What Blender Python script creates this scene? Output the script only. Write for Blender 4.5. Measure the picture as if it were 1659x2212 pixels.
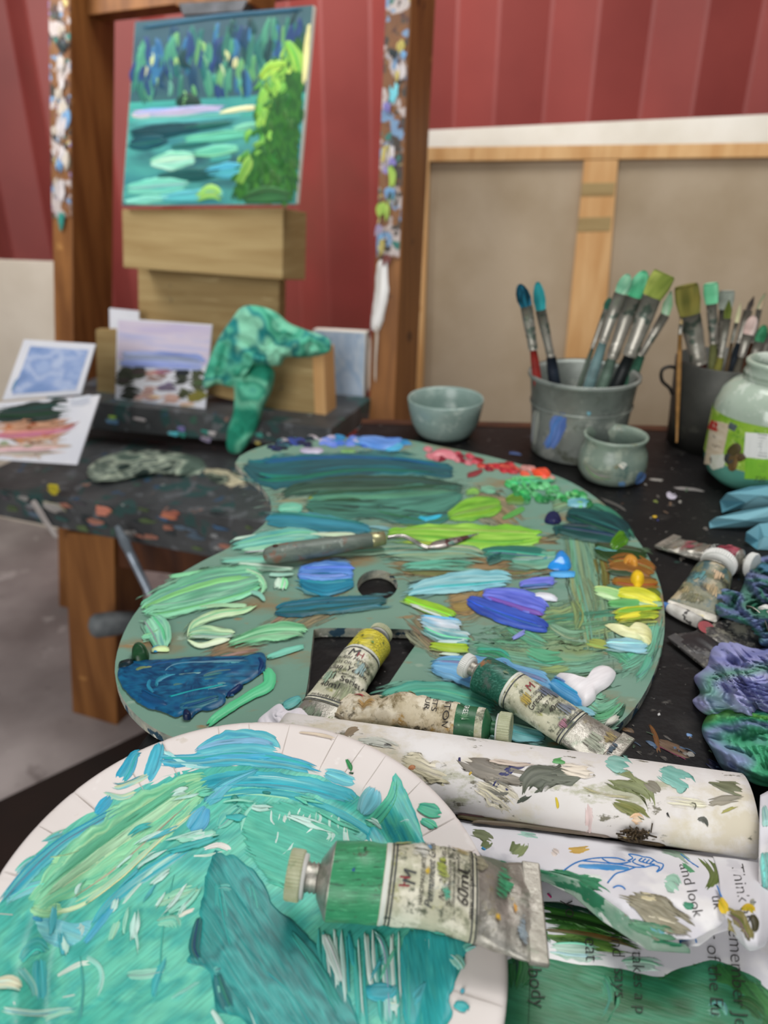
import bpy, bmesh, math, random
import numpy as np
from mathutils import Vector

for _o in list(bpy.data.objects):
    bpy.data.objects.remove(_o)
SC = bpy.context.scene
COL = SC.collection

# ------------------------------------------------------------------ camera, world, light, exposure
TZ = 0.75                      # table top height
CZ = TZ + 0.36                 # camera height
FPX, CX, CY = 1660.0, 829.5, 1106.0
PITCH = math.radians(26.0)
cam_d = bpy.data.cameras.new('camera')
cam = bpy.data.objects.new('camera', cam_d)
COL.objects.link(cam)
cam.location = (0, 0, CZ)
cam.rotation_euler = (math.pi / 2 - PITCH, 0, 0)
cam_d.sensor_fit = 'VERTICAL'
cam_d.sensor_height = 36.0
cam_d.sensor_width = 27.0
cam_d.lens = FPX / 2212.0 * 36.0
cam_d.clip_start = 0.01
cam_d.dof.use_dof = True
cam_d.dof.focus_distance = 0.47
cam_d.dof.aperture_fstop = 6.0
SC.camera = cam

world = bpy.data.worlds.new('daylight')
SC.world = world
world.use_nodes = True
_bg = world.node_tree.nodes['Background']
_bg.inputs[0].default_value = (0.93, 0.97, 1.0, 1)
_bg.inputs[1].default_value = 0.22

def area_light(name, loc, target, sx, sy, power, color=(1, 1, 1)):
    d = bpy.data.lights.new(name, 'AREA')
    d.shape = 'RECTANGLE'; d.size = sx; d.size_y = sy; d.energy = power; d.color = color
    o = bpy.data.objects.new(name, d); COL.objects.link(o)
    o.location = loc
    o.rotation_euler = (Vector(target) - Vector(loc)).to_track_quat('-Z', 'Y').to_euler()
    return o
area_light('roof_window_light', (0.4, 1.0, 2.65), (0.0, 0.6, 0.75), 1.2, 0.9, 30, (1.0, 0.985, 0.96))
area_light('open_door_light', (-1.7, -3.4, 2.3), (0.0, 2.2, 1.0), 2.6, 2.4, 150, (1.0, 0.985, 0.965))
_fill = area_light('wall_fill_light', (-1.45, 1.15, 2.4), (-0.25, 2.65, 1.2), 0.9, 0.7, 12, (1.0, 0.99, 0.97)); _fill.data.spread = math.radians(75)  # added fill lamp, unseen source, brightens the back wall from the left

SC.view_settings.view_transform = 'Standard'
SC.view_settings.look = 'None'
SC.view_settings.gamma = 1.0
SC.view_settings.use_curve_mapping = False
SC.view_settings.exposure = -0.12
SC.cycles.transparent_max_bounces = 32

# ------------------------------------------------------------------ maths helpers
CAM = np.array([0.0, 0.0, CZ])
_FW = np.array([0, math.cos(PITCH), -math.sin(PITCH)])
_UP = np.array([0, math.sin(PITCH), math.cos(PITCH)])
RNG = random.Random(7)

def ray(x, y):
    x = np.asarray(x, float); y = np.asarray(y, float)
    a = (x - CX) / FPX; b = -(y - CY) / FPX
    return np.stack([a, _FW[1] + b * _UP[1], _FW[2] + b * _UP[2]], -1)

def hz(x, y, z):
    """the point seen at photo position x, y that lies at height z"""
    d = ray(x, y)
    return CAM + d * ((z - CZ) / d[..., 2])[..., None]

def hy(x, y, dist):
    """the point seen at photo position x, y that lies dist metres forward"""
    d = ray(x, y)
    return CAM + d * (dist / d[..., 1])[..., None]

def unit(v):
    v = np.asarray(v, float)
    return v / np.linalg.norm(v)

def _hash(ix, iy, iz, seed):
    h = (ix.astype(np.int64) * 374761393 + iy.astype(np.int64) * 668265263 + iz.astype(np.int64) * 1274126177 + int(seed) * 974711) & 0xffffffff
    h = ((h ^ (h >> 13)) * 1274126177) & 0xffffffff
    h = (h ^ (h >> 16)) & 0xffff
    return h / 65535.0

def vn(x, y, z=0.0, seed=0):
    x, y, z = np.broadcast_arrays(np.asarray(x, float), np.asarray(y, float), np.asarray(z, float))
    fx, fy, fz = np.floor(x), np.floor(y), np.floor(z)
    tx, ty, tz = x - fx, y - fy, z - fz
    tx = tx * tx * (3 - 2 * tx); ty = ty * ty * (3 - 2 * ty); tz = tz * tz * (3 - 2 * tz)
    r = 0
    for i in (0, 1):
        for j in (0, 1):
            for k in (0, 1):
                w = (tx if i else 1 - tx) * (ty if j else 1 - ty) * (tz if k else 1 - tz)
                r = r + w * _hash(fx + i, fy + j, fz + k, seed)
    return r

def fbm(x, y, z=0.0, seed=0, o=4):
    r = 0; a = .5; s = 0
    for k in range(o):
        r = r + a * vn(x * 2 ** k, y * 2 ** k, z * 2 ** k, seed + 17 * k); s += a; a *= .5
    return r / s

def lin(c):
    """hex or 0-255 colour as seen -> linear"""
    if isinstance(c, str):
        c = [int(c[i:i + 2], 16) for i in (0, 2, 4)]
    c = np.asarray(c, float) / 255.0
    return np.where(c <= .04045, c / 12.92, ((c + .055) / 1.055) ** 2.4)

# ------------------------------------------------------------------ object helpers
def wbase(o):
    p = np.zeros(3)
    while o is not None:
        p = p + np.array(o.location); o = o.parent
    return p

def tag(o, label=None, cat=None, group=None, kind=None):
    if label: o['label'] = label
    if cat: o['category'] = cat
    if group: o['group'] = group
    if kind: o['kind'] = kind
    return o

def thing(name, label, cat, base, group=None):
    o = bpy.data.objects.new(name, None)
    COL.objects.link(o)
    o.empty_display_size = .03
    o.location = tuple(float(v) for v in base)
    return tag(o, label, cat, group)

def mkobj(name, V, Fc, mt, parent=None, col=None, uv=None, smooth=True, base=None):
    """one mesh object; V in world coordinates, Fc an (n,k) array or a list of faces"""
    V = np.asarray(V, float).reshape(-1, 3)
    b = wbase(parent) if parent is not None else (np.zeros(3) if base is None else np.asarray(base, float))
    me = bpy.data.meshes.new(name)
    me.from_pydata((V - b).tolist(), [], Fc.tolist() if isinstance(Fc, np.ndarray) else Fc)
    if smooth:
        me.polygons.foreach_set('use_smooth', [True] * len(me.polygons))
    if uv is not None:
        li = np.zeros(len(me.loops), int); me.loops.foreach_get('vertex_index', li)
        ul = me.uv_layers.new(name='UVMap')
        ul.data.foreach_set('uv', np.asarray(uv, float)[li].ravel())
    if col is not None:
        ca = me.color_attributes.new('Col', 'FLOAT_COLOR', 'POINT')
        c = np.asarray(col, float)
        if c.shape[1] == 3:
            c = np.c_[c, np.ones(len(c))]
        ca.data.foreach_set('color', c.ravel())
    me.materials.append(mt)
    me.update()
    o = bpy.data.objects.new(name, me)
    COL.objects.link(o)
    if parent is not None:
        o.parent = parent
    elif base is not None:
        o.location = tuple(float(v) for v in b)
    return o

def gridF(n, m, wrap=False):
    """faces of an n x m vertex grid (row-major); wrap closes the m direction"""
    i = np.arange(n - 1)[:, None]; mm = m if wrap else m - 1
    j = np.arange(mm)[None, :]; j2 = (j + 1) % m
    return np.stack([i * m + j + 0 * j, i * m + j2 + 0 * i, (i + 1) * m + j2, (i + 1) * m + j], -1).reshape(-1, 4)

class Bag:
    """collects shapes into one mesh"""
    def __init__(s): s.V = []; s.F = []; s.n = 0
    def add(s, V, Fc):
        V = np.asarray(V, float).reshape(-1, 3)
        s.V.append(V)
        s.F += [[int(k) + s.n for k in f] for f in Fc]
        s.n += len(V); return s
    def hexa(s, a, b):
        """two quads a (front) and b (back), 4 points each"""
        return s.add(np.concatenate([a, b]), [(0, 1, 2, 3), (7, 6, 5, 4), (0, 4, 5, 1), (1, 5, 6, 2), (2, 6, 7, 3), (3, 7, 4, 0)])
    def box(s, c, sz, ax=None):
        c = np.asarray(c, float); h = np.asarray(sz, float) / 2
        X, Y, Z = ax if ax else (np.eye(3))
        P = lambda i, j, k: c + X * h[0] * i + Y * h[1] * j + Z * h[2] * k
        return s.hexa([P(-1, -1, -1), P(1, -1, -1), P(1, -1, 1), P(-1, -1, 1)], [P(-1, 1, -1), P(1, 1, -1), P(1, 1, 1), P(-1, 1, 1)])
    def build(s, name, mt, parent=None, smooth=False, base=None, bevel=0):
        o = mkobj(name, np.concatenate(s.V), s.F, mt, parent, smooth=smooth, base=base)
        if bevel:
            m = o.modifiers.new('bevel', 'BEVEL'); m.width = bevel; m.segments = 2; m.limit_method = 'ANGLE'
        return o

def lathe(prof, nseg=32, o=(0, 0, 0), ax=None, rib=0.0, cap0=False, cap1=False, sq=1.0):
    """revolve (x, r) pairs about ax[0]; sq flattens along ax[2]"""
    o = np.asarray(o, float); X, Y, Z = ax if ax else (np.array([0, 0, 1.]), np.array([1., 0, 0]), np.array([0, 1., 0]))
    th = np.linspace(0, 2 * np.pi, nseg, endpoint=False)
    k = 1 + rib * (np.arange(nseg) % 2)
    V = [o + X * p[0] + (Y * np.cos(t) + Z * np.sin(t) * sq) * p[1] * (kk if len(p) > 2 and p[2] else 1) for p in prof for t, kk in zip(th, k)]
    Fc = gridF(len(prof), nseg, True).tolist()
    if cap0: Fc.append(list(range(nseg))[::-1])
    if cap1: Fc.append([(len(prof) - 1) * nseg + i for i in range(nseg)])
    return np.array(V), Fc

# ------------------------------------------------------------------ surfaces the brush can reach
class Surf:
    """a flat or gently shaped sheet: origin o, axes ex, ey, normal n, height h(u, v)"""
    def __init__(s, o, ex, ey, h=None, hmin=0.0, hmax=0.0):
        s.o = np.asarray(o, float); s.ex = unit(ex); s.n = unit(np.cross(s.ex, unit(ey))); s.ey = np.cross(s.n, s.ex)
        s.h = h; s.hmin = hmin; s.hmax = hmax
    def uv(s, P): return (P - s.o) @ s.ex, (P - s.o) @ s.ey
    def hit(s, x, y):
        d = ray(x, y); dn = d @ s.n
        t1 = ((s.o + s.n * s.hmin - CAM) @ s.n) / dn
        if s.h is None: return CAM + d * t1[..., None]
        t0 = ((s.o + s.n * s.hmax - CAM) @ s.n) / dn
        K = 72; f = np.linspace(0, 1, K)
        T = t0[..., None] + (t1 - t0)[..., None] * f
        P = CAM + d[..., None, :] * T[..., None]
        u, v = s.uv(P)
        g = (P - s.o) @ s.n - s.h(u, v)
        neg = g <= 0; neg[..., -1] = True
        k = np.argmax(neg, -1); k0 = np.maximum(k - 1, 0)
        ga = np.take_along_axis(g, k0[..., None], -1)[..., 0]; gb = np.take_along_axis(g, k[..., None], -1)[..., 0]
        w = np.where(k > 0, ga / np.where(np.abs(ga - gb) < 1e-12, 1, ga - gb), 0)
        ta = np.take_along_axis(T, k0[..., None], -1)[..., 0]; tb = np.take_along_axis(T, k[..., None], -1)[..., 0]
        t = ta + (tb - ta) * np.clip(w, 0, 1)
        return CAM + d * t[..., None]
    def nrm(s, P):
        if s.h is None: return np.broadcast_to(s.n, P.shape)
        u, v = s.uv(P); e = .0008
        gx = (s.h(u + e, v) - s.h(u - e, v)) / (2 * e); gy = (s.h(u, v + e) - s.h(u, v - e)) / (2 * e)
        gx = np.clip(gx, -2, 2); gy = np.clip(gy, -2, 2)
        N = s.n - gx[..., None] * s.ex - gy[..., None] * s.ey
        return N / np.linalg.norm(N, axis=-1, keepdims=True)
    def at(s, u, v, h=0.0): return s.o + s.ex * u + s.ey * v + s.n * h

class Rev:
    """a pot: centre c (on its base), radius rf(z above the base)"""
    def __init__(s, c, rf, zmax): s.c = np.asarray(c, float); s.rf = rf; s.zmax = zmax
    def hit(s, x, y):
        d = ray(x, y); dc = np.linalg.norm(s.c[:2] - CAM[:2])
        T = np.linspace(dc - .12, dc + .02, 240) / 1.0
        hl = np.linalg.norm(d[..., :2], axis=-1)
        T = T / hl[..., None]
        P = CAM + d[..., None, :] * T[..., None]
        g = np.hypot(P[..., 0] - s.c[0], P[..., 1] - s.c[1]) - s.rf(np.clip(P[..., 2] - s.c[2], 0, s.zmax))
        k = np.where((g <= 0).any(-1), np.argmax(g <= 0, -1), np.argmin(g, -1))
        k0 = np.maximum(k - 1, 0)
        ga = np.take_along_axis(g, k0[..., None], -1)[..., 0]; gb = np.take_along_axis(g, k[..., None], -1)[..., 0]
        w = np.clip(np.where((ga > 0) & (gb <= 0), ga / np.maximum(ga - gb, 1e-9), 1), 0, 1)
        ta = np.take_along_axis(T, k0[..., None], -1)[..., 0]; tb = np.take_along_axis(T, k[..., None], -1)[..., 0]
        return CAM + d * (ta + (tb - ta) * w)[..., None]
    def nrm(s, P):
        N = P - s.c; N = N * np.array([1, 1, 0]); return N / np.linalg.norm(N, axis=-1, keepdims=True)

def spline(p, N, closed=False):
    p = np.asarray(p, float); n = len(p)
    if n == 2 and not closed:
        return p[0] + (p[1] - p[0]) * np.linspace(0, 1, N)[:, None]
    d = np.r_[0, np.cumsum(np.hypot(*np.diff(np.r_[p, p[:1]] if closed else p, axis=0)[:, :2].T))]
    t = np.linspace(0, d[-1], N, endpoint=not closed)
    k = np.clip(np.searchsorted(d, t, 'right') - 1, 0, len(d) - 2)
    f = ((t - d[k]) / np.maximum(d[k + 1] - d[k], 1e-9))[:, None]
    ix = (lambda i: i % n) if closed else (lambda i: np.clip(i, 0, n - 1))
    a, b, c, e = p[ix(k - 1)], p[ix(k)], p[ix(k + 1)], p[ix(k + 2)]
    return .5 * (2 * b + (c - a) * f + (2 * a - 5 * b + 4 * c - e) * f ** 2 + (3 * b - a - 3 * c + e) * f ** 3)

def ramp(cols, t):
    C = np.array([lin(c) for c in cols]); t = np.clip(t, 0, 1) * (len(C) - 1)
    k = np.clip(t.astype(int), 0, max(len(C) - 2, 0)); f = np.clip(t - k, 0, 1)[..., None]
    if len(C) == 1: return np.broadcast_to(C[0], t.shape + (3,))
    return C[k] * (1 - f) + C[k + 1] * f

_cnt = {}
_seed = [0]
def layer(par):
    _cnt[par.name] = _cnt.get(par.name, 0) + 1
    return _cnt[par.name] * 7e-6

def pts(s):
    if not isinstance(s, str): return [tuple(map(float, q)) for q in s]
    return [tuple(float(v) for v in q.split(',')) for q in s.split()]

def S(par, sf, path, cols, th=.0006, rag=.06, dry=0.0, name='paint_stroke', w=None, mt=None, sharp=1.0, off=None, echo=None, halo=None):
    """one brush stroke traced over a surface: path 'x,y,w x,y,w ...'; wide strokes carry a few bristle streaks of their own"""
    if isinstance(cols, str): cols = cols.split()
    p = [(q + (w,)) if len(q) == 2 else q for q in pts(path)]
    W = max(q[2] for q in p)
    if echo is None: echo = 0 if (mt is not None or rag == 0 or W < 16 or th > .0028) else (1 if W < 30 else 2)
    lo = layer(par) if off is None else off
    parts = []
    if halo is not None and W >= 16 and rag > 0 and th < .0028 and mt is None:
        hc = [np.array([int(c[i:i + 2], 16) for i in (0, 2, 4)], float) * .5 + np.array([int(halo[i:i + 2], 16) for i in (0, 2, 4)]) * .5 for c in cols[:2]]
        x0, y0 = p[0][:2]; x1, y1 = p[-1][:2]; ex_, ey_ = (x1 - x0) * .12, (y1 - y0) * .12
        hp = [(q[0] + (f - .5) * 2 * ex_, q[1] + (f - .5) * 2 * ey_ + 2, q[2] * .5 + W * .75) for q, f in zip(p, np.linspace(0, 1, len(p)))]
        parts.append(ribbon(hp, hc, sf, .00012, .35, .46, mt, sharp, lo * .8))
    parts.append(ribbon(p, cols, sf, th, rag, dry, mt, sharp, lo))
    er = random.Random(int(p[0][0] * 7 + p[-1][1] * 13 + W))
    for k in range(echo):
        fo = er.uniform(-.78, .78); sh = er.uniform(.10, .26); c0 = np.array([int(cols[er.randrange(len(cols))][i:i + 2], 16) for i in (0, 2, 4)], float)
        g = er.choice([.78, .86, .9, 1.1, 1.16]); c1 = np.clip(c0 * g, 0, 242)
        q2 = []
        for i, q in enumerate(p):
            a_ = p[max(i - 1, 0)]; b_ = p[min(i + 1, len(p) - 1)]; t_ = unit((b_[0] - a_[0], b_[1] - a_[1] + 1e-6))
            q2.append((q[0] - t_[1] * fo * q[2] / 2 + er.uniform(-4, 4), q[1] + t_[0] * fo * q[2] / 2 + er.uniform(-1.5, 1.5), max(q[2] * sh, 3.0)))
        parts.append(ribbon(q2, [c0, c1], sf, th * .8, max(rag, .15), max(dry, .22), mt, sharp, lo + 3e-6 + th * .5))
    V = np.concatenate([q[0] for q in parts]); n0 = np.cumsum([0] + [len(q[0]) for q in parts])
    Fc = np.concatenate([q[1] + n for q, n in zip(parts, n0)])
    return mkobj(name, V, Fc, mt or (MAT['paint_dry'] if any(q[4] for q in parts) else MAT['paint']), par, np.concatenate([q[2] for q in parts]), np.concatenate([q[3] for q in parts]))

def ribbon(p, cols, sf, th, rag, dry, mt, sharp, lo):
    _seed[0] += 1; sd = _seed[0] * 3.71
    L = sum(math.hypot(b[0] - a[0], b[1] - a[1]) for a, b in zip(p, p[1:]))
    W = max(q[2] for q in p)
    N = int(np.clip(L / 7, 8, 64)); M = int(np.clip(W / 3.0, 5, 26))
    K = 4 * N; c = spline(p, K)
    if W > 14 and rag > 0 and th < .0028 and mt is None: c[:, 2] = np.maximum(c[:, 2], .5 * W)
    tg = np.gradient(c[:, :2], axis=0); tg /= np.maximum(np.linalg.norm(tg, axis=1, keepdims=True), 1e-6)
    nr = np.stack([-tg[:, 1], tg[:, 0]], 1)
    u = np.linspace(0, 1, N)[:, None]; v = np.linspace(-1, 1, M)[None, :]
    fr = M * .55
    s0 = rag * vn(v * fr, sd, seed=1) ; s1 = 1 - rag * 1.4 * vn(v * fr, sd + 9, seed=2)
    s = s0 + (s1 - s0) * u
    pw = max(2.6, 2.6 * L / max(W, 1))
    wp = np.sqrt(np.clip(1 - np.abs(2 * s - 1) ** pw, 0, 1)) if rag > 0 else np.ones_like(s)
    wp = np.maximum(wp, .05)
    jit = 1 + .30 * sharp * (fbm(s * L / 26, sd + 3 * np.sign(v), seed=3, o=4) - .5) * 2
    s = np.clip(s + sharp * .5 * rag * (fbm(v * 1.3 + sd, s * 2, seed=12, o=2) - .5), 0, 1)
    ki = np.clip(s * (K - 1), 0, K - 1); k0 = ki.astype(int)
    cc = c[k0]; nn = nr[k0]
    half = cc[..., 2:3] / 2
    px = cc[..., :2] + nn * half * (wp * jit * v)[..., None]
    P = sf.hit(px[..., 0], px[..., 1]); Nn = sf.nrm(P)
    st = fbm(s * 1.6 + sd, v * M * .32 + sd, seed=5, o=3)
    low = fbm(s * 2.2 + sd, v * 1.3, seed=8, o=2)
    t = np.clip((.62 * st + .38 * low - .5) * 2.3 + .5, 0, 1)
    C = ramp(cols, t)
    fade = np.minimum(np.minimum(u, 1 - u) * N / 2.0, 1) * np.minimum((1 - np.abs(v)) * M / 2.4, 1)
    hgt = lo + th * (.3 + .75 * st + .3 * np.abs(v) ** 6) * np.clip(fade, 0, 1) ** .7
    brd = (u == 0) | (u == 1) | (np.abs(v) >= 1)
    hgt = np.where(brd, lo * .6 + 1e-6, hgt)
    P = P + Nn * hgt[..., None]
    al = np.ones(s.shape); soft = th < .0028 and rag > 0 and mt is None
    if soft:
        fe = min(30.0, L * .22)
        eu = np.clip(np.minimum(s * .8, 1 - s) * L / fe, 0, 1); ve = np.clip((1 - np.abs(v)) * W / 2 / min(6.0, W * .2), 0, 1)
        al = np.minimum(.40 + .6 * eu, .56 + .44 * ve) + .1 * (low - .5)
    if dry > 0:
        e = np.minimum(np.minimum(s, 1 - s) * 5, 1) * np.minimum((1 - np.abs(v)) * 3.2, 1)
        al = np.minimum(al, np.clip((1 - dry) * (.4 + .6 * e) + .25 * (low - .5), 0, 1))
    col = np.concatenate([C, al[..., None]], -1).reshape(-1, 4)
    uv = np.stack([s * L / 100 + sd, v * (W / 200) + sd * .37 + 0 * s], -1).reshape(-1, 2)
    return P.reshape(-1, 3), gridF(N, M), col, uv, dry > 0 or soft

def BL(par, sf, poly, cols, th=.001, rag=.03, ang=0.0, name='paint_dab', mt=None, dry=0.0, rough=.5, sc=60., dome=3.0, R=None, aniso=5.0):
    """a dab or film of paint with a traced outline"""
    _seed[0] += 1; sd = _seed[0] * 2.93
    if isinstance(cols, str): cols = cols.split()
    q = np.array(pts(poly))[:, :2]
    per = np.hypot(*np.diff(np.r_[q, q[:1]], axis=0).T).sum()
    Sn = int(np.clip(per / 5, 18, 150)); b = spline(q, Sn, True); c = b.mean(0)
    if R is None: R = int(np.clip(per / 40, 5, 40))
    sz = np.hypot(*(b - c).T).mean()
    jit = 1 + rag * 2 * (fbm(np.arange(Sn) * .6, sd, seed=2) - .5)
    r = (np.linspace(0, 1, R + 1)[1:]) ** .9
    px = c + (b - c)[None] * (r[:, None] * (1 + (jit - 1)[None] * r[:, None] ** 3))[..., None]
    px = np.concatenate([np.broadcast_to(c, (1, Sn, 2)), px]); rr = np.r_[0, r][:, None]
    P = sf.hit(px[..., 0], px[..., 1]); Nn = sf.nrm(P)
    ca, sa = math.cos(ang), math.sin(ang)
    a = ((px[..., 0] - c[0]) * ca + (px[..., 1] - c[1]) * sa) / sc; bb = (-(px[..., 0] - c[0]) * sa + (px[..., 1] - c[1]) * ca) / sc
    st = fbm(a + sd, bb * aniso + sd, seed=4, o=3); low = fbm(a * 1.3 + sd, bb * 1.5 - sd, seed=6, o=3)
    t = np.clip((.5 * st + .5 * low - .5) * 2.4 + .5, 0, 1)
    lo = layer(par)
    prof = np.clip(1 - rr ** dome, 0, 1) ** .6
    hgt = lo + th * prof * (1 - rough + rough * 1.6 * st)
    P = P + Nn * np.where(rr >= 1, lo * .6 + 1e-6, hgt)[..., None]
    al = np.ones(t.shape)
    if dry > 0: al = np.clip((1 - dry) * np.minimum((1 - rr) * 3 + .35, 1) + .5 * (low - .5), 0, 1)
    col = np.concatenate([ramp(cols, t), al[..., None]], -1).reshape(-1, 4)
    uv = np.stack([a * sc / 100 + sd, bb * sc / 100 + sd * .3], -1).reshape(-1, 2)
    return mkobj(name, P.reshape(-1, 3), gridF(R + 1, Sn, True), mt or (MAT['paint_dry'] if dry > 0 else MAT['paint']), par, col, uv)

def LUMP(name, sf, poly, H, cols, mt, parent=None, R=56, Sn=190, fs=40., seed=1, base=None, tang=.25, amp=.5, csc=14., prof=(4, .5), back=True):
    """crumpled cloth or paper over a surface, outline traced"""
    q = np.array(pts(poly))[:, :2]
    b = spline(q, Sn, True); c = b.mean(0)
    r = np.linspace(0, 1, R + 1)
    px = c + (b - c)[None] * r[:, None, None]
    P = sf.hit(px[..., 0], px[..., 1]); Nn = sf.nrm(P); rr = r[:, None]
    A = P * fs
    wq = np.stack([fbm(A[..., 0] * .35 + 3 * k, A[..., 1] * .35, A[..., 2] * .35 + 9 * k, seed + 3 * k, 3) for k in range(3)], -1) * 3.0
    Aw = A + wq; rg = random.Random(seed * 7 + 1); fold = 0; tot = 0
    for k, fq in enumerate((.28, .42, .6, .85, 1.2, 1.7, 2.4)):
        d_ = unit((rg.gauss(0, 1), rg.gauss(0, 1), rg.gauss(0, .7))); x_ = Aw @ d_ * fq + rg.random()
        w_ = fq ** -.55; fold = fold + w_ * 2 * np.abs(x_ - np.floor(x_ + .5)); tot += w_
    fold = fold / tot
    fold = np.clip((fold - .5) * 1.9 + .5, 0, 1)
    fine = np.abs(2 * vn(Aw[..., 0] * 4.1, Aw[..., 1] * 4.1, Aw[..., 2] * 4.1, seed + 57) - 1)
    pf = np.clip(1 - rr ** prof[0], 0, 1) ** prof[1]
    h = H * pf * (1 - amp + amp * (.88 * fold + .12 * fine)) + .0006
    toc = CAM - P                                  # rise towards the eye so the traced outline keeps
    P = P + toc * (h / (toc * Nn).sum(-1))[..., None]
    t = np.clip((fbm(A[..., 0] * csc / fs, A[..., 1] * csc / fs, A[..., 2] * csc / fs, seed + 91, 3) - .5) * 2.6 + .5, 0, 1)
    if isinstance(cols, str): cols = cols.split()
    col = ramp(cols, t).reshape(-1, 3)
    return mkobj(name, P.reshape(-1, 3), gridF(R + 1, Sn, True), mt, parent, col, None, base=base)

def QD(par, sf, quad, cols, name='picture_tone', n=24, th=.0002, sc=(3., 3.), seed=1, mt=None):
    """a four-cornered wash of colour"""
    q = np.array(pts(quad)); u, v = np.meshgrid(np.linspace(0, 1, n), np.linspace(0, 1, n)); u = u[..., None]; v = v[..., None]
    px = (q[0] * (1 - u) + q[1] * u) * (1 - v) + (q[3] * (1 - u) + q[2] * u) * v
    P = sf.hit(px[..., 0], px[..., 1]); P = P + sf.nrm(P) * (th + layer(par))
    t = np.clip((fbm(u[..., 0] * sc[0] + seed, v[..., 0] * sc[1], seed=seed) - .5) * 2.4 + .5, 0, 1)
    return mkobj(name, P.reshape(-1, 3), gridF(n, n), mt or MAT['paint_flat'], par, ramp(cols.split(), t).reshape(-1, 3), np.stack([u, v], -1).reshape(-1, 2))

# ------------------------------------------------------------------ materials
MAT = {}
def nmat(name):
    m = bpy.data.materials.new(name); m.use_nodes = True
    nt = m.node_tree; bs = nt.nodes['Principled BSDF']; MAT[name] = m
    return m, nt, bs
def nd(nt, typ, **kw):
    n = nt.nodes.new(typ)
    for k, v in kw.items():
        if k.startswith('i_'): n.inputs[k[2:].replace('_', ' ')].default_value = v
        else: setattr(n, k, v)
    return n
def lk(nt, a, b): nt.links.new(a, b)
def c4(c): return tuple(lin(c)) + (1.0,)

def attr_mat(name, rough=.4, bump=.25, su=1.5, sv=42., var=.16, dry=False, spec=.5, dist=.0006):
    """paint: pigment from the Col attribute, bristle streaks along the stroke"""
    m, nt, bs = nmat(name)
    at = nd(nt, 'ShaderNodeVertexColor', layer_name='Col')
    uv = nd(nt, 'ShaderNodeUVMap', uv_map='UVMap')
    mp = nd(nt, 'ShaderNodeMapping'); mp.inputs['Scale'].default_value = (su, sv, 1)
    lk(nt, uv.outputs[0], mp.inputs[0])
    nz = nd(nt, 'ShaderNodeTexNoise', i_Scale=1.0, i_Detail=4.0); lk(nt, mp.outputs[0], nz.inputs['Vector'])
    mr = nd(nt, 'ShaderNodeMapRange'); mr.inputs[1].default_value = .3; mr.inputs[2].default_value = .7
    mr.inputs[3].default_value = 1 - var; mr.inputs[4].default_value = 1 + var
    lk(nt, nz.outputs[0], mr.inputs[0])
    mx = nd(nt, 'ShaderNodeMix', data_type='RGBA', blend_type='MULTIPLY'); mx.inputs[0].default_value = 1
    lk(nt, at.outputs[0], mx.inputs[6]); lk(nt, mr.outputs[0], mx.inputs[7])
    lk(nt, mx.outputs[2], bs.inputs['Base Color'])
    bs.inputs['Roughness'].default_value = rough; bs.inputs['Specular IOR Level'].default_value = spec
    if bump:
        bp = nd(nt, 'ShaderNodeBump'); bp.inputs['Strength'].default_value = bump; bp.inputs['Distance'].default_value = dist
        lk(nt, nz.outputs[0], bp.inputs['Height']); lk(nt, bp.outputs[0], bs.inputs['Normal'])
    if dry:
        a1 = nd(nt, 'ShaderNodeMath', operation='ADD'); lk(nt, at.outputs[1], a1.inputs[0]); lk(nt, nz.outputs[0], a1.inputs[1])
        a2 = nd(nt, 'ShaderNodeMapRange'); a2.inputs[1].default_value = .93; a2.inputs[2].default_value = 1.1
        lk(nt, a1.outputs[0], a2.inputs[0]); lk(nt, a2.outputs[0], bs.inputs['Alpha'])
    return m

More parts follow.
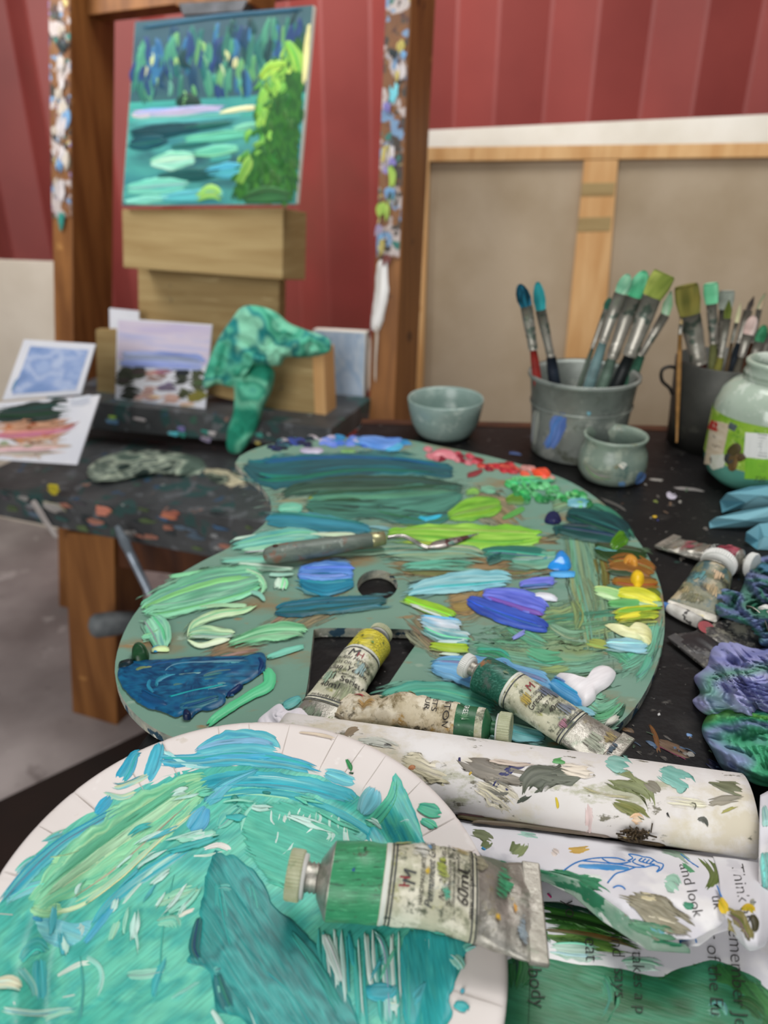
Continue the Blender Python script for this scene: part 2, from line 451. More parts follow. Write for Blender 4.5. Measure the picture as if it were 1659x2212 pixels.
def pmat(name, c1, c2=None, scale=20., rough=.6, metal=0., spots=(), bump=0., bscale=None, stretch=(1, 1, 1), spec=.4, lo=.35, hi=.65, dist=.002, attr=False, detail=4., nr=.5, sw=.035):
    """two-tone noise material with optional stains (colour, scale, threshold[, stretch])"""
    m, nt, bs = nmat(name)
    tc = nd(nt, 'ShaderNodeTexCoord')
    def noise(sc, st=(1, 1, 1), off=0.):
        mp = nd(nt, 'ShaderNodeMapping'); mp.inputs['Scale'].default_value = st; mp.inputs['Location'].default_value = (off, off * .7, off * .3)
        lk(nt, tc.outputs['Object'], mp.inputs[0])
        nz = nd(nt, 'ShaderNodeTexNoise', i_Scale=sc, i_Detail=detail, i_Roughness=nr); lk(nt, mp.outputs[0], nz.inputs['Vector'])
        return nz.outputs[0]
    def step(sock, a, b):
        r = nd(nt, 'ShaderNodeMapRange'); r.inputs[1].default_value = a; r.inputs[2].default_value = b; lk(nt, sock, r.inputs[0]); return r.outputs[0]
    cur = None
    if attr:
        at = nd(nt, 'ShaderNodeVertexColor', layer_name='Col'); cur = at.outputs[0]
    if c2 is not None:
        mx = nd(nt, 'ShaderNodeMix', data_type='RGBA'); mx.inputs[6].default_value = c4(c1); mx.inputs[7].default_value = c4(c2)
        lk(nt, step(noise(scale, stretch), lo, hi), mx.inputs[0]); cur = mx.outputs[2]
    for k, sp in enumerate(spots):
        mx = nd(nt, 'ShaderNodeMix', data_type='RGBA'); mx.inputs[7].default_value = c4(sp[0])
        if cur is None: mx.inputs[6].default_value = c4(c1)
        else: lk(nt, cur, mx.inputs[6])
        lk(nt, step(noise(sp[1], sp[3] if len(sp) > 3 and sp[3] else (1, 1, 1), 3.3 * (k + 1)), sp[2], sp[2] + (sp[4] if len(sp) > 4 else sw)), mx.inputs[0]); cur = mx.outputs[2]
    if cur is None: bs.inputs['Base Color'].default_value = c4(c1)
    else: lk(nt, cur, bs.inputs['Base Color'])
    bs.inputs['Roughness'].default_value = rough; bs.inputs['Metallic'].default_value = metal; bs.inputs['Specular IOR Level'].default_value = spec
    if bump:
        bp = nd(nt, 'ShaderNodeBump'); bp.inputs['Strength'].default_value = bump; bp.inputs['Distance'].default_value = dist
        lk(nt, noise(bscale or scale * 3, stretch, 1.7), bp.inputs['Height']); lk(nt, bp.outputs[0], bs.inputs['Normal'])
    return m

attr_mat('paint', rough=.36, bump=.35, sv=18., var=.2, spec=.3)
attr_mat('paint_dry', rough=.42, bump=.3, sv=18., var=.2, dry=True, spec=.24)
attr_mat('paint_flat', rough=.7, bump=.0, var=.05)
attr_mat('paint_soft', rough=.45, bump=.12, var=.06, sv=20)
attr_mat('paint_wet', rough=.2, bump=.3, var=.12, spec=.6)
pmat('cloth', 'ffffff', rough=.9, attr=True, bump=.25, bscale=900., dist=.0004, spec=.1)
pmat('napkin', 'ffffff', rough=.85, attr=True, bump=.12, bscale=500., dist=.0004, spec=.1)
# ------------------------------------------------------------------ the setting
pmat('wall_red', '8f3f39', '823732', 3., rough=.5, spots=[('7c3d34', 2.2, .56, None, .2)])
pmat('floor_grey', 'b3a8a5', '938885', 5., rough=.8, spots=[('bfb5b2', 9., .62), ('7c716e', 14., .62, None, .1)])
pmat('easel_wood', '8a5a2c', '6b4019', 6., rough=.55, stretch=(6, 6, .6), spots=[('4e2c10', 14., .68), ('a0703c', 20., .7)], bump=.2)
pmat('dark_wood', '4f2b12', '35190a', 6., rough=.6, stretch=(5, 5, .6))
pmat('pine', 'd9ae78', 'c7955c', 5., rough=.6, stretch=(7, 7, .5), spots=[('b07b42', 18., .7, (6, 6, .5))])
pmat('block_wood', 'a89163', '957b4e', 7., rough=.7, stretch=(.6, 1, 9), spots=[('5c5648', 26., .7), ('bca678', 18., .67, (.4, 1, 6))], bump=.15)
pmat('canvas_back', 'ae9d86', 'a08e75', 6., rough=.9, bump=.15, bscale=700.)
pmat('gesso', 'ebe6dc', 'ded8cb', 8., rough=.8)
pmat('cream_board', 'cfc4b5', 'c2b6a6', 6., rough=.8)
pmat('table_black', '111011', '191818', 24., rough=.5, bump=.5, bscale=160., dist=.001, spec=.2, detail=7.,
     spots=[('343230', 22., .6, (1, 1.6, 1), .2), ('55524e', 90., .66, (1, 1.5, 1), .1), ('8d8a84', 230., .715), ('34506e', 75., .74), ('5b3c2a', 55., .72, None, .1), ('2a4a40', 45., .72, None, .1)])
pmat('tray_paint', '37393b', '4a4c4d', 16., rough=.5, bump=.6, bscale=60., dist=.003,
     spots=[('2c4a48', 18., .58), ('5d6063', 30., .6), ('34506a', 26., .66), ('8b6a5c', 30., .69), ('9a9a98', 42., .7), ('37584a', 21., .66)])
pmat('post_paint', '6d4526', '7f5530', 14., rough=.5, bump=.6, bscale=60., dist=.003, stretch=(2, 2, 1),
     spots=[('b4a8a4', 24., .54), ('3d362f', 34., .54), ('6f8fb0', 30., .6), ('2d6f66', 34., .63), ('8a7fb8', 38., .63), ('c8b877', 44., .66), ('4b2f2a', 50., .62)])
pmat('paper_card', 'e9e9ee', 'dddfe8', 10., rough=.7)
pmat('metal_dark', '3c3d3f', '55565a', 30., rough=.4, metal=.6)

PSI_W = math.radians(20)
wu = np.array([math.cos(PSI_W), -math.sin(PSI_W), 0]); wn = np.array([-math.sin(PSI_W), -math.cos(PSI_W), 0])
W0 = hy(830, 300, 2.55)
wall_org = np.array([W0[0], W0[1], 0.0])
# corrugated steel wall: broad facets folded left and right
per, dep = .262, .058
_d = ray(1288., 130.); _p = CAM + _d * (((wall_org - CAM) @ wn) / (_d @ wn)); u0 = (_p - wall_org) @ wu
xs, ds = [], []
for k in range(-18, 16):
    for f, d in ((0, 0), (.46, dep), (.5, dep), (.96, 0)):
        xs.append(u0 + (k + f) * per); ds.append(-d)
Vw = []
for z in (0.0, 2.9):
    for x, d in zip(xs, ds):
        Vw.append(wall_org + wu * x + wn * d + np.array([0, 0, z]))
wall = mkobj('wall_back', Vw, gridF(2, len(xs)), MAT['wall_red'], smooth=False, base=wall_org)
tag(wall, 'red corrugated steel wall of a shipping container behind the easel', None, kind='structure')
fl = Bag().add([(-5.5, -4.5, 0), (5.5, -4.5, 0), (5.5, 5.0, 0), (-5.5, 5.0, 0)], [(0, 1, 2, 3)]).build('floor', MAT['floor_grey'], base=(0, 0, 0))
tag(fl, 'grey stained concrete floor', kind='structure')

# ------------------------------------------------------------------ the black work table
TP = Surf((0, 0, TZ), (1, 0, 0), (0, 1, 0))
tA, tB = hz(296, 1612, TZ), hz(722, 1000, TZ)
ed = unit(tB - tA)
tl_back = tA + ed * ((1.02 - tA[1]) / ed[1]); tl_front = tA + ed * ((-.35 - tA[1]) / ed[1])
tr_back = np.array([1.0, .95, TZ]); tr_front = np.array([1.0, -.35, TZ])
top = np.array([tl_front, tr_front, tr_back, tl_back]); dn = np.array([0, 0, -.035])
table = thing('work_table', 'black paint-spattered work table carrying the palette and jars', 'table', (.4, .35, 0))
Bag().hexa(top + dn, top).build('table_top', MAT['table_black'], table, bevel=.003)
for q in (tl_front + (.05, .06, 0), tr_front + (-.05, .06, 0), tr_back + (-.05, -.06, 0), tl_back + (.06, -.06, 0)):
    Bag().box((q[0], q[1], (TZ - .035) / 2), (.06, .06, TZ - .035)).build('leg', MAT['dark_wood'], table)
bk = np.array([tl_back, tr_back])
_l = lambda y, z: [tl_back + (0, y, -.035), tr_back + (0, y, -.035), tr_back + (0, y, z), tl_back + (0, y, z)]
Bag().hexa(np.array(_l(.001, 0.)), np.array(_l(.02, 0.))).build('back_ledge', MAT['dark_wood'], table)
for p_, c_ in [('1415,1600,18 1450,1618,26 1500,1640,18', '5b4a3a 7c6450 3c342e'), ('1330,1650,16 1400,1668,30 1470,1690,12', '8b8378 6e675d a39b8e'),
               ('1400,1560,8 1418,1600,14 1424,1640,8', '8a5a2c 6e4a2a'), ('1480,1585,7 1500,1592,9', '5f8bc4 88a8d0'), ('1462,1612,5 1472,1625,9', '4a6fae 7fa0cf'),
               ('1440,1062,10 1452,1072,14 1462,1066,9', 'c9c2cf b4aebc'), ('1410,1082,6 1424,1084,9', '6f7a3e'), ('1408,1117,7 1421,1116,9', 'c9a32e e0b93c'), ('1418,1123,4 1424,1125,5', '4a52a0'),
               ('1450,1052,5 1500,1058,9 1530,1062,4', '6e6a68 8f8b88'), ('1100,1016,8 1140,1022,10', 'b98f94 8d6a6e'), ('1095,978,6 1130,982,9', '3f5a9a 54739f'), ('1190,1040,5 1215,1046,6', '8a9bb0'),
               ('1335,1587,4 1345,1600,4', 'd8d6d2'), ('1345,1650,3 1362,1660,4', 'd8d6d2'), ('1420,1545,6 1428,1541,7', 'c8c6c4'), ('1290,1075,5 1330,1090,8 1360,1108,4', '45423f 5b5854'), ('1520,1640,14 1560,1665,22 1600,1690,12', '22284e 1b2038'), ('1395,1300,3 1400,1330,4', '55504c'),
               ('1365,1000,4 1400,1010,8', '5a5753 78746f'), ('1400,1035,5 1440,1040,8', '8a8680 a5a19b'), ('1480,1690,10 1560,1712,16', '4c4a45 6a675f')]:
    S(table, TP, p_, c_, th=.0007, rag=.3, name='paint_splash', dry=.3, sharp=2.0)
_rt = random.Random(21)
for k in range(46):
    x = _rt.uniform(1330, 1580); y = 1560 + (x - 1330) * .25 + _rt.uniform(-10, 80); l = _rt.uniform(5, 34)
    if k > 30: x, y, l = _rt.uniform(1380, 1520), _rt.uniform(1040, 1240), _rt.uniform(4, 16)
    S(table, TP, [(x, y, 3), (x + l * .5, y + l * .2, _rt.uniform(4, 13)), (x + l, y + l * .5, 3)], _rt.choice(['6c6660 8a847c', '5c4c40 7a6450', '3c4a5c 5c7898', '4c4844 64605a', '8a8680 a8a49c', '6a5038 8a6a48', '3a4a3c 5c7058', '55504c 74706a']), th=.0005, rag=.4, dry=.34, sharp=2.4, echo=0, name='paint_splash')

# ------------------------------------------------------------------ easel
PSI = math.radians(21); ALP = math.radians(9)
eu = np.array([math.cos(PSI), -math.sin(PSI), 0])
ev = np.array([math.sin(PSI) * math.sin(ALP), math.cos(PSI) * math.sin(ALP), math.cos(ALP)])
E0 = hy(130, 800, 1.78)
EP = lambda off=0.0: Surf(E0 + unit(np.cross(eu, ev)) * off, eu, ev)
en = EP().n
VP = lambda off=0.0: Surf(E0 + np.array([-math.sin(PSI), -math.cos(PSI), 0]) * off, eu, (0, 0, 1))   # upright planes
vnm = VP().n

def slab(name, sf, quad, depth, mt, parent=None, base=None, floor=False, bevel=.002, **kw):
    q = np.array(pts(quad)); f = sf.hit(q[:, 0], q[:, 1])
    if floor:                                    # run the lower two corners down to the ground
        for a, b in ((0, 3), (1, 2)):
            d = f[b] - f[a]; f[b] = f[a] + d * (f[a][2] / -d[2])
    o = Bag().hexa(f, f - sf.n * depth).build(name, mt, parent, base=base if parent is None else None, bevel=bevel)
    return o

easel = thing('studio_easel', 'tall wooden studio easel with paint-crusted uprights', 'easel', (E0[0], E0[1], 0))
e0 = EP(0)
slab('upright', e0, '103,-120 152,-125 158,760 118,760', .135, MAT['easel_wood'], easel, floor=True)
slab('upright', e0, '842,-160 896,-165 852,880 797,880', .135, MAT['easel_wood'], easel, floor=True)
ef = EP(.002)
slab('paint_crust', ef, '103,-120 150,-125 153,470 112,470', .004, MAT['post_paint'], easel, bevel=0)
slab('paint_crust', ef, '840,-160 892,-165 862,560 812,560', .004, MAT['post_paint'], easel, bevel=0)
slab('top_rail', EP(-.05), '150,-150 900,-190 900,-55 150,38', .05, MAT['easel_wood'], easel)
cl = slab('top_clamp', EP(.06), '372,-60 546,-70 540,6 380,14', .09, MAT['easel_wood'], easel)
slab('clamp_lip', EP(.062), '384,6 536,-2 522,26 394,34', .03, MAT['metal_dark'], easel)
slab('mast', EP(-.01), '297,560 604,560 600,800 300,760', .03, MAT['block_wood'], easel)
slab('painting_rest', EP(.07), '263,452 612,449 610,604 266,578', .10, MAT['block_wood'], easel)
slab('gap_shade_board', VP(.02), '110,900 740,960 740,1090 110,1030', .03, pmat('gap_shade_black', '1a120d', '120c09', 6.), easel)  # black board added as the deep shade in the gap below the shelf
sh = VP(.19)
slab('shelf', sh, '100,856 715,926 715,972 100,918', .2, MAT['tray_paint'], easel)
slab('brush_box', VP(.12), '440,772 676,764 682,906 440,850', .06, MAT['block_wood'], easel)
slab('box_end', VP(.121), '674,764 698,757 704,900 680,906', .05, MAT['pine'], easel)
S(easel, EP(.0025), '826,560,20 824,640,30 815,690,26 808,720,16', 'd9d7d6 e8e6e4 c0bdb8', th=.003, name='paint_drip')
S(easel, EP(.0025), '800,720,9 798,780,9 797,850,6', 'cfc9c2 a8927c', th=.002, name='paint_drip', dry=.3)
S(easel, EP(.0025), '815,690,8 812,760,7 810,830,5', 'c4beb6 a8927c', th=.002, name='paint_drip', dry=.3)
rr = random.Random(5)
crust = 'b8b0b0 c9c2c2|a49aa4 8078a0|2f3a3c 20282a|5f86b4 7aa6c8|2c7a70 45988a|c4bcb0 a89a8c|8d84c0 6f6aa8|c6b46a 9a9048|7a3f3a 532a28|4fb0c0 80cad4|d6c9b8 b09880|86b04a a8c05a'.split('|')
for k in range(34):      # thick scabs of paint down the two uprights
    t = rr.random()
    if k % 2:
        x = 128 + rr.uniform(-9, 9) + 8 * t; y = -10 + 460 * t; cc = crust[rr.choice([0, 0, 1, 2, 3, 5, 5, 4])]
    else:
        x = 862 - 36 * t + rr.uniform(-11, 11); y = 0 + 560 * t; cc = crust[rr.randrange(len(crust))]
    l = rr.uniform(26, 80)
    S(easel, EP(.006), [(x, y, rr.uniform(10, 20)), (x + rr.uniform(-5, 5), y + l * .5, rr.uniform(16, 30)), (x - 3, y + l, 10)], cc, th=.0008, rag=.4, dry=.3, sharp=2.5, echo=0, name='paint_scab')
for k in range(14):
    x = rr.uniform(225, 640); y = 872 + (x - 100) * .113 + rr.uniform(8, 36)
    S(easel, VP(.192), [(x, y, 7), (x + rr.uniform(15, 45), y + rr.uniform(2, 8), rr.uniform(9, 20))], crust[rr.randrange(len(crust))], th=.002, rag=.2, name='paint_scab', dry=.3)

# painting on the easel: a pond under trees
PQ = np.array([(291, 47), (678, 11), (641, 441), (263, 444)], float)
pf = EP(.085)
ptg = thing('painting', 'small green and blue landscape painting clamped on the easel', 'painting', pf.hit(np.array(450.), np.array(440.)))
slab('panel', pf, '291,47 678,11 641,441 263,444', .012, MAT['gesso'], ptg)
pps = EP(.0855)
def pq(u, v):
    a = PQ[0] * (1 - u) + PQ[1] * u; b = PQ[3] * (1 - u) + PQ[2] * u
    return a * (1 - v) + b * v
def ps(uvw, cols, th=.0012, rag=.15, dry=0.0, **kw):
    S(ptg, pps, [tuple(pq(np.clip(u, .006, .994), np.clip(v, .004, .994))) + (w,) for u, v, w in uvw], cols, th, rag, dry, **kw)
for v0, v1, c in ((0, .48, '1d4a58 22505f 2a5b5f'), (.44, .62, '2f8f8e 3fa798'), (.55, 1.0, '2f7f86 48a29a 235e66')):
    QD(ptg, pps, [tuple(pq(.004, v0)), tuple(pq(.996, v0)), tuple(pq(.996, v1)), tuple(pq(.004, v1))], c, name='underpaint', sc=(4., 4.), seed=int(v0 * 50) + 3, mt=MAT['paint_soft'], th=.0004)
for k in range(120):
    u, v = rr.uniform(.03, .95), rr.uniform(.01, .3)
    c = rr.choice(['1c5560 2e7468', '2a4a7a 233a66', '3b7f6a 55a080', '1a3c58 204c66', '4a8f62 76b070', '2c5f8c 3a78a0', '1f4f50 173a40', '2f6a5c 3a8070'])
    ps([(u, v, 8), (u + rr.uniform(-.03, .03), v + .09, rr.uniform(12, 24)), (u + rr.uniform(-.02, .04), min(v + rr.uniform(.14, .26), .47), 10)], c, dry=.06, rag=.25, echo=0)
for u, v, c in [(.1, .16, 'd0d49a a8c48a'), (.06, .22, 'c8c49a 7fa88a'), (.13, .28, '9cc27c 78a86a'), (.24, .2, 'a8c878 7fb07a'), (.3, .38, '8fc878 66a86a'), (.35, .36, '6fb06a 3f8060'), (.52, .18, 'd8d49a b8c48a'), (.5, .26, 'd4d0a0 8ab08a'), (.57, .22, 'dcd8a2 c0c890'), (.38, .12, '9cc46c 5fa070'), (.4, .2, '7fb07a 4f9078'), (.22, .33, '6fa894 4a8a7a'), (.46, .3, '4fa08a 3a8a78'), (.6, .32, '5aa890 48947c')]:
    ps([(u, v, 7), (u + .02, v + .05, 14), (u + .01, v + .1, 8)], c, rag=.4, dry=.15, sharp=2.2, echo=0)
ps([(.27, .47, 10), (.33, .44, 30), (.42, .47, 12)], '1d3a36 274a40')
ps([(.0, .5, 14), (.2, .505, 20), (.4, .5, 18), (.6, .5, 14)], '7f8fd0 5aa0c8 c8b8d0 8fb0d8')
ps([(.0, .545, 12), (.3, .545, 20), (.7, .53, 14)], '66b8a8 58b0b4')
ps([(.5, .53, 9), (.62, .51, 15), (.74, .5, 8)], 'd8d8a8 e4e0b0')
ps([(.02, .51, 6), (.08, .515, 12), (.16, .51, 6)], 'd8c8b0 c8b8d0')
for (a, b, c, w, cc) in [(.0, .6, .45, 36, '14454e 1a505a'), (.3, .585, .62, 18, '1c5a58 246a64'), (.0, .66, .25, 34, '17434f 1f5a64'), (.32, .645, .72, 26, '6fcaaa 58b89c'), (.25, .68, .5, 16, '2a7a72 1d6460'), (.38, .72, .66, 26, '7fd0b0 62bea0'), (.14, .765, .42, 42, 'a5e0c8 8ad4ba c0ecd8'), (.18, .84, .6, 30, '1f5f5c 174a4c'), (.45, .82, .72, 34, '4aa8c0 58b8c8'), (.0, .9, .4, 40, '5fc4b0 80d4bc 48b0a8'), (.2, .95, .6, 26, '4fb0c4 62c0c0'), (.0, .97, .3, 18, '66c8b4 90dcc4'), (.6, .6, .75, 16, '6fc0a0 80ccac'), (.48, .76, .62, 14, '3a9a94 62b8ae')]:
    ps([(a, b + .01, w * .4), ((a + c) / 2, b, w), (c, b - .015, w * .4)], cc)
uvp = lambda l: [tuple(pq(u, v)) for u, v in l]
BL(ptg, pps, uvp([(.93, .12), (.82, .27), (.74, .4), (.71, .55), (.74, .68), (.68, .8), (.62, .985), (.8, .985), (.99, .985), (.99, .6), (.99, .3), (.97, .12)]), '2f6a2c 24562a 3c7a30 1f4c28 4f9038', th=.0008, rag=.12, dry=.1, ang=1.2, sc=40., name='bush_underpaint')
BL(ptg, pps, uvp([(.72, .5), (.75, .38), (.84, .27), (.92, .17), (.95, .24), (.9, .36), (.84, .46), (.8, .6), (.74, .66)]), '7cb848 98cc54 68a840 b4d860', th=.0008, rag=.2, dry=.28, ang=1.0, sc=30., name='bush_highlight')
for k in range(40):       # the bush on the right
    t = rr.random(); u = rr.uniform(.72 + .06 * (.5 - t), .97); v = .26 + .66 * t
    bright = u + rr.uniform(-.1, .1) < .86 - .12 * t
    c = rr.choice(['7cc04a a4d464', '66b048 8cc858', '4e9c40 78b850']) if bright and t < .62 else rr.choice(['2f6e2c 245824', '3c8034 2a6430', '1f4c24 2e6a34', '487a38 2f5c2c'])
    ps([(u, v, 8), (u + rr.uniform(-.04, .04), v + .04, rr.uniform(12, 20)), (u + rr.uniform(-.03, .03), v + .09, 6)], c, dry=.15, rag=.3)
for k in range(26):
    t = rr.random(); v = .26 + .68 * t; u = np.interp(v, [.26, .4, .55, .68, .8, .95], [.82, .74, .71, .73, .68, .63]) + rr.uniform(-.06, .05)
    ps([(u, v, 6), (u + rr.uniform(.0, .05), v - .03, rr.uniform(9, 16)), (u + rr.uniform(.03, .09), v - rr.uniform(.04, .08), 5)], rr.choice(['6fae48 8cc458', '4f9440 62a84c', '3a7c38 2c6430', '8cc850 a8d85c']), dry=.2, rag=.35, sharp=1.8)
ps([(.86, .16, 12), (.93, .26, 34), (.96, .36, 20)], '6fb048 a8d45c')
ps([(.73, .36, 10), (.8, .3, 30), (.9, .3, 14)], 'b8d858 8cc84c')
ps([(.985, .08, 6), (.98, .25, 14), (.985, .42, 8)], 'e0d88a e8e4a8')
ps([(.42, .97, 14), (.5, .93, 30), (.58, .97, 16)], '7cc05a a0d26a')
ps([(.66, .9, 20), (.7, .8, 24), (.72, .74, 10)], '9cc458 6fa848')
ps([(.68, .98, 18), (.82, .95, 40), (.98, .96, 20)], '2c5c38 3a7040')
ps([(.02, .04, 8), (.5, .015, 12), (.97, .02, 8)], '1f4a68 2a5c70')

# ------------------------------------------------------------------ things on and around the easel
def card(name, sf, quad, label, cat, mt='paper_card', depth=.003):
    q = np.array(pts(quad)); b = sf.hit(q[2:, 0], q[2:, 1]).mean(0)
    t = thing(name, label, cat, b)
    slab('sheet' if depth < .01 else 'board', sf, quad, depth, MAT[mt], t, bevel=0)
    return t
cr = lambda off: Surf(VP(off).o, eu, unit(np.array([0, 0, 1]) + .28 * np.array([math.sin(PSI), math.cos(PSI), 0])))
c1 = card('photo_print', VP(.0), '236,666 300,672 302,760 238,760', 'pale lilac print standing behind the landscape photo on the shelf', 'print')
c2 = card('wooden_panel', VP(.13), '207,712 254,713 257,872 210,862', 'narrow plain wooden panel left of the landscape photo', 'panel', 'block_wood', .014)
c3 = card('landscape_photo', VP(.16), '253,688 458,702 443,884 249,868', 'landscape photo of dark trees under pale sky leaning on the easel shelf', 'photo')
f3 = VP(.1605)
QD(c3, f3, '256,691 456,704 451,790 254,776', 'cfc3e0 d8cce0 e0d4e4 c4c4e8', sc=(1.5, 5))
S(c3, f3, '255,775,34 350,778,40 450,785,36', '9fb0e0 b4bfe8 8f9fd8', rag=.1, name='picture_tone')
for x, y, w, c in [(280, 770, 22, '8a8a6a 6a6a4a'), (300, 800, 46, '3a4038 555a48'), (350, 800, 30, 'b89a98 8c7068'), (330, 812, 30, 'c8b0a8 a88a80'), (390, 812, 50, '2c302c 454a40'), (430, 822, 46, '4a5040 62684c'), (280, 850, 30, '3c4038 2c302c'), (270, 815, 40, '33382f 4a4e40'), (330, 850, 34, 'd8b8b0 b89088'), (300, 858, 14, 'e8d0c0 d0a898'), (370, 862, 20, 'dcb8a8 c89c90'), (400, 850, 30, '5a6044 3c4030'), (425, 855, 30, '77763a 8a8040'), (360, 835, 20, '8a7f98 6a6078'), (410, 872, 12, 'dcc0b0 c8a090')]:
    S(c3, f3, [(x - 26, y + 2, w * .6), (x, y, w), (x + 28, y + 2, w * .6)], c, th=.0003, rag=.4, dry=.08, sharp=2.6, echo=1, name='picture_tone')
c4_ = card('blue_canvas', VP(-.02), '676,712 791,718 784,930 690,916', 'pale sky-blue canvas standing behind the brush box', 'canvas', 'gesso', .02)
QD(c4_, VP(-.0195), '678,714 789,720 782,927 692,914', 'a8bcd2 bccbdc 98b2ce c6d2de b0c4d8', seed=4)
k1s = cr(.36)
k1 = card('watercolour_card', k1s, '52,733 206,743 174,852 5,864', 'blue wash card with a white border leaning left of the shelf', 'card')
k1f = Surf(k1s.o + k1s.n * .0005, eu, k1s.ey)
QD(k1, k1f, '66,748 192,756 164,842 26,852', 'a4b8de 8aa2d2 bccae6 98aeda 7f9acb', seed=7)
S(k1, k1f, '25,852,12 45,825,22 70,800,14', '5f92b8 80a8c8', rag=.3, name='picture_tone', dry=.3, th=.0002)
k2s = cr(.44)
k2 = card('hillside_photo', k2s, '-30,872 216,853 166,1004 -50,990', 'photo of orange rooftops on a dark hillside in front of the blue card', 'photo')
k2f = Surf(k2s.o + k2s.n * .0005, eu, k2s.ey)
S(k2, k2f, '-30,895,30 60,892,40 130,885,46 165,885,20', '2f3c38 3c4a44 24302c', rag=.3, dry=.08, sharp=2.2, name='picture_tone', th=.0003)
S(k2, k2f, '150,868,20 185,862,24 205,860,14', 'c8ccd8 dfe2ea', rag=.3, dry=.08, sharp=2.2, name='picture_tone', th=.0003)
S(k2, k2f, '-40,935,40 60,930,56 140,920,40 180,905,20', 'c08a6c d8a888 a8745c e0bca4', rag=.3, dry=.08, sharp=2.2, name='picture_tone', th=.0003)
S(k2, k2f, '-45,975,30 60,972,34 160,968,40', 'dcc8bc c8a898 b4b8a8 e8dcd4', rag=.3, dry=.08, sharp=2.2, name='picture_tone', th=.0003)
for x, y, w, c in [(20, 925, 18, 'a8583c c07048'), (70, 920, 22, 'b8683f 8c4a34'), (100, 938, 18, 'c87850 a05a40'), (40, 950, 16, 'd8a080 b87858'), (120, 950, 16, 'e0c0ac c89880'), (60, 965, 14, '7f8a68 98a080'), (10, 960, 14, '8c9a78 a8b090')]:
    S(k2, k2f, [(x - 14, y, 8), (x, y, w), (x + 16, y, 8)], c, th=.0003, rag=.4, dry=.1, sharp=2.6, name='picture_tone')
bl = slab('leaning_board', VP(-.25), '-160,556 122,566 130,880 -160,880', .018, MAT['cream_board'], base=VP(-.25).hit(np.array(0.), np.array(880.)), floor=True)
tag(bl, 'cream board leaning on the red wall left of the easel', 'board')

# green rag slung over the brush box
pmat('rag_cloth', 'ffffff', rough=.95, attr=True, bump=.2, bscale=600., dist=.0005, spec=.05)
rs = VP(.185)
rag1 = thing('green_rag', 'mint and teal stained rag draped over the wooden box on the easel', 'rag', rs.hit(np.array(520.), np.array(970.)))
GC = '2f8f74 5fb898 7fccab 3a9a7e 66c0a0 1f7d80 8fd4b4'
LUMP('drape', rs, '444,800 470,735 500,690 522,664 552,660 592,672 625,698 660,712 708,730 714,756 690,768 652,772 618,772 604,790 560,790 540,800 520,826 500,836 470,830 440,838', .05, GC, MAT['rag_cloth'], rag1, fs=26, seed=4, csc=16, amp=.75)
LUMP('hanging_tail', rs, '500,800 560,785 592,800 588,840 570,880 556,925 530,968 512,980 492,972 490,935 504,890 506,845', .04, GC, MAT['rag_cloth'], rag1, fs=26, seed=9, csc=16, R=26, Sn=90, amp=.75)

# low bench in front of the easel, thick with old paint
B0 = hy(190, 1150, 1.22)
BPs = lambda off=0.0: Surf(B0 + vnm * off, eu, (0, 0, 1))
bench = thing('low_bench', 'low bench crusted with dark paint between easel and table', 'bench', (B0[0], B0[1], 0))
slab('bench_top', BPs(), '-90,1048 690,1140 690,1250 -90,1098', .30, MAT['tray_paint'], bench)
slab('leg', BPs(-.02), '138,1150 246,1160 250,1400 150,1400', .09, MAT['easel_wood'], bench, floor=True)
slab('leg', BPs(-.02), '560,1180 660,1190 650,1400 560,1400', .09, MAT['dark_wood'], bench, floor=True)
slab('stretcher', BPs(-.03), '246,1130 640,1195 640,1275 246,1225', .03, MAT['dark_wood'], bench)
kn0 = BPs(.05).hit(np.array(206.), np.array(1352.)); kn1 = BPs(-.01).hit(np.array(300.), np.array(1340.)); kx = unit(kn1 - kn0)
ky = unit(np.cross(kx, (0, 0, 1))); kz = np.cross(kx, ky)
V, Fc = lathe([(-.012, .004), (-.008, .016), (.0, .022), (.03, .023), (.05, .02), (np.linalg.norm(kn1 - kn0), .018)], 24, kn0, (kx, ky, kz), cap0=True, cap1=True)
mkobj('clamp_knob', V, Fc, pmat('knob_grey', '6c7072', '4f5456', 40, rough=.5), bench)
for k in range(46):
    x = rr.uniform(-10, 600); y = 1052 + x * .108 + rr.uniform(-2, 60 + .06 * x)
    S(bench, BPs(.002), [(x, y, 6), (x + rr.uniform(12, 30), y + rr.uniform(2, 9), rr.uniform(7, 18)), (x + rr.uniform(30, 55), y + rr.uniform(4, 14), 5)], rr.choice(['4a5a68 5f7080', '6f7274 8a8c8e', '2f4a48 3c5c58', '8a5f50 a87464', '36506c 4a6a8c', '9a9894 7c7a78', '2a3032 3a4042', '5f6f4a 4a5a3c', '5f5a60 4f4a50']), th=.0008, rag=.4, dry=.3, sharp=2.5, echo=0, name='paint_scab')
S(bench, BPs(.003), '100,1050,14 118,1056,22 132,1062,10', 'c8b830 a89c2c', th=.0012, rag=.3, dry=.2, sharp=2.2, name='paint_scab')
S(bench, BPs(.003), '70,1080,12 95,1120,12 125,1165,8', 'c0b8b4 9a9490', th=.003, name='paint_drip')
S(bench, BPs(.003), '200,1098,14 222,1104,20 245,1108,10', 'b8705c c88470', th=.0012, rag=.3, dry=.2, sharp=2.2, name='paint_scab')
S(bench, BPs(.003), '345,1108,12 370,1112,20 390,1116,10', 'b87460 9c5c4c', th=.0012, rag=.3, dry=.2, sharp=2.2, name='paint_scab')
S(bench, BPs(.003), '90,1086,12 120,1098,20 142,1112,10', 'a8a4a0 8c8884', th=.0012, rag=.3, dry=.2, sharp=2.2, name='paint_scab')
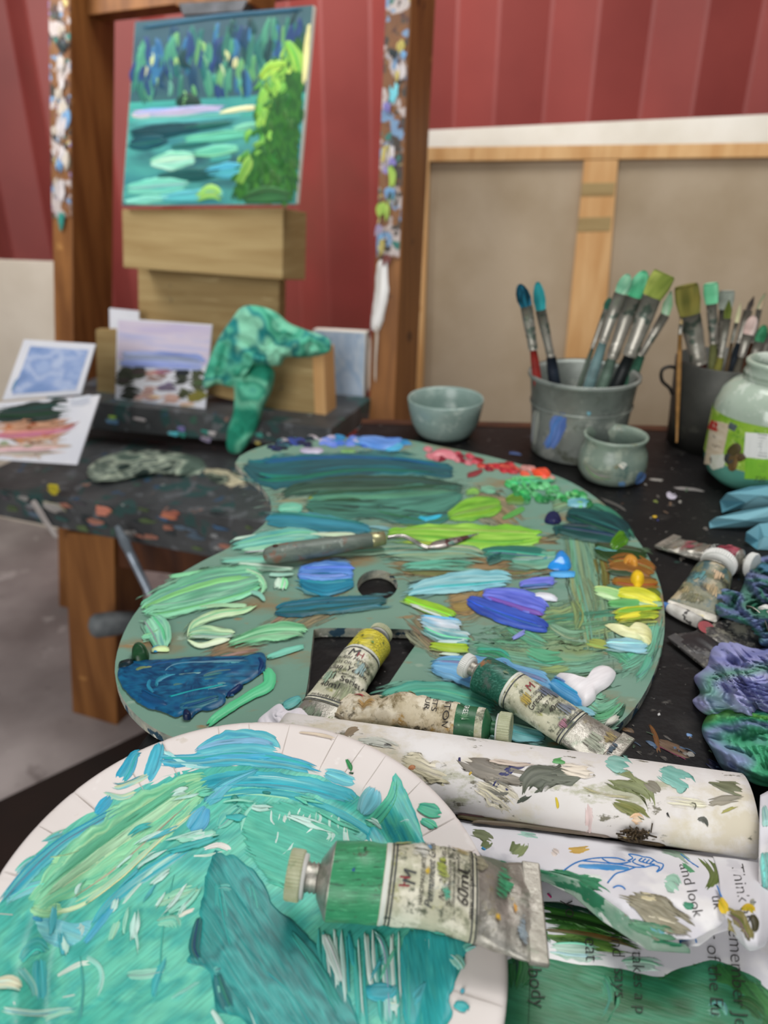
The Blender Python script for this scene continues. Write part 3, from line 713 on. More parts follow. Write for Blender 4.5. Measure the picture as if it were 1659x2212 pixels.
Bt = Surf((0, 0, B0[2] + 0.0), (1, 0, 0), (0, 1, 0))
btz = BPs().hit(np.array(190.), np.array(1081.))[2]
BT = Surf((0, 0, btz), (1, 0, 0), (0, 1, 0))
o = LUMP('old_rag', BT, '190,1012 230,985 300,972 380,978 440,992 452,1016 420,1030 330,1024 250,1040 200,1038', .02, '5a6a60 8a9888 b4bca8 46544e 9aa494 303c38', MAT['rag_cloth'], None, fs=34, seed=14, csc=24, base=BT.hit(np.array(320.), np.array(1010.)))
tag(o, 'stiff grey-green painting rag lying on the low bench', 'rag')
o = LUMP('old_rag', BT, '440,1012 500,1015 548,1030 560,1052 530,1066 480,1050 450,1038', .02, '3c4640 6a7464 98a08c 2c3430 c0b89c', MAT['rag_cloth'], None, fs=40, seed=19, csc=26, base=BT.hit(np.array(500.), np.array(1040.)))
tag(o, 'small dark balled rag on the bench beside the palette tip', 'rag')
sp0 = BPs(.03).hit(np.array(252.), np.array(1136.)); sp1 = BPs(.05).hit(np.array(330.), np.array(1296.)); sd_ = unit(sp1 - sp0)
sp2 = sp0 + sd_ * (sp0[2] / -sd_[2])
lb = thing('long_brush', 'long slim brush leaning on the low bench behind the palette', 'brush', sp2)
sy = unit(np.cross(sd_, (0, 1, 0))); sz = np.cross(sd_, sy); Lh = np.linalg.norm(sp2 - sp0)
V, Fc = lathe([(0, .004), (.03, .009), (.05, .007)], 12, sp0, (sd_, sy, sz), cap0=True); mkobj('bristles', V, Fc, pmat('br_grey', '6f7880', '555e66', 40), lb)
V, Fc = lathe([(.05, .0075), (.13, .007)], 12, sp0, (sd_, sy, sz)); mkobj('ferrule', V, Fc, pmat('br_ferrule', '9aa4b0', '78828c', 40, rough=.4, metal=.6), lb)
V, Fc = lathe([(.13, .007), (.2, .008), (Lh, .004)], 12, sp0, (sd_, sy, sz), cap1=True); mkobj('handle', V, Fc, pmat('br_tan', '9c8a5c', '7c6c48', 40), lb)

# added slab, its dark brown stands in for shade on the floor
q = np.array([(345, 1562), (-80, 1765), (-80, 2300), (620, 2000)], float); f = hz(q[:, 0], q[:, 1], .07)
o = Bag().hexa(f, f - np.array([0, 0, .07])).build('floor_shade_slab', pmat('floor_shade_brown', '24130b', '170c07', 6., rough=.7), base=(f.mean(0)[0], f.mean(0)[1], 0), bevel=.004)
tag(o, 'dark slab standing in for the shaded floor beside the table', 'shade slab')

# ------------------------------------------------------------------ canvases stacked behind the table
PSC = math.radians(13); cu = np.array([math.cos(PSC), -math.sin(PSC), 0]); lean = math.radians(6)
cv = np.array([math.sin(PSC) * math.sin(lean), math.cos(PSC) * math.sin(lean), math.cos(lean)])
K0 = hy(1300, 600, 1.95)
KP = lambda off=0.0: Surf(K0 + unit(np.cross(cu, cv)) * off, cu, cv)
cb = thing('stretched_canvas', 'back of a large stretched canvas on a pine frame behind the brush pots', 'canvas', KP().hit(np.array(1300.), np.array(900.)) * np.array([1, 1, 0]))
slab('canvas_sheet', KP(-.02), '905,330 1790,315 1790,900 885,900', .002, MAT['canvas_back'], cb, floor=True, bevel=0)
slab('stretcher_bar', KP(0), '918,318 1790,306 1790,338 918,349', .022, MAT['pine'], cb)
slab('stretcher_bar', KP(0), '903,345 927,345 910,900 884,900', .022, MAT['pine'], cb, floor=True)
slab('stretcher_bar', KP(0), '1262,346 1336,345 1300,800 1217,800', .022, MAT['pine'], cb, floor=True)
slab('stretcher_bar', KP(0), '1730,338 1790,338 1750,900 1690,900', .022, MAT['pine'], cb, floor=True)
slab('staple_band', KP(.001), '1258,395 1330,394 1326,424 1254,425', .003, MAT['block_wood'], cb)
slab('staple_band', KP(.001), '1250,470 1322,468 1318,500 1246,502', .003, MAT['block_wood'], cb)
wc = slab('white_canvas', KP(-.06), '922,281 1800,240 1800,900 890,900', .03, MAT['gesso'], base=KP(-.06).hit(np.array(1300.), np.array(900.)) * np.array([1, 1, 0]), floor=True)
tag(wc, 'white primed canvas edge showing above the pine-framed canvas', 'canvas')
# ------------------------------------------------------------------ palette (a kidney board with thumb hole and notch)
PZ = TZ + .009
PAL = Surf((0, 0, PZ), (1, 0, 0), (0, 1, 0))
pmat('palette_base', '6f9484', '7b9d8c', 9., rough=.38, spec=.25, bump=.25, bscale=120., dist=.0006, detail=9.,
     spots=[('8a7858', 9., .56, (1, 1.8, 1), .12), ('62907c', 12., .58, (1, 2, 1), .1), ('95805e', 40., .62, (1, 2.5, 1), .1), ('93aa98', 60., .66, (1, 2, 1), .1)])
pmat('palette_edge', 'b9b6a4', '6d7d78', 60., rough=.6, spots=[('2c4a5c', 70., .58), ('e0ddd2', 90., .62)], bump=.5)
outline = '''508,1000 530,978 600,956 720,946 860,948 950,964 1050,984 1150,1011 1230,1040 1300,1085 1360,1145 1402,1205 1428,1270 1436,1335 1430,1400 1406,1470 1370,1530 1318,1580
 1240,1640 1100,1646 900,1646 700,1646 520,1634 420,1608 340,1577 287,1537 257,1492 248,1442 262,1380 295,1320 350,1265 430,1216 500,1181 550,1150 580,1120 587,1090 568,1054 530,1022'''
hole_t = [(815 + 44 * math.cos(a), 1264 + 33 * math.sin(a)) for a in np.linspace(0, 2 * np.pi, 28, endpoint=False)]
hole_n = '676,1372 678,1362 688,1357 780,1357 888,1360 902,1366 906,1380 880,1418 838,1480 800,1535 770,1580 745,1612 700,1616 648,1606 652,1540 664,1480 671,1420'
palette = thing('artist_palette', 'large kidney-shaped palette covered in green and blue oil paint', 'palette', hz(830, 1300, TZ))
def board_mesh():
    loops = [spline(pts(outline), 150, True), np.array(hole_t), spline(pts(hole_n), 60, True)]
    bm = bmesh.new(); sides = []
    ed = []
    for L in loops:
        P = hz(L[:, 0], L[:, 1], PZ) - wbase(palette)
        vs = [bm.verts.new(p) for p in P]; sides.append(vs)
        ed += [bm.edges.new((vs[i], vs[(i + 1) % len(vs)])) for i in range(len(vs))]
    bmesh.ops.triangle_fill(bm, edges=ed, use_beauty=True, use_dissolve=False)
    for f in bm.faces:
        if f.normal.z < 0: f.normal_flip()
    topf = list(bm.faces)
    r = bmesh.ops.extrude_face_region(bm, geom=topf)
    for v in r['geom']:
        if isinstance(v, bmesh.types.BMVert): v.co.z -= .0085
    bmesh.ops.recalc_face_normals(bm, faces=bm.faces)
    for f in bm.faces:
        f.material_index = 1 if abs(f.normal.z) < .5 else 0
    me = bpy.data.meshes.new('board'); bm.to_mesh(me); bm.free()
    me.materials.append(MAT['palette_base']); me.materials.append(MAT['palette_edge'])
    o = bpy.data.objects.new('board', me); COL.objects.link(o); o.parent = palette
board_mesh()

# ------------------------------------------------------------------ pots and jars
pmat('zinc', '9aa09a', '7d847e', 18., rough=.45, metal=.35, bump=.3, bscale=60., spots=[('b4b8b0', 30., 0.545), ('6a6f62', 36., 0.565), ('5f6664', 20., 0.585)], detail=9., nr=.68, sw=.09)
pmat('zinc_dark', '4f4f4a', '3f403d', 14., rough=.5, metal=.4, bump=.2, spots=[('65655c', 20., 0.565)], detail=9., nr=.68, sw=.09)
pmat('pot_glass', '8e9c8e', '74867c', 22., rough=.22, spots=[('a9b3a3', 40., 0.525), ('7c7a5c', 46., 0.585), ('55706a', 30., 0.585)], bump=.25, bscale=80., detail=9., nr=.68, sw=.09)
pmat('bowl_glass', '8fa39c', '7a918a', 20., rough=.25, spots=[('a6b6ae', 34., 0.545)], bump=.1, detail=9., nr=.68, sw=.09)
pmat('liquid_dark', '33504a', '24403c', 30., rough=.15)
pmat('wire', '3b3a38', rough=.4, metal=.7)

def pot(name, label, cat, px, py, prof, mt, zoff=0.0, seg=48, part='body'):
    b = hz(px, py, TZ + zoff); t = thing(name, label, cat, b)
    V, Fc = lathe(prof, seg, b, cap0=False)
    mkobj(part, V, Fc, MAT[mt], t)
    return t, b

BZ = .1
bk1, bb1 = pot('brush_bucket', 'dented zinc bucket with a blue paint smear holding seven brushes', 'bucket', 1243, 972,
   [(.004, 0), (.004, .052), (0, .054), (.002, .056), (.05, .060), (BZ - .004, .0645), (BZ - .003, .0665), (BZ, .067), (BZ + .001, .0655), (BZ - .004, .063), (.05, .058), (.006, .053), (.006, 0)], 'zinc')
V, Fc = lathe([(BZ - .005, .0652), (BZ - .003, .0678), (BZ + .001, .0678), (BZ + .002, .066)], 48, bb1); mkobj('rolled_rim', V, Fc, MAT['zinc'], bk1)
V, Fc = lathe([(BZ * .62, .0622), (BZ * .64, .0632), (BZ * .66, .0626)], 48, bb1); mkobj('pressed_band', V, Fc, MAT['zinc'], bk1)
br1 = Rev(bb1, lambda z: .056 + (z / BZ) * .0092, BZ)
S(bk1, br1, '1222,892,12 1206,915,34 1196,945,26 1178,975,20', '5c7ab8 6a86c4 4f6cac', th=.001, rag=.15, name='paint_smear')
S(bk1, br1, '1268,890,6 1276,896,12', '6fa8b8 84b8c4', th=.001, name='paint_smear')
S(bk1, br1, '1160,880,10 1156,920,20 1152,970,12', 'a8aca2 8e948c', th=.0008, rag=.2, dry=.3, name='paint_smear')
B2 = .11
bk2, bb2 = pot('brush_bucket', 'dark zinc bucket with a wire ear behind the pickle jar', 'bucket', 1540, 956,
   [(.004, 0), (.004, .056), (0, .058), (.05, .061), (B2, .064), (B2 + .001, .0625), (.05, .059), (.006, .056), (.006, 0)], 'zinc_dark')
def tubecurve(name, P, r, mt, parent, n=8):
    P = np.asarray(P, float); T = np.gradient(P, axis=0); T /= np.linalg.norm(T, axis=1, keepdims=True)
    a = np.cross(T, (0.13, .2, .97)); a /= np.linalg.norm(a, axis=1, keepdims=True); b = np.cross(T, a)
    th = np.linspace(0, 2 * np.pi, n, endpoint=False)
    V = P[:, None] + r * (a[:, None] * np.cos(th)[None, :, None] + b[:, None] * np.sin(th)[None, :, None])
    return mkobj(name, V.reshape(-1, 3), gridF(len(P), n, True), mt, parent)
ear = spline([(1470, 800), (1448, 792), (1430, 800), (1430, 822), (1446, 838), (1452, 852)], 24)
tubecurve('wire_ear', hy(ear[:, 0], ear[:, 1], bb2[1] - .005), .0022, MAT['wire'], bk2)

gp, gb = pot('glass_pot', 'squat grey-green glass pot crusted with paint standing by the palette', 'pot', 1318, 1030,
   [(.002, 0), (.0, .026), (.002, .033), (.012, .0385), (.022, .0395), (.034, .0375), (.042, .034), (.046, .0335), (.05, .036), (.053, .0365), (.054, .0345), (.05, .0325), (.045, .031), (.035, .034), (.02, .036), (.006, .031), (.006, 0)], 'pot_glass')
V, Fc = lathe([(.03, .0), (.03, .0335)], 32, gb); mkobj('murky_liquid', V, Fc, MAT['liquid_dark'], gp)
gr = Rev(gb, lambda z: np.interp(z, [0, .002, .012, .022, .034, .042, .054], [.026, .033, .0385, .0395, .0375, .034, .0365]), .05)
S(gp, gr, '1390,1020,14 1382,1035,18 1372,1046,8', '3f5f8c 5a7ca8', th=.001, name='paint_smear'); S(gp, gr, '1335,1046,8 1352,1046,14', '5a86b4 7aa0c4', th=.001, name='paint_smear')
S(gp, gr, '1262,1000,10 1290,1022,30 1330,1030,22', '9aa292 88927f aab0a0', th=.0008, dry=.4, name='paint_smear'); S(gp, gr, '1340,1000,10 1352,1010,18', 'c4cabc dfe2da', th=.0008, name='paint_smear')
bw, bbw = pot('glass_bowl', 'frosted grey-green glass bowl at the back of the table', 'bowl', 960, 938,
   [(.0, 0), (.0, .032), (.006, .038), (.02, .045), (.036, .0485), (.05, .0505), (.052, .0495), (.049, .0475), (.034, .0455), (.018, .041), (.008, .034), (.008, 0)], 'bowl_glass')
V, Fc = lathe([(.0235, 0), (.0235, .0432)], 32, bbw); mkobj('milky_water', V, Fc, pmat('milky', '7b9088', '6c827a', 20, rough=.15), bw)

# pickle jar
m, nt, bs = nmat('jar_glass'); bs.inputs['Base Color'].default_value = c4('dfeee4'); bs.inputs['Roughness'].default_value = .08
bs.inputs['Transmission Weight'].default_value = .55; bs.inputs['IOR'].default_value = 1.2
pmat('jar_film', 'b2c0b0', 'a0b09f', 20., rough=.16, spec=.6, spots=[('cfd8cc', 36., 0.525), ('7f8f80', 60., 0.625)], detail=9., nr=.68, sw=.09)
pmat('teal_water', '5f9f8e', '4f8f80', 12., rough=.15)
jb = hz(1634, 1042, TZ); jar = thing('pickle_jar', 'large glass pickle jar with a green label and teal brush water', 'jar', jb)
JP = [(.0, .033), (.004, .047), (.014, .0575), (.026, .0615), (.06, .062), (.092, .061), (.108, .0555), (.118, .046), (.123, .0375), (.126, .036), (.128, .0375), (.131, .038), (.133, .0365), (.137, .0365), (.139, .0378), (.142, .0378), (.144, .0355)]
V, Fc = lathe(JP + [(.143, .0335), (.125, .034), (.116, .043), (.106, .0525), (.09, .058), (.026, .0585), (.014, .0535), (.006, .042), (.006, 0)], 56, jb); mkobj('glass', V, Fc, MAT['jar_film'], jar)
V, Fc = lathe([(.0, 0), (.0, .0332), (.004, .0474), (.014, .0579), (.026, .0619), (.033, .0623)], 56, jb); mkobj('teal_water_band', V, Fc, MAT['teal_water'], jar)
V, Fc = lathe([(.036, 0), (.036, .058)], 40, jb); mkobj('brush_water', V, Fc, MAT['teal_water'], jar)
V, Fc = lathe([(.1235, .0385), (.1255, .0375), (.1275, .0388)], 56, jb); mkobj('screw_thread', V, Fc, MAT['jar_film'], jar)
JR = Rev(jb, lambda z: np.interp(z, [a for a, b in JP], [b for a, b in JP]), .14)
def band(z0, z1, a0, a1, r, mt, name, par, cols=None, n=40):
    th = np.linspace(a0, a1, n); z = np.linspace(z0, z1, 12)
    V = np.stack([jb[0] + r * np.cos(th)[None, :] + 0 * z[:, None], jb[1] + r * np.sin(th)[None, :] + 0 * z[:, None], jb[2] + z[:, None] + 0 * th[None, :]], -1)
    return mkobj(name, V.reshape(-1, 3), gridF(12, n), mt, par)
pmat('label_green', '9cc23f', '7fb030', 26., rough=.5, spots=[('c8dc7a', 34., 0.505), ('4f8a2c', 44., 0.545), ('e4eec4', 60., 0.585)], detail=9., nr=.68, sw=.09)
jl = band(.034, .087, math.radians(150), math.radians(350), .0629, MAT['label_green'], 'paper_label', jar)
def js(path, cols, th=.0003, rag=0.0, name='label_print', **kw): return S(jl, JL, path, cols, th=th, rag=rag, name=name, sharp=0, mt=MAT['paint_flat'], **kw)
JL = Rev(jb, lambda z: .0630 + 0 * z, .14)
js('1528,955,95 1547,958,95 1566,962,92', 'd9c8ae cdbb9f e0d2bc')
js('1532,916,20 1543,921,22 1555,925,20', 'c0392e b8322a', name='red_logo_box'); js('1537,919,5 1553,924,5', 'f0e4dc', name='logo_lettering')
for a_, b_, c_ in [('1536,944,3 1541,940,3 1545,946,3 1552,942,3', 0, 0), ('1534,966,3 1540,960,3 1544,967,3 1549,961,3 1556,966,3 1562,960,3', 0, 0)]: js(a_, '5f564c', name='script_lettering')
js('1536,985,8 1538,1005,8', '4a3a34 2f2824'); js('1549,980,30 1549,1000,34 1552,1012,24', 'dcdcd0 c8ccb8')
js('1574,918,14 1590,926,14', '5f6c70 4a5658')
for p_, c_ in [('1568,1000,22 1578,990,30 1588,984,16', '3a3c40 4c4a42'), ('1574,985,20 1590,970,26 1602,966,20', '5a4c30 46401f'), ('1580,1018,16 1584,995,24 1590,975,16', '7c5f34 5c4a2c'), ('1590,992,14 1602,988,18 1612,990,8', '4a3a24 6a5230')]:
    S(jl, JL, p_, c_, th=.0012, rag=.02, name='printed_pickle', mt=MAT['paint_soft'])
js('1641,936,62 1639,965,62 1637,990,62', 'e8e8e4 f0f0ec', name='text_panel')
for k in range(8): js([(1636 - .3 * k, 938 + k * 6.5, 2.2), (1662 - .3 * k, 941 + k * 6.5, 2.2)], '6a6c68', name='text_line')
js('1641,992,62 1640,1012,62 1639,1036,62', '86c22e 74b428', name='green_panel')
for k in range(4): js([(1632, 1000 + k * 5.5, 1.8), (1662, 1002 + k * 5.5, 1.8)], '4a6a24', name='text_line')

def text_poly(s, size=1.0, shear=0.0, thin=0.0, align='LEFT'):
    cu = bpy.data.curves.new('t', 'FONT'); cu.body = s; cu.size = size; cu.shear = shear; cu.offset = thin; cu.align_x = align; cu.resolution_u = 3
    o = bpy.data.objects.new('t', cu); COL.objects.link(o)
    dg = bpy.context.evaluated_depsgraph_get(); me = bpy.data.meshes.new_from_object(o.evaluated_get(dg))
    V = np.array([v.co[:2] for v in me.vertices]); Fc = [list(p.vertices) for p in me.polygons]
    bpy.data.objects.remove(o); bpy.data.curves.remove(cu); bpy.data.meshes.remove(me)
    return V, Fc
def PXT(par, sf, s, x, y, dirx, diry, size, mt, name='lettering', lift=.0004, shear=.15, thin=-.012):
    """lettering on a surface: starts at photo x, y and runs along (dirx, diry)"""
    V, Fc = text_poly(s, 1.0, shear, thin)
    if not len(V): return
    d = unit((dirx, diry)); u = np.array([d[1], -d[0]])
    px = np.array([x, y]) + (V[:, :1] * d + V[:, 1:2] * u) * size
    P = sf.hit(px[:, 0], px[:, 1]); P = P + sf.nrm(P) * (lift + layer(par))
    return mkobj(name, P, Fc, mt, par, smooth=False)
pmat('ink', '33302e', rough=.7); pmat('ink_blue', '2f7fc8', rough=.6); pmat('ink_white', 'e8ebe2', rough=.6); pmat('ink_red', '8c2c34', rough=.6)
PXT(jl, JL, '720', 1628, 1040, 1, .05, 17, MAT['ink'])

# ------------------------------------------------------------------ brushes
pmat('ferrule', 'a8a49a', '8a867c', 60., rough=.35, metal=.5, spots=[('5f6a60', 60., .6), ('d8d4ca', 80., .66)])
_bm = {}
def hm(c, rough=.45):
    k = (c, rough)
    if k not in _bm: _bm[k] = pmat('lacquer_' + c, c, tuple(int(v * .8) for v in (int(c[0:2], 16), int(c[2:4], 16), int(c[4:6], 16))), 60., rough=rough, bump=.1)
    return _bm[k]
def brush(label, tip, bend, fend, low, wb, wf, wh, cb, chandle, dist, group, kind='filbert', bottom=TZ + .012, dy=.0):
    """tip, bristle root, ferrule end, lowest visible handle point (photo positions) at a distance"""
    T, B, F_, L_ = [hy(float(p[0]), float(p[1]), dist + k) for p, k in zip((tip, bend, fend, low), (dy, dy * .8, dy * .45, 0))]
    d = unit(L_ - F_); end = L_ + d * max(0, (L_[2] - bottom) / max(-d[2], .2))
    t = thing('paint_brush', label, 'brush', end, group)
    sc = np.linalg.norm(B - CAM) / FPX
    view = unit(CAM - B)
    def seg(name, path, mt, flat):
        P = np.array([q[0] for q in path]); T_ = np.gradient(P, axis=0); T_ /= np.linalg.norm(T_, axis=1, keepdims=True)
        a = np.cross(T_, view); a /= np.linalg.norm(a, axis=1, keepdims=True); b = np.cross(T_, a)
        n = 16; th = np.linspace(0, 2 * np.pi, n, endpoint=False)
        V = [p + q[1] * sc / 2 * (aa * np.cos(x) + bb_ * np.sin(x) * q[2]) for p, q, aa, bb_ in zip(P, path, a, b) for x in th]
        Fc = gridF(len(P), n, True).tolist() + [list(range(n)), [(len(P) - 1) * n + i for i in range(n)][::-1]]
        return mkobj(name, V, Fc, mt, t)
    lerp = lambda a, b, k: a + (b - a) * k
    if kind == 'filbert': pr = [(0, .25), (.12, .62), (.35, .95), (.65, 1.08), (1, .86)]
    elif kind == 'flat': pr = [(0, .95), (.1, 1.05), (.5, 1.1), (1, .9)]
    else: pr = [(0, .12), (.2, .45), (.55, .95), (1, .8)]
    N_ = 16; th = np.linspace(0, 2 * np.pi, N_, endpoint=False)
    cc = cb.split(); nv = len(pr) * N_
    o = seg('bristles', [(lerp(T, B, k), wb * w_, .4) for k, w_ in pr], MAT['cloth'], .4)
    ca = o.data.color_attributes.new('Col', 'FLOAT_COLOR', 'POINT')
    tt = np.clip(fbm(np.arange(nv) % N_ * .9 + dist * 70, np.arange(nv) // N_ * .5, seed=len(label)) * 1.8 - .4, 0, 1)
    ca.data.foreach_set('color', np.c_[ramp(cc, tt), np.ones(nv)].ravel())
    seg('ferrule', [(B, wf * 1.02, .45), (lerp(B, F_, .35), wf * 1.0, .6), (lerp(B, F_, .8), wf * .82, .95), (lerp(B, F_, .82), wf * .86, .97), (lerp(B, F_, .9), wf * .86, 1), (F_, wf * .8, 1)], MAT['ferrule'], 1)
    seg('handle', [(F_, wh * .8, 1), (lerp(F_, L_, .3), wh * 1.0, 1), (lerp(F_, L_, .75), wh * 1.08, 1), (L_, wh, 1), (lerp(L_, end, .6), wh * .7, 1), (end, wh * .45, 1)], hm(chandle), 1)
G1 = 'brushes in the zinc bucket'; D1 = bb1[1]
brush('dark teal and blue tipped brush with a red handle at bucket left', (1122, 614), (1137, 662), (1152, 755), (1162, 830), 27, 24, 17, '2f8aa8 14404c 0f2c38 2c7a98', 'a8302a', D1 - .012, G1)
brush('teal round-tipped brush with a navy handle beside the red-handled one', (1161, 609), (1168, 670), (1190, 770), (1203, 860), 23, 21, 24, '2a8f98 3aa0a4 1f7a84', '27303e', D1 + .014, G1)
brush('thin dark green brush leaning leftmost of the right-leaning group', (1318, 643), (1310, 668), (1280, 752), (1243, 858), 15, 12, 10, '3c6a58 2c5446', '6b7a6c', D1 + .02, G1)
brush('pale mint filbert brush with a pale blue-green handle', (1358, 592), (1340, 634), (1302, 740), (1264, 862), 25, 24, 22, '8fc4a0 6aa888 a8d4b4', '7f9fa0', D1 - .016, G1)
brush('emerald flat brush with a grey-green handle in the bucket middle', (1394, 585), (1368, 642), (1322, 774), (1290, 866), 33, 30, 24, '2f9a68 57b486 7fc8a0 1f7d54', '7a9484', D1 + .004, G1)
brush('bushy olive-tipped brush with a black handle', (1436, 590), (1408, 642), (1360, 768), (1318, 866), 42, 36, 26, '93a04a 6f8038 b0b860 5c6a34', '1d2224', D1 - .006, G1, 'flat')
brush('slim pale-green brush with a green handle rightmost in the bucket', (1450, 628), (1437, 680), (1384, 768), (1344, 866), 20, 18, 22, 'a8c8a0 7fb088 c8d4c4', '4f8a70', D1 + .02, G1, 'round')
G2 = 'brushes in the dark bucket'; D2 = bb2[1]
brush('wide olive mop brush with a crushed ferrule and dark red handle', (1482, 616), (1490, 680), (1510, 785), (1500, 880), 42, 38, 36, '7f7a3c 97904c 5f6030 8a8040', '6b2420', D2 - .012, G2, 'flat')
brush('thin brush standing by its bare tan wooden handle', (1472, 688), (1471, 700), (1469, 722), (1465, 850), 7, 8, 9, 'b8a078 a08860', 'b98a50', D2 - .03, G2, 'round')
brush('bright mint flat brush with an olive handle', (1535, 612), (1537, 656), (1541, 742), (1537, 870), 25, 19, 17, '7fd4a4 6ac494 98e0b4', '8f9460', D2 - .002, G2, 'flat')
brush('grey-white flat brush behind the small olive one', (1571, 628), (1566, 668), (1556, 752), (1540, 860), 26, 20, 16, 'a8b0a4 8c948a c0c4b8', '2c3440', D2 + .02, G2, 'flat')
brush('small olive brush with a yellow-green handle', (1575, 648), (1571, 688), (1557, 772), (1532, 868), 15, 14, 16, '6f7a38 4f5c28 848c48', 'a8a452', D2 - .022, G2, 'round')
brush('very thin brush with pale cream bristles', (1600, 654), (1591, 697), (1581, 740), (1556, 860), 8, 8, 8, 'd8d4ac c4c498', '7f6a50', D2 + .006, G2, 'round')
brush('slim brush with dark bristles and a slate blue ferrule', (1629, 640), (1616, 670), (1596, 740), (1562, 860), 11, 16, 15, '4c4440 332e2c', '39424c', D2 + .03, G2, 'round')
brush('brush with a pink-rimmed pale head behind the jar mouth', (1629, 682), (1616, 722), (1602, 770), (1575, 862), 21, 17, 14, 'dcc0b8 c8aca4 e8d4cc', '8a8474', D2 + .012, G2)
brush('slim brush with green and peach bristles near the frame edge', (1654, 632), (1640, 668), (1625, 740), (1580, 862), 10, 10, 10, 'd0a890 5c8a68 c0a08c', '8a5a40', D2 + .04, G2, 'round')
brush('short dark green filbert brush low beside the jar', (1652, 702), (1640, 738), (1622, 790), (1590, 866), 19, 16, 12, '3f8a60 2c6a48 54a078', '6a5a48', D2 - .004, G2)
brush('brown-handled brush at the right frame edge', (1676, 690), (1665, 720), (1640, 790), (1600, 866), 14, 14, 13, '8c7c5c 6c6048', '6a4630', D2 + .028, G2)

# ------------------------------------------------------------------ palette knife
pmat('knife_wood', '6f7a70', '5a665e', 50., rough=.4, stretch=(1, 5, 5), spots=[('7c5c4c', 60., 0.545), ('8f9a90', 80., 0.585), ('4a5650', 50., 0.565)], bump=.15, detail=9., nr=.68, sw=.09)
pmat('brass', 'b0ad84', '98966f', 60., rough=.35, metal=.6); pmat('steel', 'b8b4b0', '9c9894', 40., rough=.22, metal=.9)
pmat('steel_dirty', 'b0aaa4', '8a807c', 90., rough=.3, metal=.5, spots=[('5c3c3a', 110., .56), ('6f8f84', 100., .62)])
k0 = hz(582, 1199, PZ + .0112); k1_ = hz(826, 1163, PZ + .0125)
kx = unit(k1_ - k0); ky = unit(np.cross((0, 0, 1), kx)); kz = np.cross(kx, ky); KL = np.linalg.norm(k1_ - k0)
kn = thing('palette_knife', 'wooden-handled palette knife with a cranked steel blade on the palette', 'palette knife', hz(700, 1190, PZ))
V, Fc = lathe([(-.006, .001), (-.0052, .0045), (-.003, .0075), (.004, .0098), (.02, .0105), (KL * .5, .0098), (KL * .93, .0072), (KL * .93 + .0005, .0066)], 28, k0, (kx, ky, kz), cap0=True, cap1=True, sq=.85); hd = mkobj('handle', V, Fc, MAT['knife_wood'], kn)
V, Fc = lathe([(0, .0025), (.0005, .0025)], 16, k0 + kx * .006 + kz * .0084, (kz, kx, ky), cap1=True); mkobj('hanging_hole', V, Fc, pmat('hole_brown', '3a1c10'), hd)
V, Fc = lathe([(KL * .9, .0074), (KL * .9 + .001, .0079), (KL * 1.02, .0072), (KL * 1.02 + .0005, .005)], 28, k0, (kx, ky, kz), cap1=True, sq=.88); fe = mkobj('ferrule', V, Fc, MAT['brass'], kn)
V, Fc = lathe([(0, .0009), (.0008, .0006)], 10, k0 + kx * KL * .96 + kz * .0064 - ky * .001, (kz, kx, ky), cap1=True); mkobj('rivet', V, Fc, MAT['wire'], fe)
sh_ = np.array([hz(838, 1162, PZ + .0135), hz(856, 1159, PZ + .014), hz(873, 1159, PZ + .014), hz(893, 1168, PZ + .0105), hz(910, 1178, PZ + .0065), hz(924, 1183, PZ + .005)])
tubecurve('shank', spline(sh_, 30), .0021, MAT['steel'], kn, 10)
bl_ = spline([(922, 1182), (938, 1169), (968, 1163), (1034, 1151.5)], 14); bu_ = spline([(922, 1184), (948, 1184), (975, 1177), (1034, 1152.5)], 14)
A_ = hz(bl_[:, 0], bl_[:, 1], PZ + .0055); Bq = hz(bu_[:, 0], bu_[:, 1], PZ + .0042)
V = np.concatenate([A_, (A_ + Bq) / 2 + (0, 0, .0004), Bq, Bq - (0, 0, .0008), A_ - (0, 0, .0008)]).reshape(5, 14, 3).transpose(1, 0, 2)
mkobj('blade', V.reshape(-1, 3), gridF(14, 5, True), MAT['steel_dirty'], kn)

# ------------------------------------------------------------------ paint tubes
pmat('tube_metal', 'b4b0a6', '8f8c82', 26., rough=.3, metal=.65, bump=.5, bscale=70., dist=.002, spots=[('c8c4ba', 50., 0.525), ('7f8878', 40., 0.545), ('a8a07c', 60., 0.585)], detail=9., nr=.68, sw=.09)
pmat('label_dirty', 'cfcbb2', 'a8aa90', 40., rough=.6, bump=.2, bscale=120., dist=.0006, spots=[('6f745c', 62., 0.505, (1, 1, 1)), ('e4e0cc', 50., 0.485), ('5a5f4c', 120., 0.555), ('9a9a5c', 70., 0.585), ('7c8f9a', 64., 0.625)], detail=9., nr=.68, sw=.09)
pmat('label_cream', 'd2c6ac', 'b8a98a', 50., rough=.65, bump=.35, bscale=110., dist=.001, spots=[('7f7050', 60., 0.525), ('e2d8c2', 60., 0.495), ('4c4434', 120., 0.565), ('b08c4a', 70., 0.585)], detail=9., nr=.68, sw=.09)
pmat('cap_white', 'bfc2a4', 'a4a884', 80., rough=.5, spots=[('7f8f6a', 90., 0.565)], detail=9., nr=.68, sw=.09)
pmat('cap_clean', 'dfdfda', 'cfcfca', 60., rough=.45); pmat('line_dark', '3c3f42', rough=.5); pmat('line_light', 'd8dad0', rough=.5)
def band_mat(name, c1, c2, sp): return pmat(name, c1, c2, 40., rough=.4, spots=sp, bump=.2, bscale=200., dist=.0004, detail=8., nr=.65, sw=.08)
band_mat('band_green', '3f9a6a', '35885c', [('2c5f44', 90., 0.565, (1, 6, 6)), ('5cb484', 120., 0.545, (.4, 8, 8)), ('4a4a3a', 160., 0.605)])
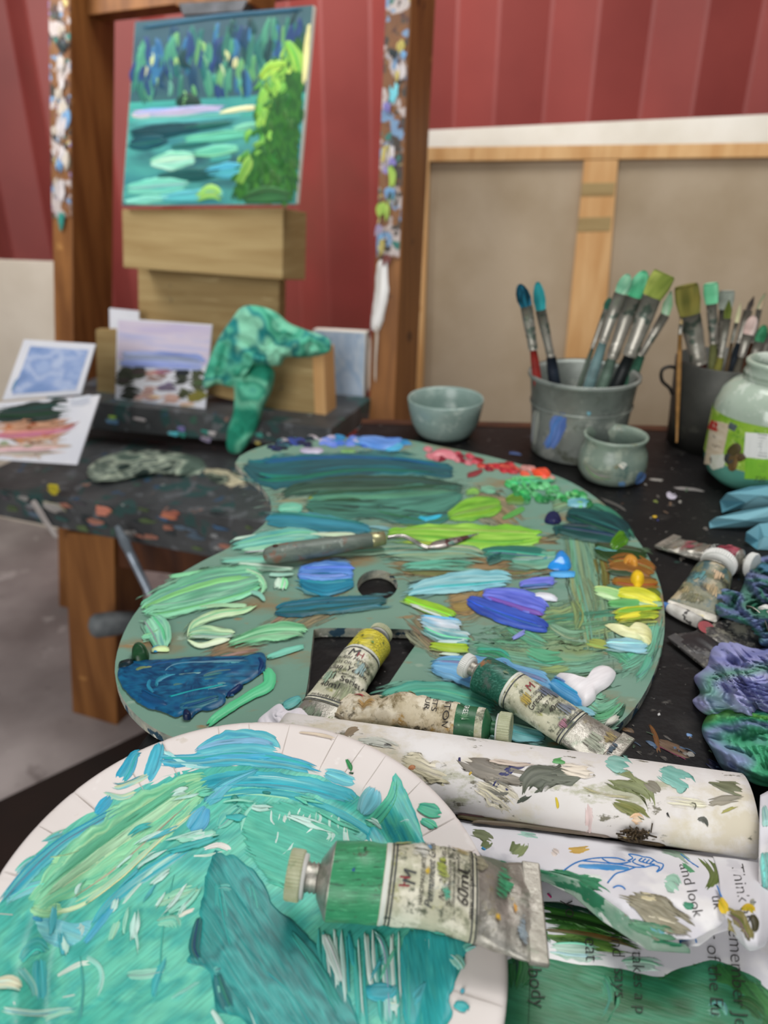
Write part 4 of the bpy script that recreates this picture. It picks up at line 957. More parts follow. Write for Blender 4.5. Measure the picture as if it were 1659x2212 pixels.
band_mat('band_yellow', 'd8c93a', 'c4b82e', [('8f8a3c', 120., 0.485, (.25, 9, 9)), ('e8dc5c', 110., 0.525, (.3, 8, 8)), ('5f6a3a', 120., 0.585)])
band_mat('band_dark', '1f5f4c', '174a3c', [('3f7a68', 120., 0.505, (.25, 9, 9)), ('4f5f58', 60., 0.545), ('8a5a34', 70., 0.625)])
band_mat('band_forest', '2c6a44', '235838', [('1a3424', 90., 0.565), ('6f9a78', 130., 0.605)])
band_mat('band_crimson', '8c3244', '782838', [('a84c5c', 80., 0.525), ('5c1c2a', 70., 0.545)])
band_mat('band_black', '1f1e20', '2c2a2c', [('5c5a58', 90., 0.585)])
band_mat('tube_mud', '7c7a5c', '5f6450', [('3f5a5c', 60., 0.495), ('a89a7c', 60., 0.525), ('3a3c30', 90., 0.545), ('5c7f80', 50., 0.585)])
band_mat('tube_soot', '4c4a48', '2c2b2c', [('8a8678', 40., 0.505), ('1a1a1c', 50., 0.505), ('a8a49c', 120., 0.605)])

def paint_tube(name, label, crimp, zc, shou, zs, r, spec, full=.75, crum=.0, cap='cap_white', capr=.64, capl=.5, flatw=1.5, seed=1, texts=(), neckm='tube_metal', body='tube_metal', side=None, crimp_fold=True, cap_on=True, tf=.0012):
    """spec: list of (part name, s0, s1, material, lift)"""
    P0 = hz(crimp[0], crimp[1], zc + .002); P1 = hz(shou[0], shou[1], zs + r)
    L = np.linalg.norm(P1 - P0); X = (P1 - P0) / L
    Y = unit(np.cross((0, 0, 1), X)); Z = np.cross(X, Y)
    t = thing(name, label, 'paint tube', (P0 + P1) / 2 - np.array([0, 0, r * .6]))
    def at(s, th, lift):
        s = np.asarray(s, float); th = np.asarray(th, float)
        k = np.clip(s / full, 0, 1); k = k * k * (3 - 2 * k) * .55 + k * .45
        h = tf + (r - tf) * k; w = r * (1 + (flatw - 1) * (1 - k))
        e = 1 - .25 * (1 - k)
        cy, sy_ = np.sin(th), np.cos(th)
        y = w * np.sign(cy) * np.abs(cy) ** e; z = h * np.sign(sy_) * np.abs(sy_) ** e
        if crum:
            q = (fbm(s * L * 130, th * 1.1 + 5, seed=seed, o=3) - .5) * 2; q2 = np.abs(vn(s * L * 90 + 3, th * .8, seed=seed + 9) * 2 - 1) - .5
            k2 = crum * np.clip((1 - s) * 3.5, 0, 1)
            z = z + k2 * (q * .6 + q2) * np.clip(sy_ + .3, 0, 1); y = y + k2 * (q2 * .8 - q * .5)
        zc_ = h - (tf + (r - tf) * s)
        return P0 + X * (s * L)[..., None] + Y * (y + lift * np.sin(th))[..., None] + Z * (z + lift * np.cos(th) + zc_)[..., None]
    def shell(pn, s0, s1, mt, lift, a0=-np.pi, a1=np.pi):
        ns = max(3, int((s1 - s0) * 46)); nt_ = 48
        s = np.linspace(s0, s1, ns)[:, None]; th = np.linspace(a0, a1, nt_)[None, :]
        V = at(s + 0 * th, th + 0 * s, lift)
        full_ = a1 - a0 > 6.2
        if full_: V = V[:, :-1]
        return mkobj(pn, V.reshape(-1, 3), gridF(ns, V.shape[1], full_), MAT[mt] if isinstance(mt, str) else mt, t)
    shell('tube_body', 0, 1, body, 0)
    for q in spec: shell(*q[:5], *q[5:])
    if crimp_fold:
        w = r * flatw * 1.02; c = P0 + X * .003
        Bag().box(c + Z * (.0006), (.009, 2 * w, .0028), (X, Y, Z)).build('crimped_fold', MAT[body], t, bevel=.0008)
    V, Fc = lathe([(-.0004, r), (.0, r * 1.015), (.0006, r * 1.0), (r * .34, r * .5), (r * .36, r * .42)], 40, P1, (X, Y, Z)); mkobj('shoulder', V, Fc, MAT[neckm], t)
    x0 = r * .36; nk = []
    for i in range(9): nk.append((x0 + i * r * .06, r * (.36 + .05 * (i % 2))))
    V, Fc = lathe(nk, 28, P1, (X, Y, Z), cap1=True); mkobj('neck_thread', V, Fc, MAT[neckm], t)
    if cap_on:
        c0 = x0 + r * .34; cr_ = r * capr
        V, Fc = lathe([(c0, cr_ * .55), (c0, cr_ * .9), (c0 + r * .12, cr_ * .93)], 40, P1, (X, Y, Z), cap0=True); cpo = mkobj('cap', V, Fc, MAT['cap_clean'], t)
        V, Fc = lathe([(c0 + r * .1, cr_ * .9), (c0 + r * .1, cr_ * .96, 1), (c0 + r * .14, cr_, 1), (c0 + r * (capl - .04), cr_, 1), (c0 + r * capl, cr_ * .95, 1), (c0 + r * capl, cr_ * .6)], 88, P1, (X, Y, Z), rib=.045, cap1=True)
        mkobj('knurled_grip', V, Fc, MAT[cap], cpo, smooth=False)
    for tx in texts:
        s_, size, spos, a0, mt = tx[:5]
        V, Fc = text_poly(s_, size, tx[5] if len(tx) > 5 else 0, -.0, 'CENTER')
        if not len(V): continue
        wv = at(np.array([spos]), np.array([0.]), 0); k = r * 1.12
        P = at(spos + V[:, 1] / L, a0 - V[:, 0] / k, .0011)
        mkobj('lettering', P, Fc, MAT[mt], t, smooth=False)
    return t, at, L

def rings(*ss):
    out = []
    for s in ss: out += [('rule_line', s, s + .008, 'line_dark', .00075)]
    return out
# the big tube lying across the plate rim
t1, at1, L1 = paint_tube('paint_tube', 'large light-green oil paint tube lying across the paper plate', (1168, 1972), TZ + .034, (716, 1902), TZ + .029, .0172,
   [('colour_band', .755, 1.0, 'band_green', .0004), ('paper_label', .315, .76, 'label_dirty', .0005), ('label_edge', .735, .757, 'line_light', .0007)] + rings(.722, .706, .338, .318),
   full=.62, crum=.0019, seed=3, texts=[('M', .0085, .615, .52, 'line_dark', .2), ('H', .007, .64, .60, 'ink_red'), ('HANDMADE ARTISTS OIL COLOUR', .0028, .575, -.05, 'ink'), ('Permanent Green Light', .0052, .53, -.15, 'line_dark', .25),
   ('No. 213 Series 2', .0042, .478, .05, 'ink'), ('PG7 Phthalocyanine & PY3 Hansa', .0027, .452, -.1, 'ink'), ('Titanium dioxide & PY3 blended', .0027, .43, -.1, 'ink'), ('in refined linseed oil', .0027, .41, .0, 'ink'), ('60ml', .0078, .365, .25, 'ink'), ('www.michaelharding.co.uk', .0036, .342, -.15, 'ink')], tf=.002)
def TS(t, at, s, a, ds, da, cols, lift=.0013, name='paint_smear'):
    """a smear on a tube, centred at (s along, a round)"""
    _seed[0] += 1; sd = _seed[0] * 1.7; R, n = 5, 26; th = np.linspace(0, 2 * np.pi, n, endpoint=False)[None]; rr_ = np.linspace(0, 1, R + 1)[:, None]
    k = rr_ * (1 + .75 * (fbm(np.cos(th) * 1.6 + sd, np.sin(th) * 1.6, seed=4) - .5) * 2)
    V = at(s + ds * k * np.cos(th), a + da * k * np.sin(th), lift); tt_ = np.clip(fbm(k * np.cos(th) * 3 + sd, k * np.sin(th) * 3, seed=2) * 1.8 - .4, 0, 1)
    col = ramp(cols.split(), tt_).reshape(-1, 3); al = np.clip(.64 - .22 * rr_ ** 2 + 0 * th, 0, 1).reshape(-1, 1)
    mkobj(name, V.reshape(-1, 3), gridF(R + 1, n, True), MAT['paint_dry'], t, np.c_[col, al], np.stack([(k * np.cos(th)) * .3 + sd, (k * np.sin(th)) * .3], -1).reshape(-1, 2))
t2, at2, L2 = paint_tube('paint_tube', 'dirty yellow-banded oil paint tube lying in the palette notch', (655, 1600), TZ + .0105, (806, 1392), TZ + .002, .0138,
   [('colour_band', .80, 1.0, 'band_yellow', .0004), ('paper_label', .30, .81, 'label_dirty', .0005), ('label_edge', .79, .802, 'line_light', .0007)] + rings(.775, .325, .302),
   full=.95, crum=.0008, seed=8, flatw=1.45, texts=[('M', .0095, .70, .1, 'line_dark', .2), ('H', .007, .70, -.25, 'ink_red'), ('Michael Harding', .0042, .665, -.0, 'ink', .3), ('ARTISTS OIL COLOUR', .0036, .62, .0, 'ink'), ('Indian Yellow', .0062, .57, .0, 'ink', .2), ('Zinc & Cadmium', .003, .53, .1, 'ink'), ('No. 401 Series 4', .0062, .48, .1, 'ink'), ('40ml', .0062, .42, .3, 'ink'), ('michaelharding.co.uk', .0036, .335, -.2, 'ink')])
t3, at3, L3 = paint_tube('paint_tube', 'crumpled cream paint tube with a dark green collar and ribbed cap', (738, 1524), TZ + .0125, (1047, 1570), TZ + .0105, .0112,
   [('paper_label', .0, .83, 'label_cream', .0004), ('colour_band', .82, .95, 'band_forest', .0006), ('wax_band', .95, 1.0, 'label_dirty', .0005)],
   full=.5, crum=.0042, seed=12, flatw=1.15, body='label_cream', cap='cap_white', capr=.95, capl=.8, neckm='band_forest', crimp_fold=False, tf=.004,
   texts=[('WINTON', .0062, .74, -.15, 'ink'), ('ARTISTS', .0048, .66, .2, 'ink'), ('COLOUR', .0048, .61, .3, 'ink'), ('GREEN', .0046, .865, -.1, 'ink_white')])
t4, at4, L4 = paint_tube('paint_tube', 'dark green oil paint tube lying at the lower edge of the palette', (1338, 1632), TZ + .0125, (1041, 1457), TZ + .0095, .0132,
   [('colour_band', .77, 1.0, 'band_dark', .0004), ('paper_label', .30, .775, 'label_dirty', .0005), ('label_edge', .757, .772, 'line_light', .0007)] + rings(.735, .325, .303),
   full=.9, crum=.0006, seed=21, flatw=1.4, cap='cap_clean', texts=[('M', .008, .62, .0, 'ink_red', .2), ('ARTISTS OIL COLOUR', .0028, .585, .0, 'ink'), ('Green Lake', .0062, .54, -.05, 'ink', .2), ('No. 217 Series 1', .0034, .49, .0, 'ink'), ('40ml', .005, .44, .0, 'ink'), ('www.michaelharding.co.uk', .003, .335, .0, 'ink')])
t5, at5, L5 = paint_tube('paint_tube', 'silver paint tube with a crimson band lying flat right of the palette', (1437, 1170), TZ + .0015, (1596, 1213), TZ + .001, .0115,
   [('colour_band', .72, 1.0, 'band_crimson', .0004), ('black_band', .64, .73, 'band_black', .0005)], full=1.0, crum=.0022, seed=31, cap='cap_clean', capr=.95, capl=.6,
   texts=[('OIL', .006, .43, .1, 'ink_red'), ('Crimson', .006, .3, .1, 'ink_red', .3), ('COLOUR', .005, .66, .0, 'ink_white')])
t6, at6, L6 = paint_tube('paint_tube', 'short mud-stained paint tube with a white cap beside the crimson tube', (1492, 1328), TZ + .0015, (1540, 1240), TZ + .001, .0155,
   [('paint_film', .05, 1.0, 'tube_mud', .0005)], full=1.1, crum=.0014, seed=41, cap='cap_clean', capr=.95, capl=.55, flatw=1.35)
t7, at7, L7 = paint_tube('paint_tube', 'squeezed-flat black paint tube with a red spot under the rag', (1484, 1410), TZ + .0015, (1628, 1345), TZ + .001, .014,
   [('black_band', .05, .42, 'band_black', .0004), ('scuffed_label', .42, 1.0, 'tube_soot', .0004)], full=2.2, crum=.0022, seed=51, flatw=1.5, body='tube_soot', cap='cap_clean',
   texts=[('George', .008, .62, .1, 'ink', .3)])
V, Fc = lathe([(0, .0005), (.0004, .0062)], 24, at7(np.array([.5]), np.array([.75]), .0006)[0], (unit(np.array([-.2, -.3, 1])), np.array([1., 0, 0]), np.array([0, 1., .3])))
mkobj('red_spot', V, Fc, pmat('spot_red', 'a8474a', '8c3a40', 60.), t7)
for t_, a_, lst in [(t1, at1, [(.17, -.25, .05, .35, '3c8a62 4c9a70'), (.22, .45, .012, .08, 'c8a030 d8b040'), (.13, .1, .01, .07, 'd09838'), (.5, .05, .03, .3, '8a9a48 a0a850 748440'), (.56, .25, .012, .12, 'd8b830 c8a428'), (.6, -.35, .05, .3, 'd8d8d0 c8c8bc'), (.56, -.5, .012, .1, '5c90c0 7cacd0'), (.47, .55, .02, .14, '4c9a80 5caa90'), (.68, -.75, .05, .2, '98904c b0a860'), (.4, -.8, .05, .2, '9a8a50 b09a68'), (.9, .4, .008, .07, '2c4c8c'), (.86, -.2, .008, .06, '28382c'), (.1, .5, .03, .3, '7c8a94 98a4a8'), (.3, -.5, .03, .3, 'a09a84 88846c')]),
                   (t2, at2, [(.5, .5, .06, .3, '8aa48c a0b8a0'), (.62, -.6, .05, .3, '7c9a9c 98b0ac'), (.4, -.5, .06, .4, '9aa080 848c68'), (.2, .3, .06, .4, '84907c 6c7a68'), (.9, .2, .01, .1, '38482c'), (.87, -.4, .012, .12, '5c8a4c'), (.15, -.4, .05, .4, '98a07c 808a64')]),
                   (t3, at3, [(.12, .35, .05, .35, 'b83a48 a82c3c'), (.3, .55, .04, .3, '2c5c40 3c6c4c'), (.4, .2, .015, .18, '2c2430'), (.5, .5, .04, .35, 'b88c48 a07838'), (.2, -.2, .06, .4, 'b0905c 9c7c4c'), (.88, -.5, .03, .2, '5c8a64')]),
                   (t4, at4, [(.62, .6, .04, .3, 'b09a50 98843c'), (.55, -.5, .06, .4, '5c6478 747c8c'), (.4, -.3, .05, .3, '6c7484 848c94'), (.36, .4, .03, .25, '8c5c6c a87484'), (.15, .2, .06, .4, '98a08c b0b4a0'), (.1, -.3, .04, .3, 'a89868 948458'), (.02, .6, .012, .4, 'a83444 982c3c'), (.05, .0, .02, .25, '4c5c68'), (.9, -.8, .03, .2, 'a85c38 b87048'), (.82, .1, .02, .15, '6c7c5c')]),
                   (t6, at6, [(.7, .3, .1, .35, '4c7c80 5c8c8c'), (.5, -.4, .1, .4, 'a08c68 b49c78'), (.3, .2, .1, .4, '5c5c44 74704c'), (.8, -.4, .08, .3, 'b89c7c c8ac8c'), (.4, .6, .06, .3, '9a8c64')]),
                   (t5, at5, [(.3, .3, .08, .4, 'a04c58 b86470'), (.4, -.3, .06, .3, '8a3c4c 983f50'), (.85, .2, .04, .3, 'a84858 b85c68')])]:
    for q_ in lst: TS(t_, a_, *q_)
# white paint stick
s0_ = hz(1433, 1307, TZ + .006); s1_ = hz(1512, 1345, TZ + .006); sx_ = unit(s1_ - s0_); sy2 = unit(np.cross((0, 0, 1), sx_)); sz2 = np.cross(sx_, sy2); SL = np.linalg.norm(s1_ - s0_)
stk = thing('paint_stick', 'small white crusted stick touching the right edge of the palette', 'stick', (s0_ + s1_) / 2 - (0, 0, .006))
V, Fc = lathe([(.004, .0035), (.008, .0048), (.02, .0056), (SL, .0052)], 18, s0_, (sx_, sy2, sz2), cap1=True); mkobj('shaft', V, Fc, pmat('stick_white', 'd4d1ca', 'b0aca4', 90., rough=.6, spots=[('4c4a48', 130., .6)], bump=.3), stk)
V, Fc = lathe([(-.003, .001), (.0, .003), (.0045, .0038)], 18, s0_, (sx_, sy2, sz2), cap0=True); mkobj('blue_tip', V, Fc, pmat('tip_blue', '3f6fb0', '5c8ac4', 90.), stk)

# ------------------------------------------------------------------ rags and napkins at the right
RC = '4f6a9a 7f86b4 8f94c0 2f6f5c 56907c 8a90bc 3c7f68'
o = LUMP('crumpled_rag', TP, '1536,1292 1548,1268 1572,1276 1592,1286 1606,1262 1612,1230 1632,1208 1690,1196 1780,1200 1800,1400 1660,1400 1632,1378 1606,1362 1580,1342 1548,1328', .042, '2c6a50 5c8a7c 7480ac 3c7a60 8088b4 24503f 52809c', MAT['napkin'], None, fs=78, seed=24, csc=22, amp=.85, base=hz(1640, 1300, TZ))
tag(o, 'dark green and blue crumpled paper rag right of the palette', 'rag')
rgB = thing('lilac_rag', 'lilac and green crumpled paper towel at the right table edge', 'rag', hz(1640, 1600, TZ))
LUMP('crumpled_fold', TP, '1540,1392 1580,1384 1640,1400 1760,1390 1800,1560 1660,1560 1590,1545 1530,1546 1496,1516 1512,1496 1499,1464 1524,1440', .05, '8d92c6 a4a6d4 7c82b8 9a9ccc 6fa090 b0b2dc 868bc0', MAT['napkin'], rgB, fs=74, seed=33, csc=14, amp=.8)
LUMP('green_fold', TP, '1528,1545 1560,1520 1620,1530 1800,1520 1820,1700 1660,1700 1603,1680 1562,1662 1538,1622 1516,1580', .034, '3f9a70 58b088 8f9cc4 4aa47c 7ab85c 2f8a64 60a890', MAT['napkin'], rgB, fs=66, seed=38, csc=16, amp=.8)
# folded teal napkin: flat facets with sharp folds
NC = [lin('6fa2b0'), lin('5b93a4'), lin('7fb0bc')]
def facets(name, par, tri_px, cols):
    V, Fc, C = [], [], []
    for i, poly in enumerate(tri_px):
        n0 = len(V)
        for x, y, z in poly: V.append(hz(float(x), float(y), TZ + z)); C.append(cols[i % len(cols)])
        Fc.append(list(range(n0, n0 + len(poly))))
    o = mkobj(name, V, Fc, MAT['napkin'], par, np.array(C), smooth=False)
    md = o.modifiers.new('thick', 'SOLIDIFY'); md.thickness = .0006
    return o
np1 = thing('teal_napkin', 'folded dusty-teal paper napkin in front of the pickle jar', 'napkin', hz(1620, 1130, TZ))
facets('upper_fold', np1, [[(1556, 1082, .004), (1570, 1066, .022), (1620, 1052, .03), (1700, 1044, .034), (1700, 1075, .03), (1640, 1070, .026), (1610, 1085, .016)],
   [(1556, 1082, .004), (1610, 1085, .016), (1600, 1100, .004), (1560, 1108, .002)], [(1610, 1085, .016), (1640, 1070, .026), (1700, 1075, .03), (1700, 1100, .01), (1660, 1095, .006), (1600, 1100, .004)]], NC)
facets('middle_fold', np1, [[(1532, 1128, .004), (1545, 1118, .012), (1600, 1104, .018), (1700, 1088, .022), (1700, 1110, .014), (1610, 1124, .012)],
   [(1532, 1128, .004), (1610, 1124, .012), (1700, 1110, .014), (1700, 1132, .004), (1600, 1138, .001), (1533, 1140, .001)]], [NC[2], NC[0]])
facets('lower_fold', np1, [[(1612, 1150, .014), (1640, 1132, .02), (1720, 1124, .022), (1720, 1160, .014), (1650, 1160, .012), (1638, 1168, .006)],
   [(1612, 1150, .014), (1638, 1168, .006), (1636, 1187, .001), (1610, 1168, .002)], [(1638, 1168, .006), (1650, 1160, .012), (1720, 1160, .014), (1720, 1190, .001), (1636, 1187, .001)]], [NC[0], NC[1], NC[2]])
# white tissue peeking out behind the plate
o = LUMP('tissue', PAL, '556,1560 580,1535 604,1520 622,1535 650,1528 672,1545 680,1580 640,1600 570,1596', .016, 'efeaf0 e4dfe8 f4f0f2', MAT['napkin'], None, fs=70, seed=61, csc=10, amp=.6, base=hz(620, 1565, PZ))
tag(o, 'small white crumpled tissue between the plate and the yellow tube', 'tissue')
# ------------------------------------------------------------------ paint on the palette, far edge first
def p(path, cols, th=.0006, rag=.06, dry=0.0, **kw): return S(palette, PAL, path, cols, th, rag, dry, halo='7a9283', **kw)
def pb(poly, cols, th=.0015, **kw): return BL(palette, PAL, poly, cols, th, **kw)
# thin old stains
p('560,1085,60 700,1075,90 880,1080,80 1050,1060,50', '6f9484 7f9c8a 8d8a6c', dry=.35, th=.0002, rag=.2)
p('820,1215,40 960,1215,80 1120,1205,90 1250,1190,60', '8b7452 978260 7d7a5c', dry=.3, th=.0002, rag=.2)
p('960,1300,60 1010,1290,110 1060,1240,70', '937a52 a08a62 84765a', dry=.35, th=.0002, rag=.2)
p('880,1330,40 960,1380,90 1010,1420,50', '8f7c5a 8a8266 978462', dry=.4, th=.0002, rag=.2)
p('1010,1070,50 1090,1110,70 1130,1140,40', '97866a 8d7c60', dry=.35, th=.0002, rag=.2)
p('580,1370,50 680,1320,60 760,1290,40', '928062 8a8468 9a8a6c', dry=.42, th=.0002, rag=.25)
p('440,1420,30 520,1400,46 580,1395,30', '94765a 8a7a60 a08a70', dry=.4, th=.0002, rag=.25)
p('1010,1400,70 1120,1430,130 1240,1440,150 1340,1420,120', '5fa07c 6fa888 86a07c 7f9466', dry=.42, th=.0002, rag=.25)
p('1060,1380,40 1150,1360,90 1260,1350,120 1380,1330,90', '6a9c78 7ea87c 8f9c68 579a78', dry=.42, th=.0002, rag=.25)
p('1240,1120,60 1262,1230,90 1285,1340,80 1290,1430,60', '64907a 7a9a7c 8a8f5c', dry=.35, th=.0002, rag=.2)
p('1290,1190,24 1302,1240,34 1306,1290,30', '6c6a34 5f5c2c 7c7a40', dry=.4, th=.0002, rag=.2)
p('1180,1460,60 1290,1530,110 1350,1500,70', '7fb498 6aa888 8cbca0', dry=.4, th=.0002, rag=.25)
p('1250,1240,50 1270,1300,70 1240,1360,70', '8a9a70 7f9478', dry=.5, th=.0002, rag=.2)
p('1330,1440,40 1390,1400,60 1415,1330,40', '58a488 7ab89c', dry=.4, th=.0002, rag=.2)
for a, c in [('1020,1410,30 1075,1418,46 1110,1440,26', '3f9f78 58ac88'), ('1130,1400,24 1180,1420,40 1230,1418,26', '4fa47c 6cb48c'), ('1220,1500,20 1262,1516,34 1300,1540,20', '6fb494 8cc4a8'), ('1150,1450,14 1200,1448,24 1240,1440,14', '9aae6c 8aa470'),
             ('1300,1400,16 1336,1412,30 1370,1440,16', '57ac84 74b894'), ('1260,1385,14 1300,1392,24 1330,1400,12', '8f9f4c a4ae58'), ('1090,1350,18 1130,1372,36 1190,1400,20', '5a9f80 6fae8e'), ('1180,1345,14 1230,1372,28 1280,1370,14', '74a484 8fb498'),
             ('1235,1290,14 1250,1330,26 1240,1370,14', '8a9a5c 74946c'), ('1330,1350,12 1362,1345,20 1400,1352,12', 'a4b060 8aa45c'), ('1370,1470,14 1395,1440,24 1408,1400,14', '4f9f80 6ab098')]:
    p(a, c, dry=.42, th=.0004, rag=.25)
# far rim: blues
rb = random.Random(11)
for k in range(46):
    t = rb.random(); x = 585 + 290 * t; y = 966 - 12 * math.sin(t * 3.1) + rb.uniform(-9, 7)
    c = rb.choice(['3a68c4 5a86d8', '2c4a9c 4468b4', '1c2440 28305a', '5a78d0 7f98e0', '2c7ab0 3f94c4', 'c8c0d4 a8a4c4'] if t > .35 else ['1c2a34 2c3c44', '1a2038 2a3050', '3a6a74 2c5058', 'b8b0b4 94909c', '2a3a6c 3c50a0'])
    p([(x - 14, y, 6), (x, y - 2, rb.uniform(8, 15)), (x + 16, y + 2, 5)], c, th=.0027, rag=.3, sharp=2.2)
p('648,972,8 676,976,14 700,972,8', 'c4c0d0 b0a8c0', th=.004); p('735,975,6 752,976,10 770,974,6', '6fa060 8ab478', th=.003)
p('770,952,10 800,956,26 840,962,20 872,950,8', '4f86d0 6f9ce0 3f6fc0', th=.006); p('820,966,10 850,968,16 872,962,8', '3fa0cc 62b4d8', th=.004)
# reds
for k in range(44):
    t = rb.random(); x = 922 + 268 * t; y = 978 + 48 * t + rb.uniform(-9, 10)
    c = rb.choice(['c06a74 d88a90', 'a83848 c4505c', '7c1c2c 94283a'] if t < .4 else ['7a1420 981c28', '6a1020 8c2030', 'b83c34 d05a48', 'a82430 c43c40'] if t < .72 else ['d8503c ec6a4c', 'c43c30 e05a44', 'b8807a d89a90'])
    p([(x - 12, y - 2, 5), (x, y, rb.uniform(8, 15)), (x + 14, y + 3, 5)], c, th=.0027, rag=.3, sharp=2.2)
p('1150,1020,10 1172,1028,22 1192,1034,10', 'e8482c f05c38', th=.007); p('930,985,10 960,982,18 992,992,10', 'd88890 c86a78', th=.006); p('1005,1030,10 1030,1022,14 1046,1014,8', '7c3438 943c40', th=.001, dry=.3)
# big dark teal sweeps at the back
p('524,1000,16 570,1020,62 650,1014,66 760,1004,46 880,1008,36 986,1022,14', '1d6670 1a7880 2a4c54 24606a 2f565a', th=.0009, rag=.05)
p('560,1000,10 680,988,14 800,986,14 930,998,8', '3f7a7c 578c88 2c5c60', th=.0007, dry=.2)
p('556,1026,30 600,1035,40 680,1030,20', '158a94 1f7f8c 187078', th=.0006, dry=.15)
p('606,1074,10 660,1052,34 760,1046,40 880,1046,34 1004,1058,20', '35564a 2c4c40 456656', th=.0008)
p('655,1090,36 720,1088,60 800,1090,70 900,1084,76 1006,1066,38', '3f7668 2f5a4c 4f8f7c 356458 5a9a88', th=.0009, rag=.08)
p('690,1085,18 740,1084,34 790,1090,26', '24443c 2f544a', th=.0007, dry=.2)
p('664,1080,10 700,1066,11 780,1062,8', '7a8a2c 95a030', th=.0007); p('660,1105,8 740,1110,10 830,1112,8', '6a7434 54662e', th=.0006, dry=.25)
p('800,1100,20 860,1112,34 930,1122,34 985,1112,12', '2f6660 3c7c74 24544c', th=.0007, rag=.12, dry=.1)
p('600,1100,12 630,1096,22 656,1100,16', '66bca0 82ccb0', th=.0006); p('1006,1066,8 1022,1062,16 1036,1066,10', '6aa04c 82b45c', th=.0007); p('1036,1060,10 1056,1058,20 1074,1062,10', '6fa88c 82b498', th=.0004, dry=.3)
p('570,1124,20 620,1124,36 700,1132,36 770,1140,28 806,1146,10', '2f7f98 3f94a8 26707f 5cacb8', th=.0009)
p('560,1150,16 640,1156,14 720,1154,10', 'b4cfc4 98bcb0', th=.0005, dry=.35)
p('792,1140,6 826,1142,12 850,1146,5', '6fa8b0 86b8bc', th=.0004, dry=.3)
p('898,1114,5 918,1124,12 940,1120,11 963,1112,6', '1aa0c4 3cbcd8', th=.002, rag=.12)
# limes
p('965,1120,14 1000,1106,42 1050,1096,46 1086,1090,26', '6fae34 86c044 5c9c34 9ccc50', th=.001)
p('832,1156,10 900,1153,34 1000,1158,50 1100,1161,50 1176,1160,26', '86c840 74b83a a4d85a 6ca838 b4dc5c', th=.0011)
p('860,1172,6 960,1176,9 1060,1178,9 1140,1176,6', 'b8d84c 98a83c', th=.0008, dry=.2); p('1020,1186,6 1060,1184,12 1096,1176,8', 'a8e05c 90cc4c', th=.0009)
p('1084,1122,6 1110,1110,14 1134,1096,10', '4f9848 62a854', th=.0008)
p('1092,1082,10 1116,1076,24 1140,1080,12', '6a9434 547c2c', th=.0012)
# greens on the right rim
for k in range(54):
    t = rb.random(); x = 1100 + 170 * t; y = 1050 + 30 * t + rb.uniform(-18, 26) * (1 - .4 * t)
    p([(x - 12, y - 2, 5), (x, y, rb.uniform(9, 18)), (x + 13, y + 3, 6)], rb.choice(['2f9a50 48b468', '247c40 36944e', '3fac5c 66c47c', '1c6434 2c7c44', '58b470 78c88c']), th=.0027, rag=.3, sharp=2.2)
p('1102,1040,10 1150,1042,16 1206,1040,8', '4aa878 66bc8c', th=.002, dry=.2)
p('1190,1096,20 1220,1086,24 1260,1082,22', '5a8c6a 86a07c', th=.0006, dry=.3)
p('1222,1090,12 1250,1086,24 1280,1094,12', '62a8bc 7fbcc8 4a90a0', th=.003)
p('1270,1096,24 1300,1110,34 1340,1138,30 1370,1170,16', '2c6a58 3f8468 245448 6a9070', th=.0012, rag=.12)
p('1222,1112,14 1270,1122,40 1320,1138,52 1362,1162,30', '12403f 0f3438 1a5250', th=.0018)
p('1200,1142,10 1250,1150,30 1310,1160,40 1360,1172,24', '113c3c 16504c 0e3034', th=.0014)
p('1280,1182,14 1320,1196,40 1370,1200,34 1402,1206,20', '24441c 1c3816 35581f', th=.0014, rag=.1)
p('1318,1190,18 1340,1172,34 1356,1160,22', '4a8414 3c7010 5c981c', th=.005, mt=MAT['paint_wet'])
p('1286,1184,10 1310,1190,18 1340,1192,10', '7fbca8 5ca08c', th=.001, dry=.25)
p('1176,1128,12 1196,1122,30 1212,1130,14', '14183c 1c2450 241c38', th=.004); p('1196,1138,14 1202,1150,10 1200,1160,5', '1c4a4c 245c58', th=.0008, dry=.2)
# ochres
p('1310,1222,24 1350,1216,44 1390,1228,40 1418,1240,20', '8c5c24 7a5020 a06c2c', th=.0014, rag=.1)
p('1318,1256,14 1360,1262,30 1410,1262,26 1426,1260,12', '8a5c20 9c7028 6c4c1c', th=.0012, rag=.12)
p('1312,1238,8 1350,1240,14 1384,1236,8', '2c4430 3a5438', th=.0008, dry=.2); p('1388,1280,14 1410,1284,24 1428,1290,12', '5c6c1c 74842c', th=.0015, rag=.15)
pb('1344,1216 1352,1206 1368,1206 1378,1216 1376,1230 1364,1226 1358,1220 1350,1224', 'c8882c d8983c b47824', th=.006, dome=2.4)
pb('1360,1250 1370,1242 1386,1246 1392,1256 1386,1272 1372,1274 1364,1264', 'e8b414 f0c828 d89c10', th=.008, dome=2.4); pb('1370,1246 1382,1246 1384,1258 1376,1264 1370,1258', 'e8945c e0a090 d87848', th=.002)
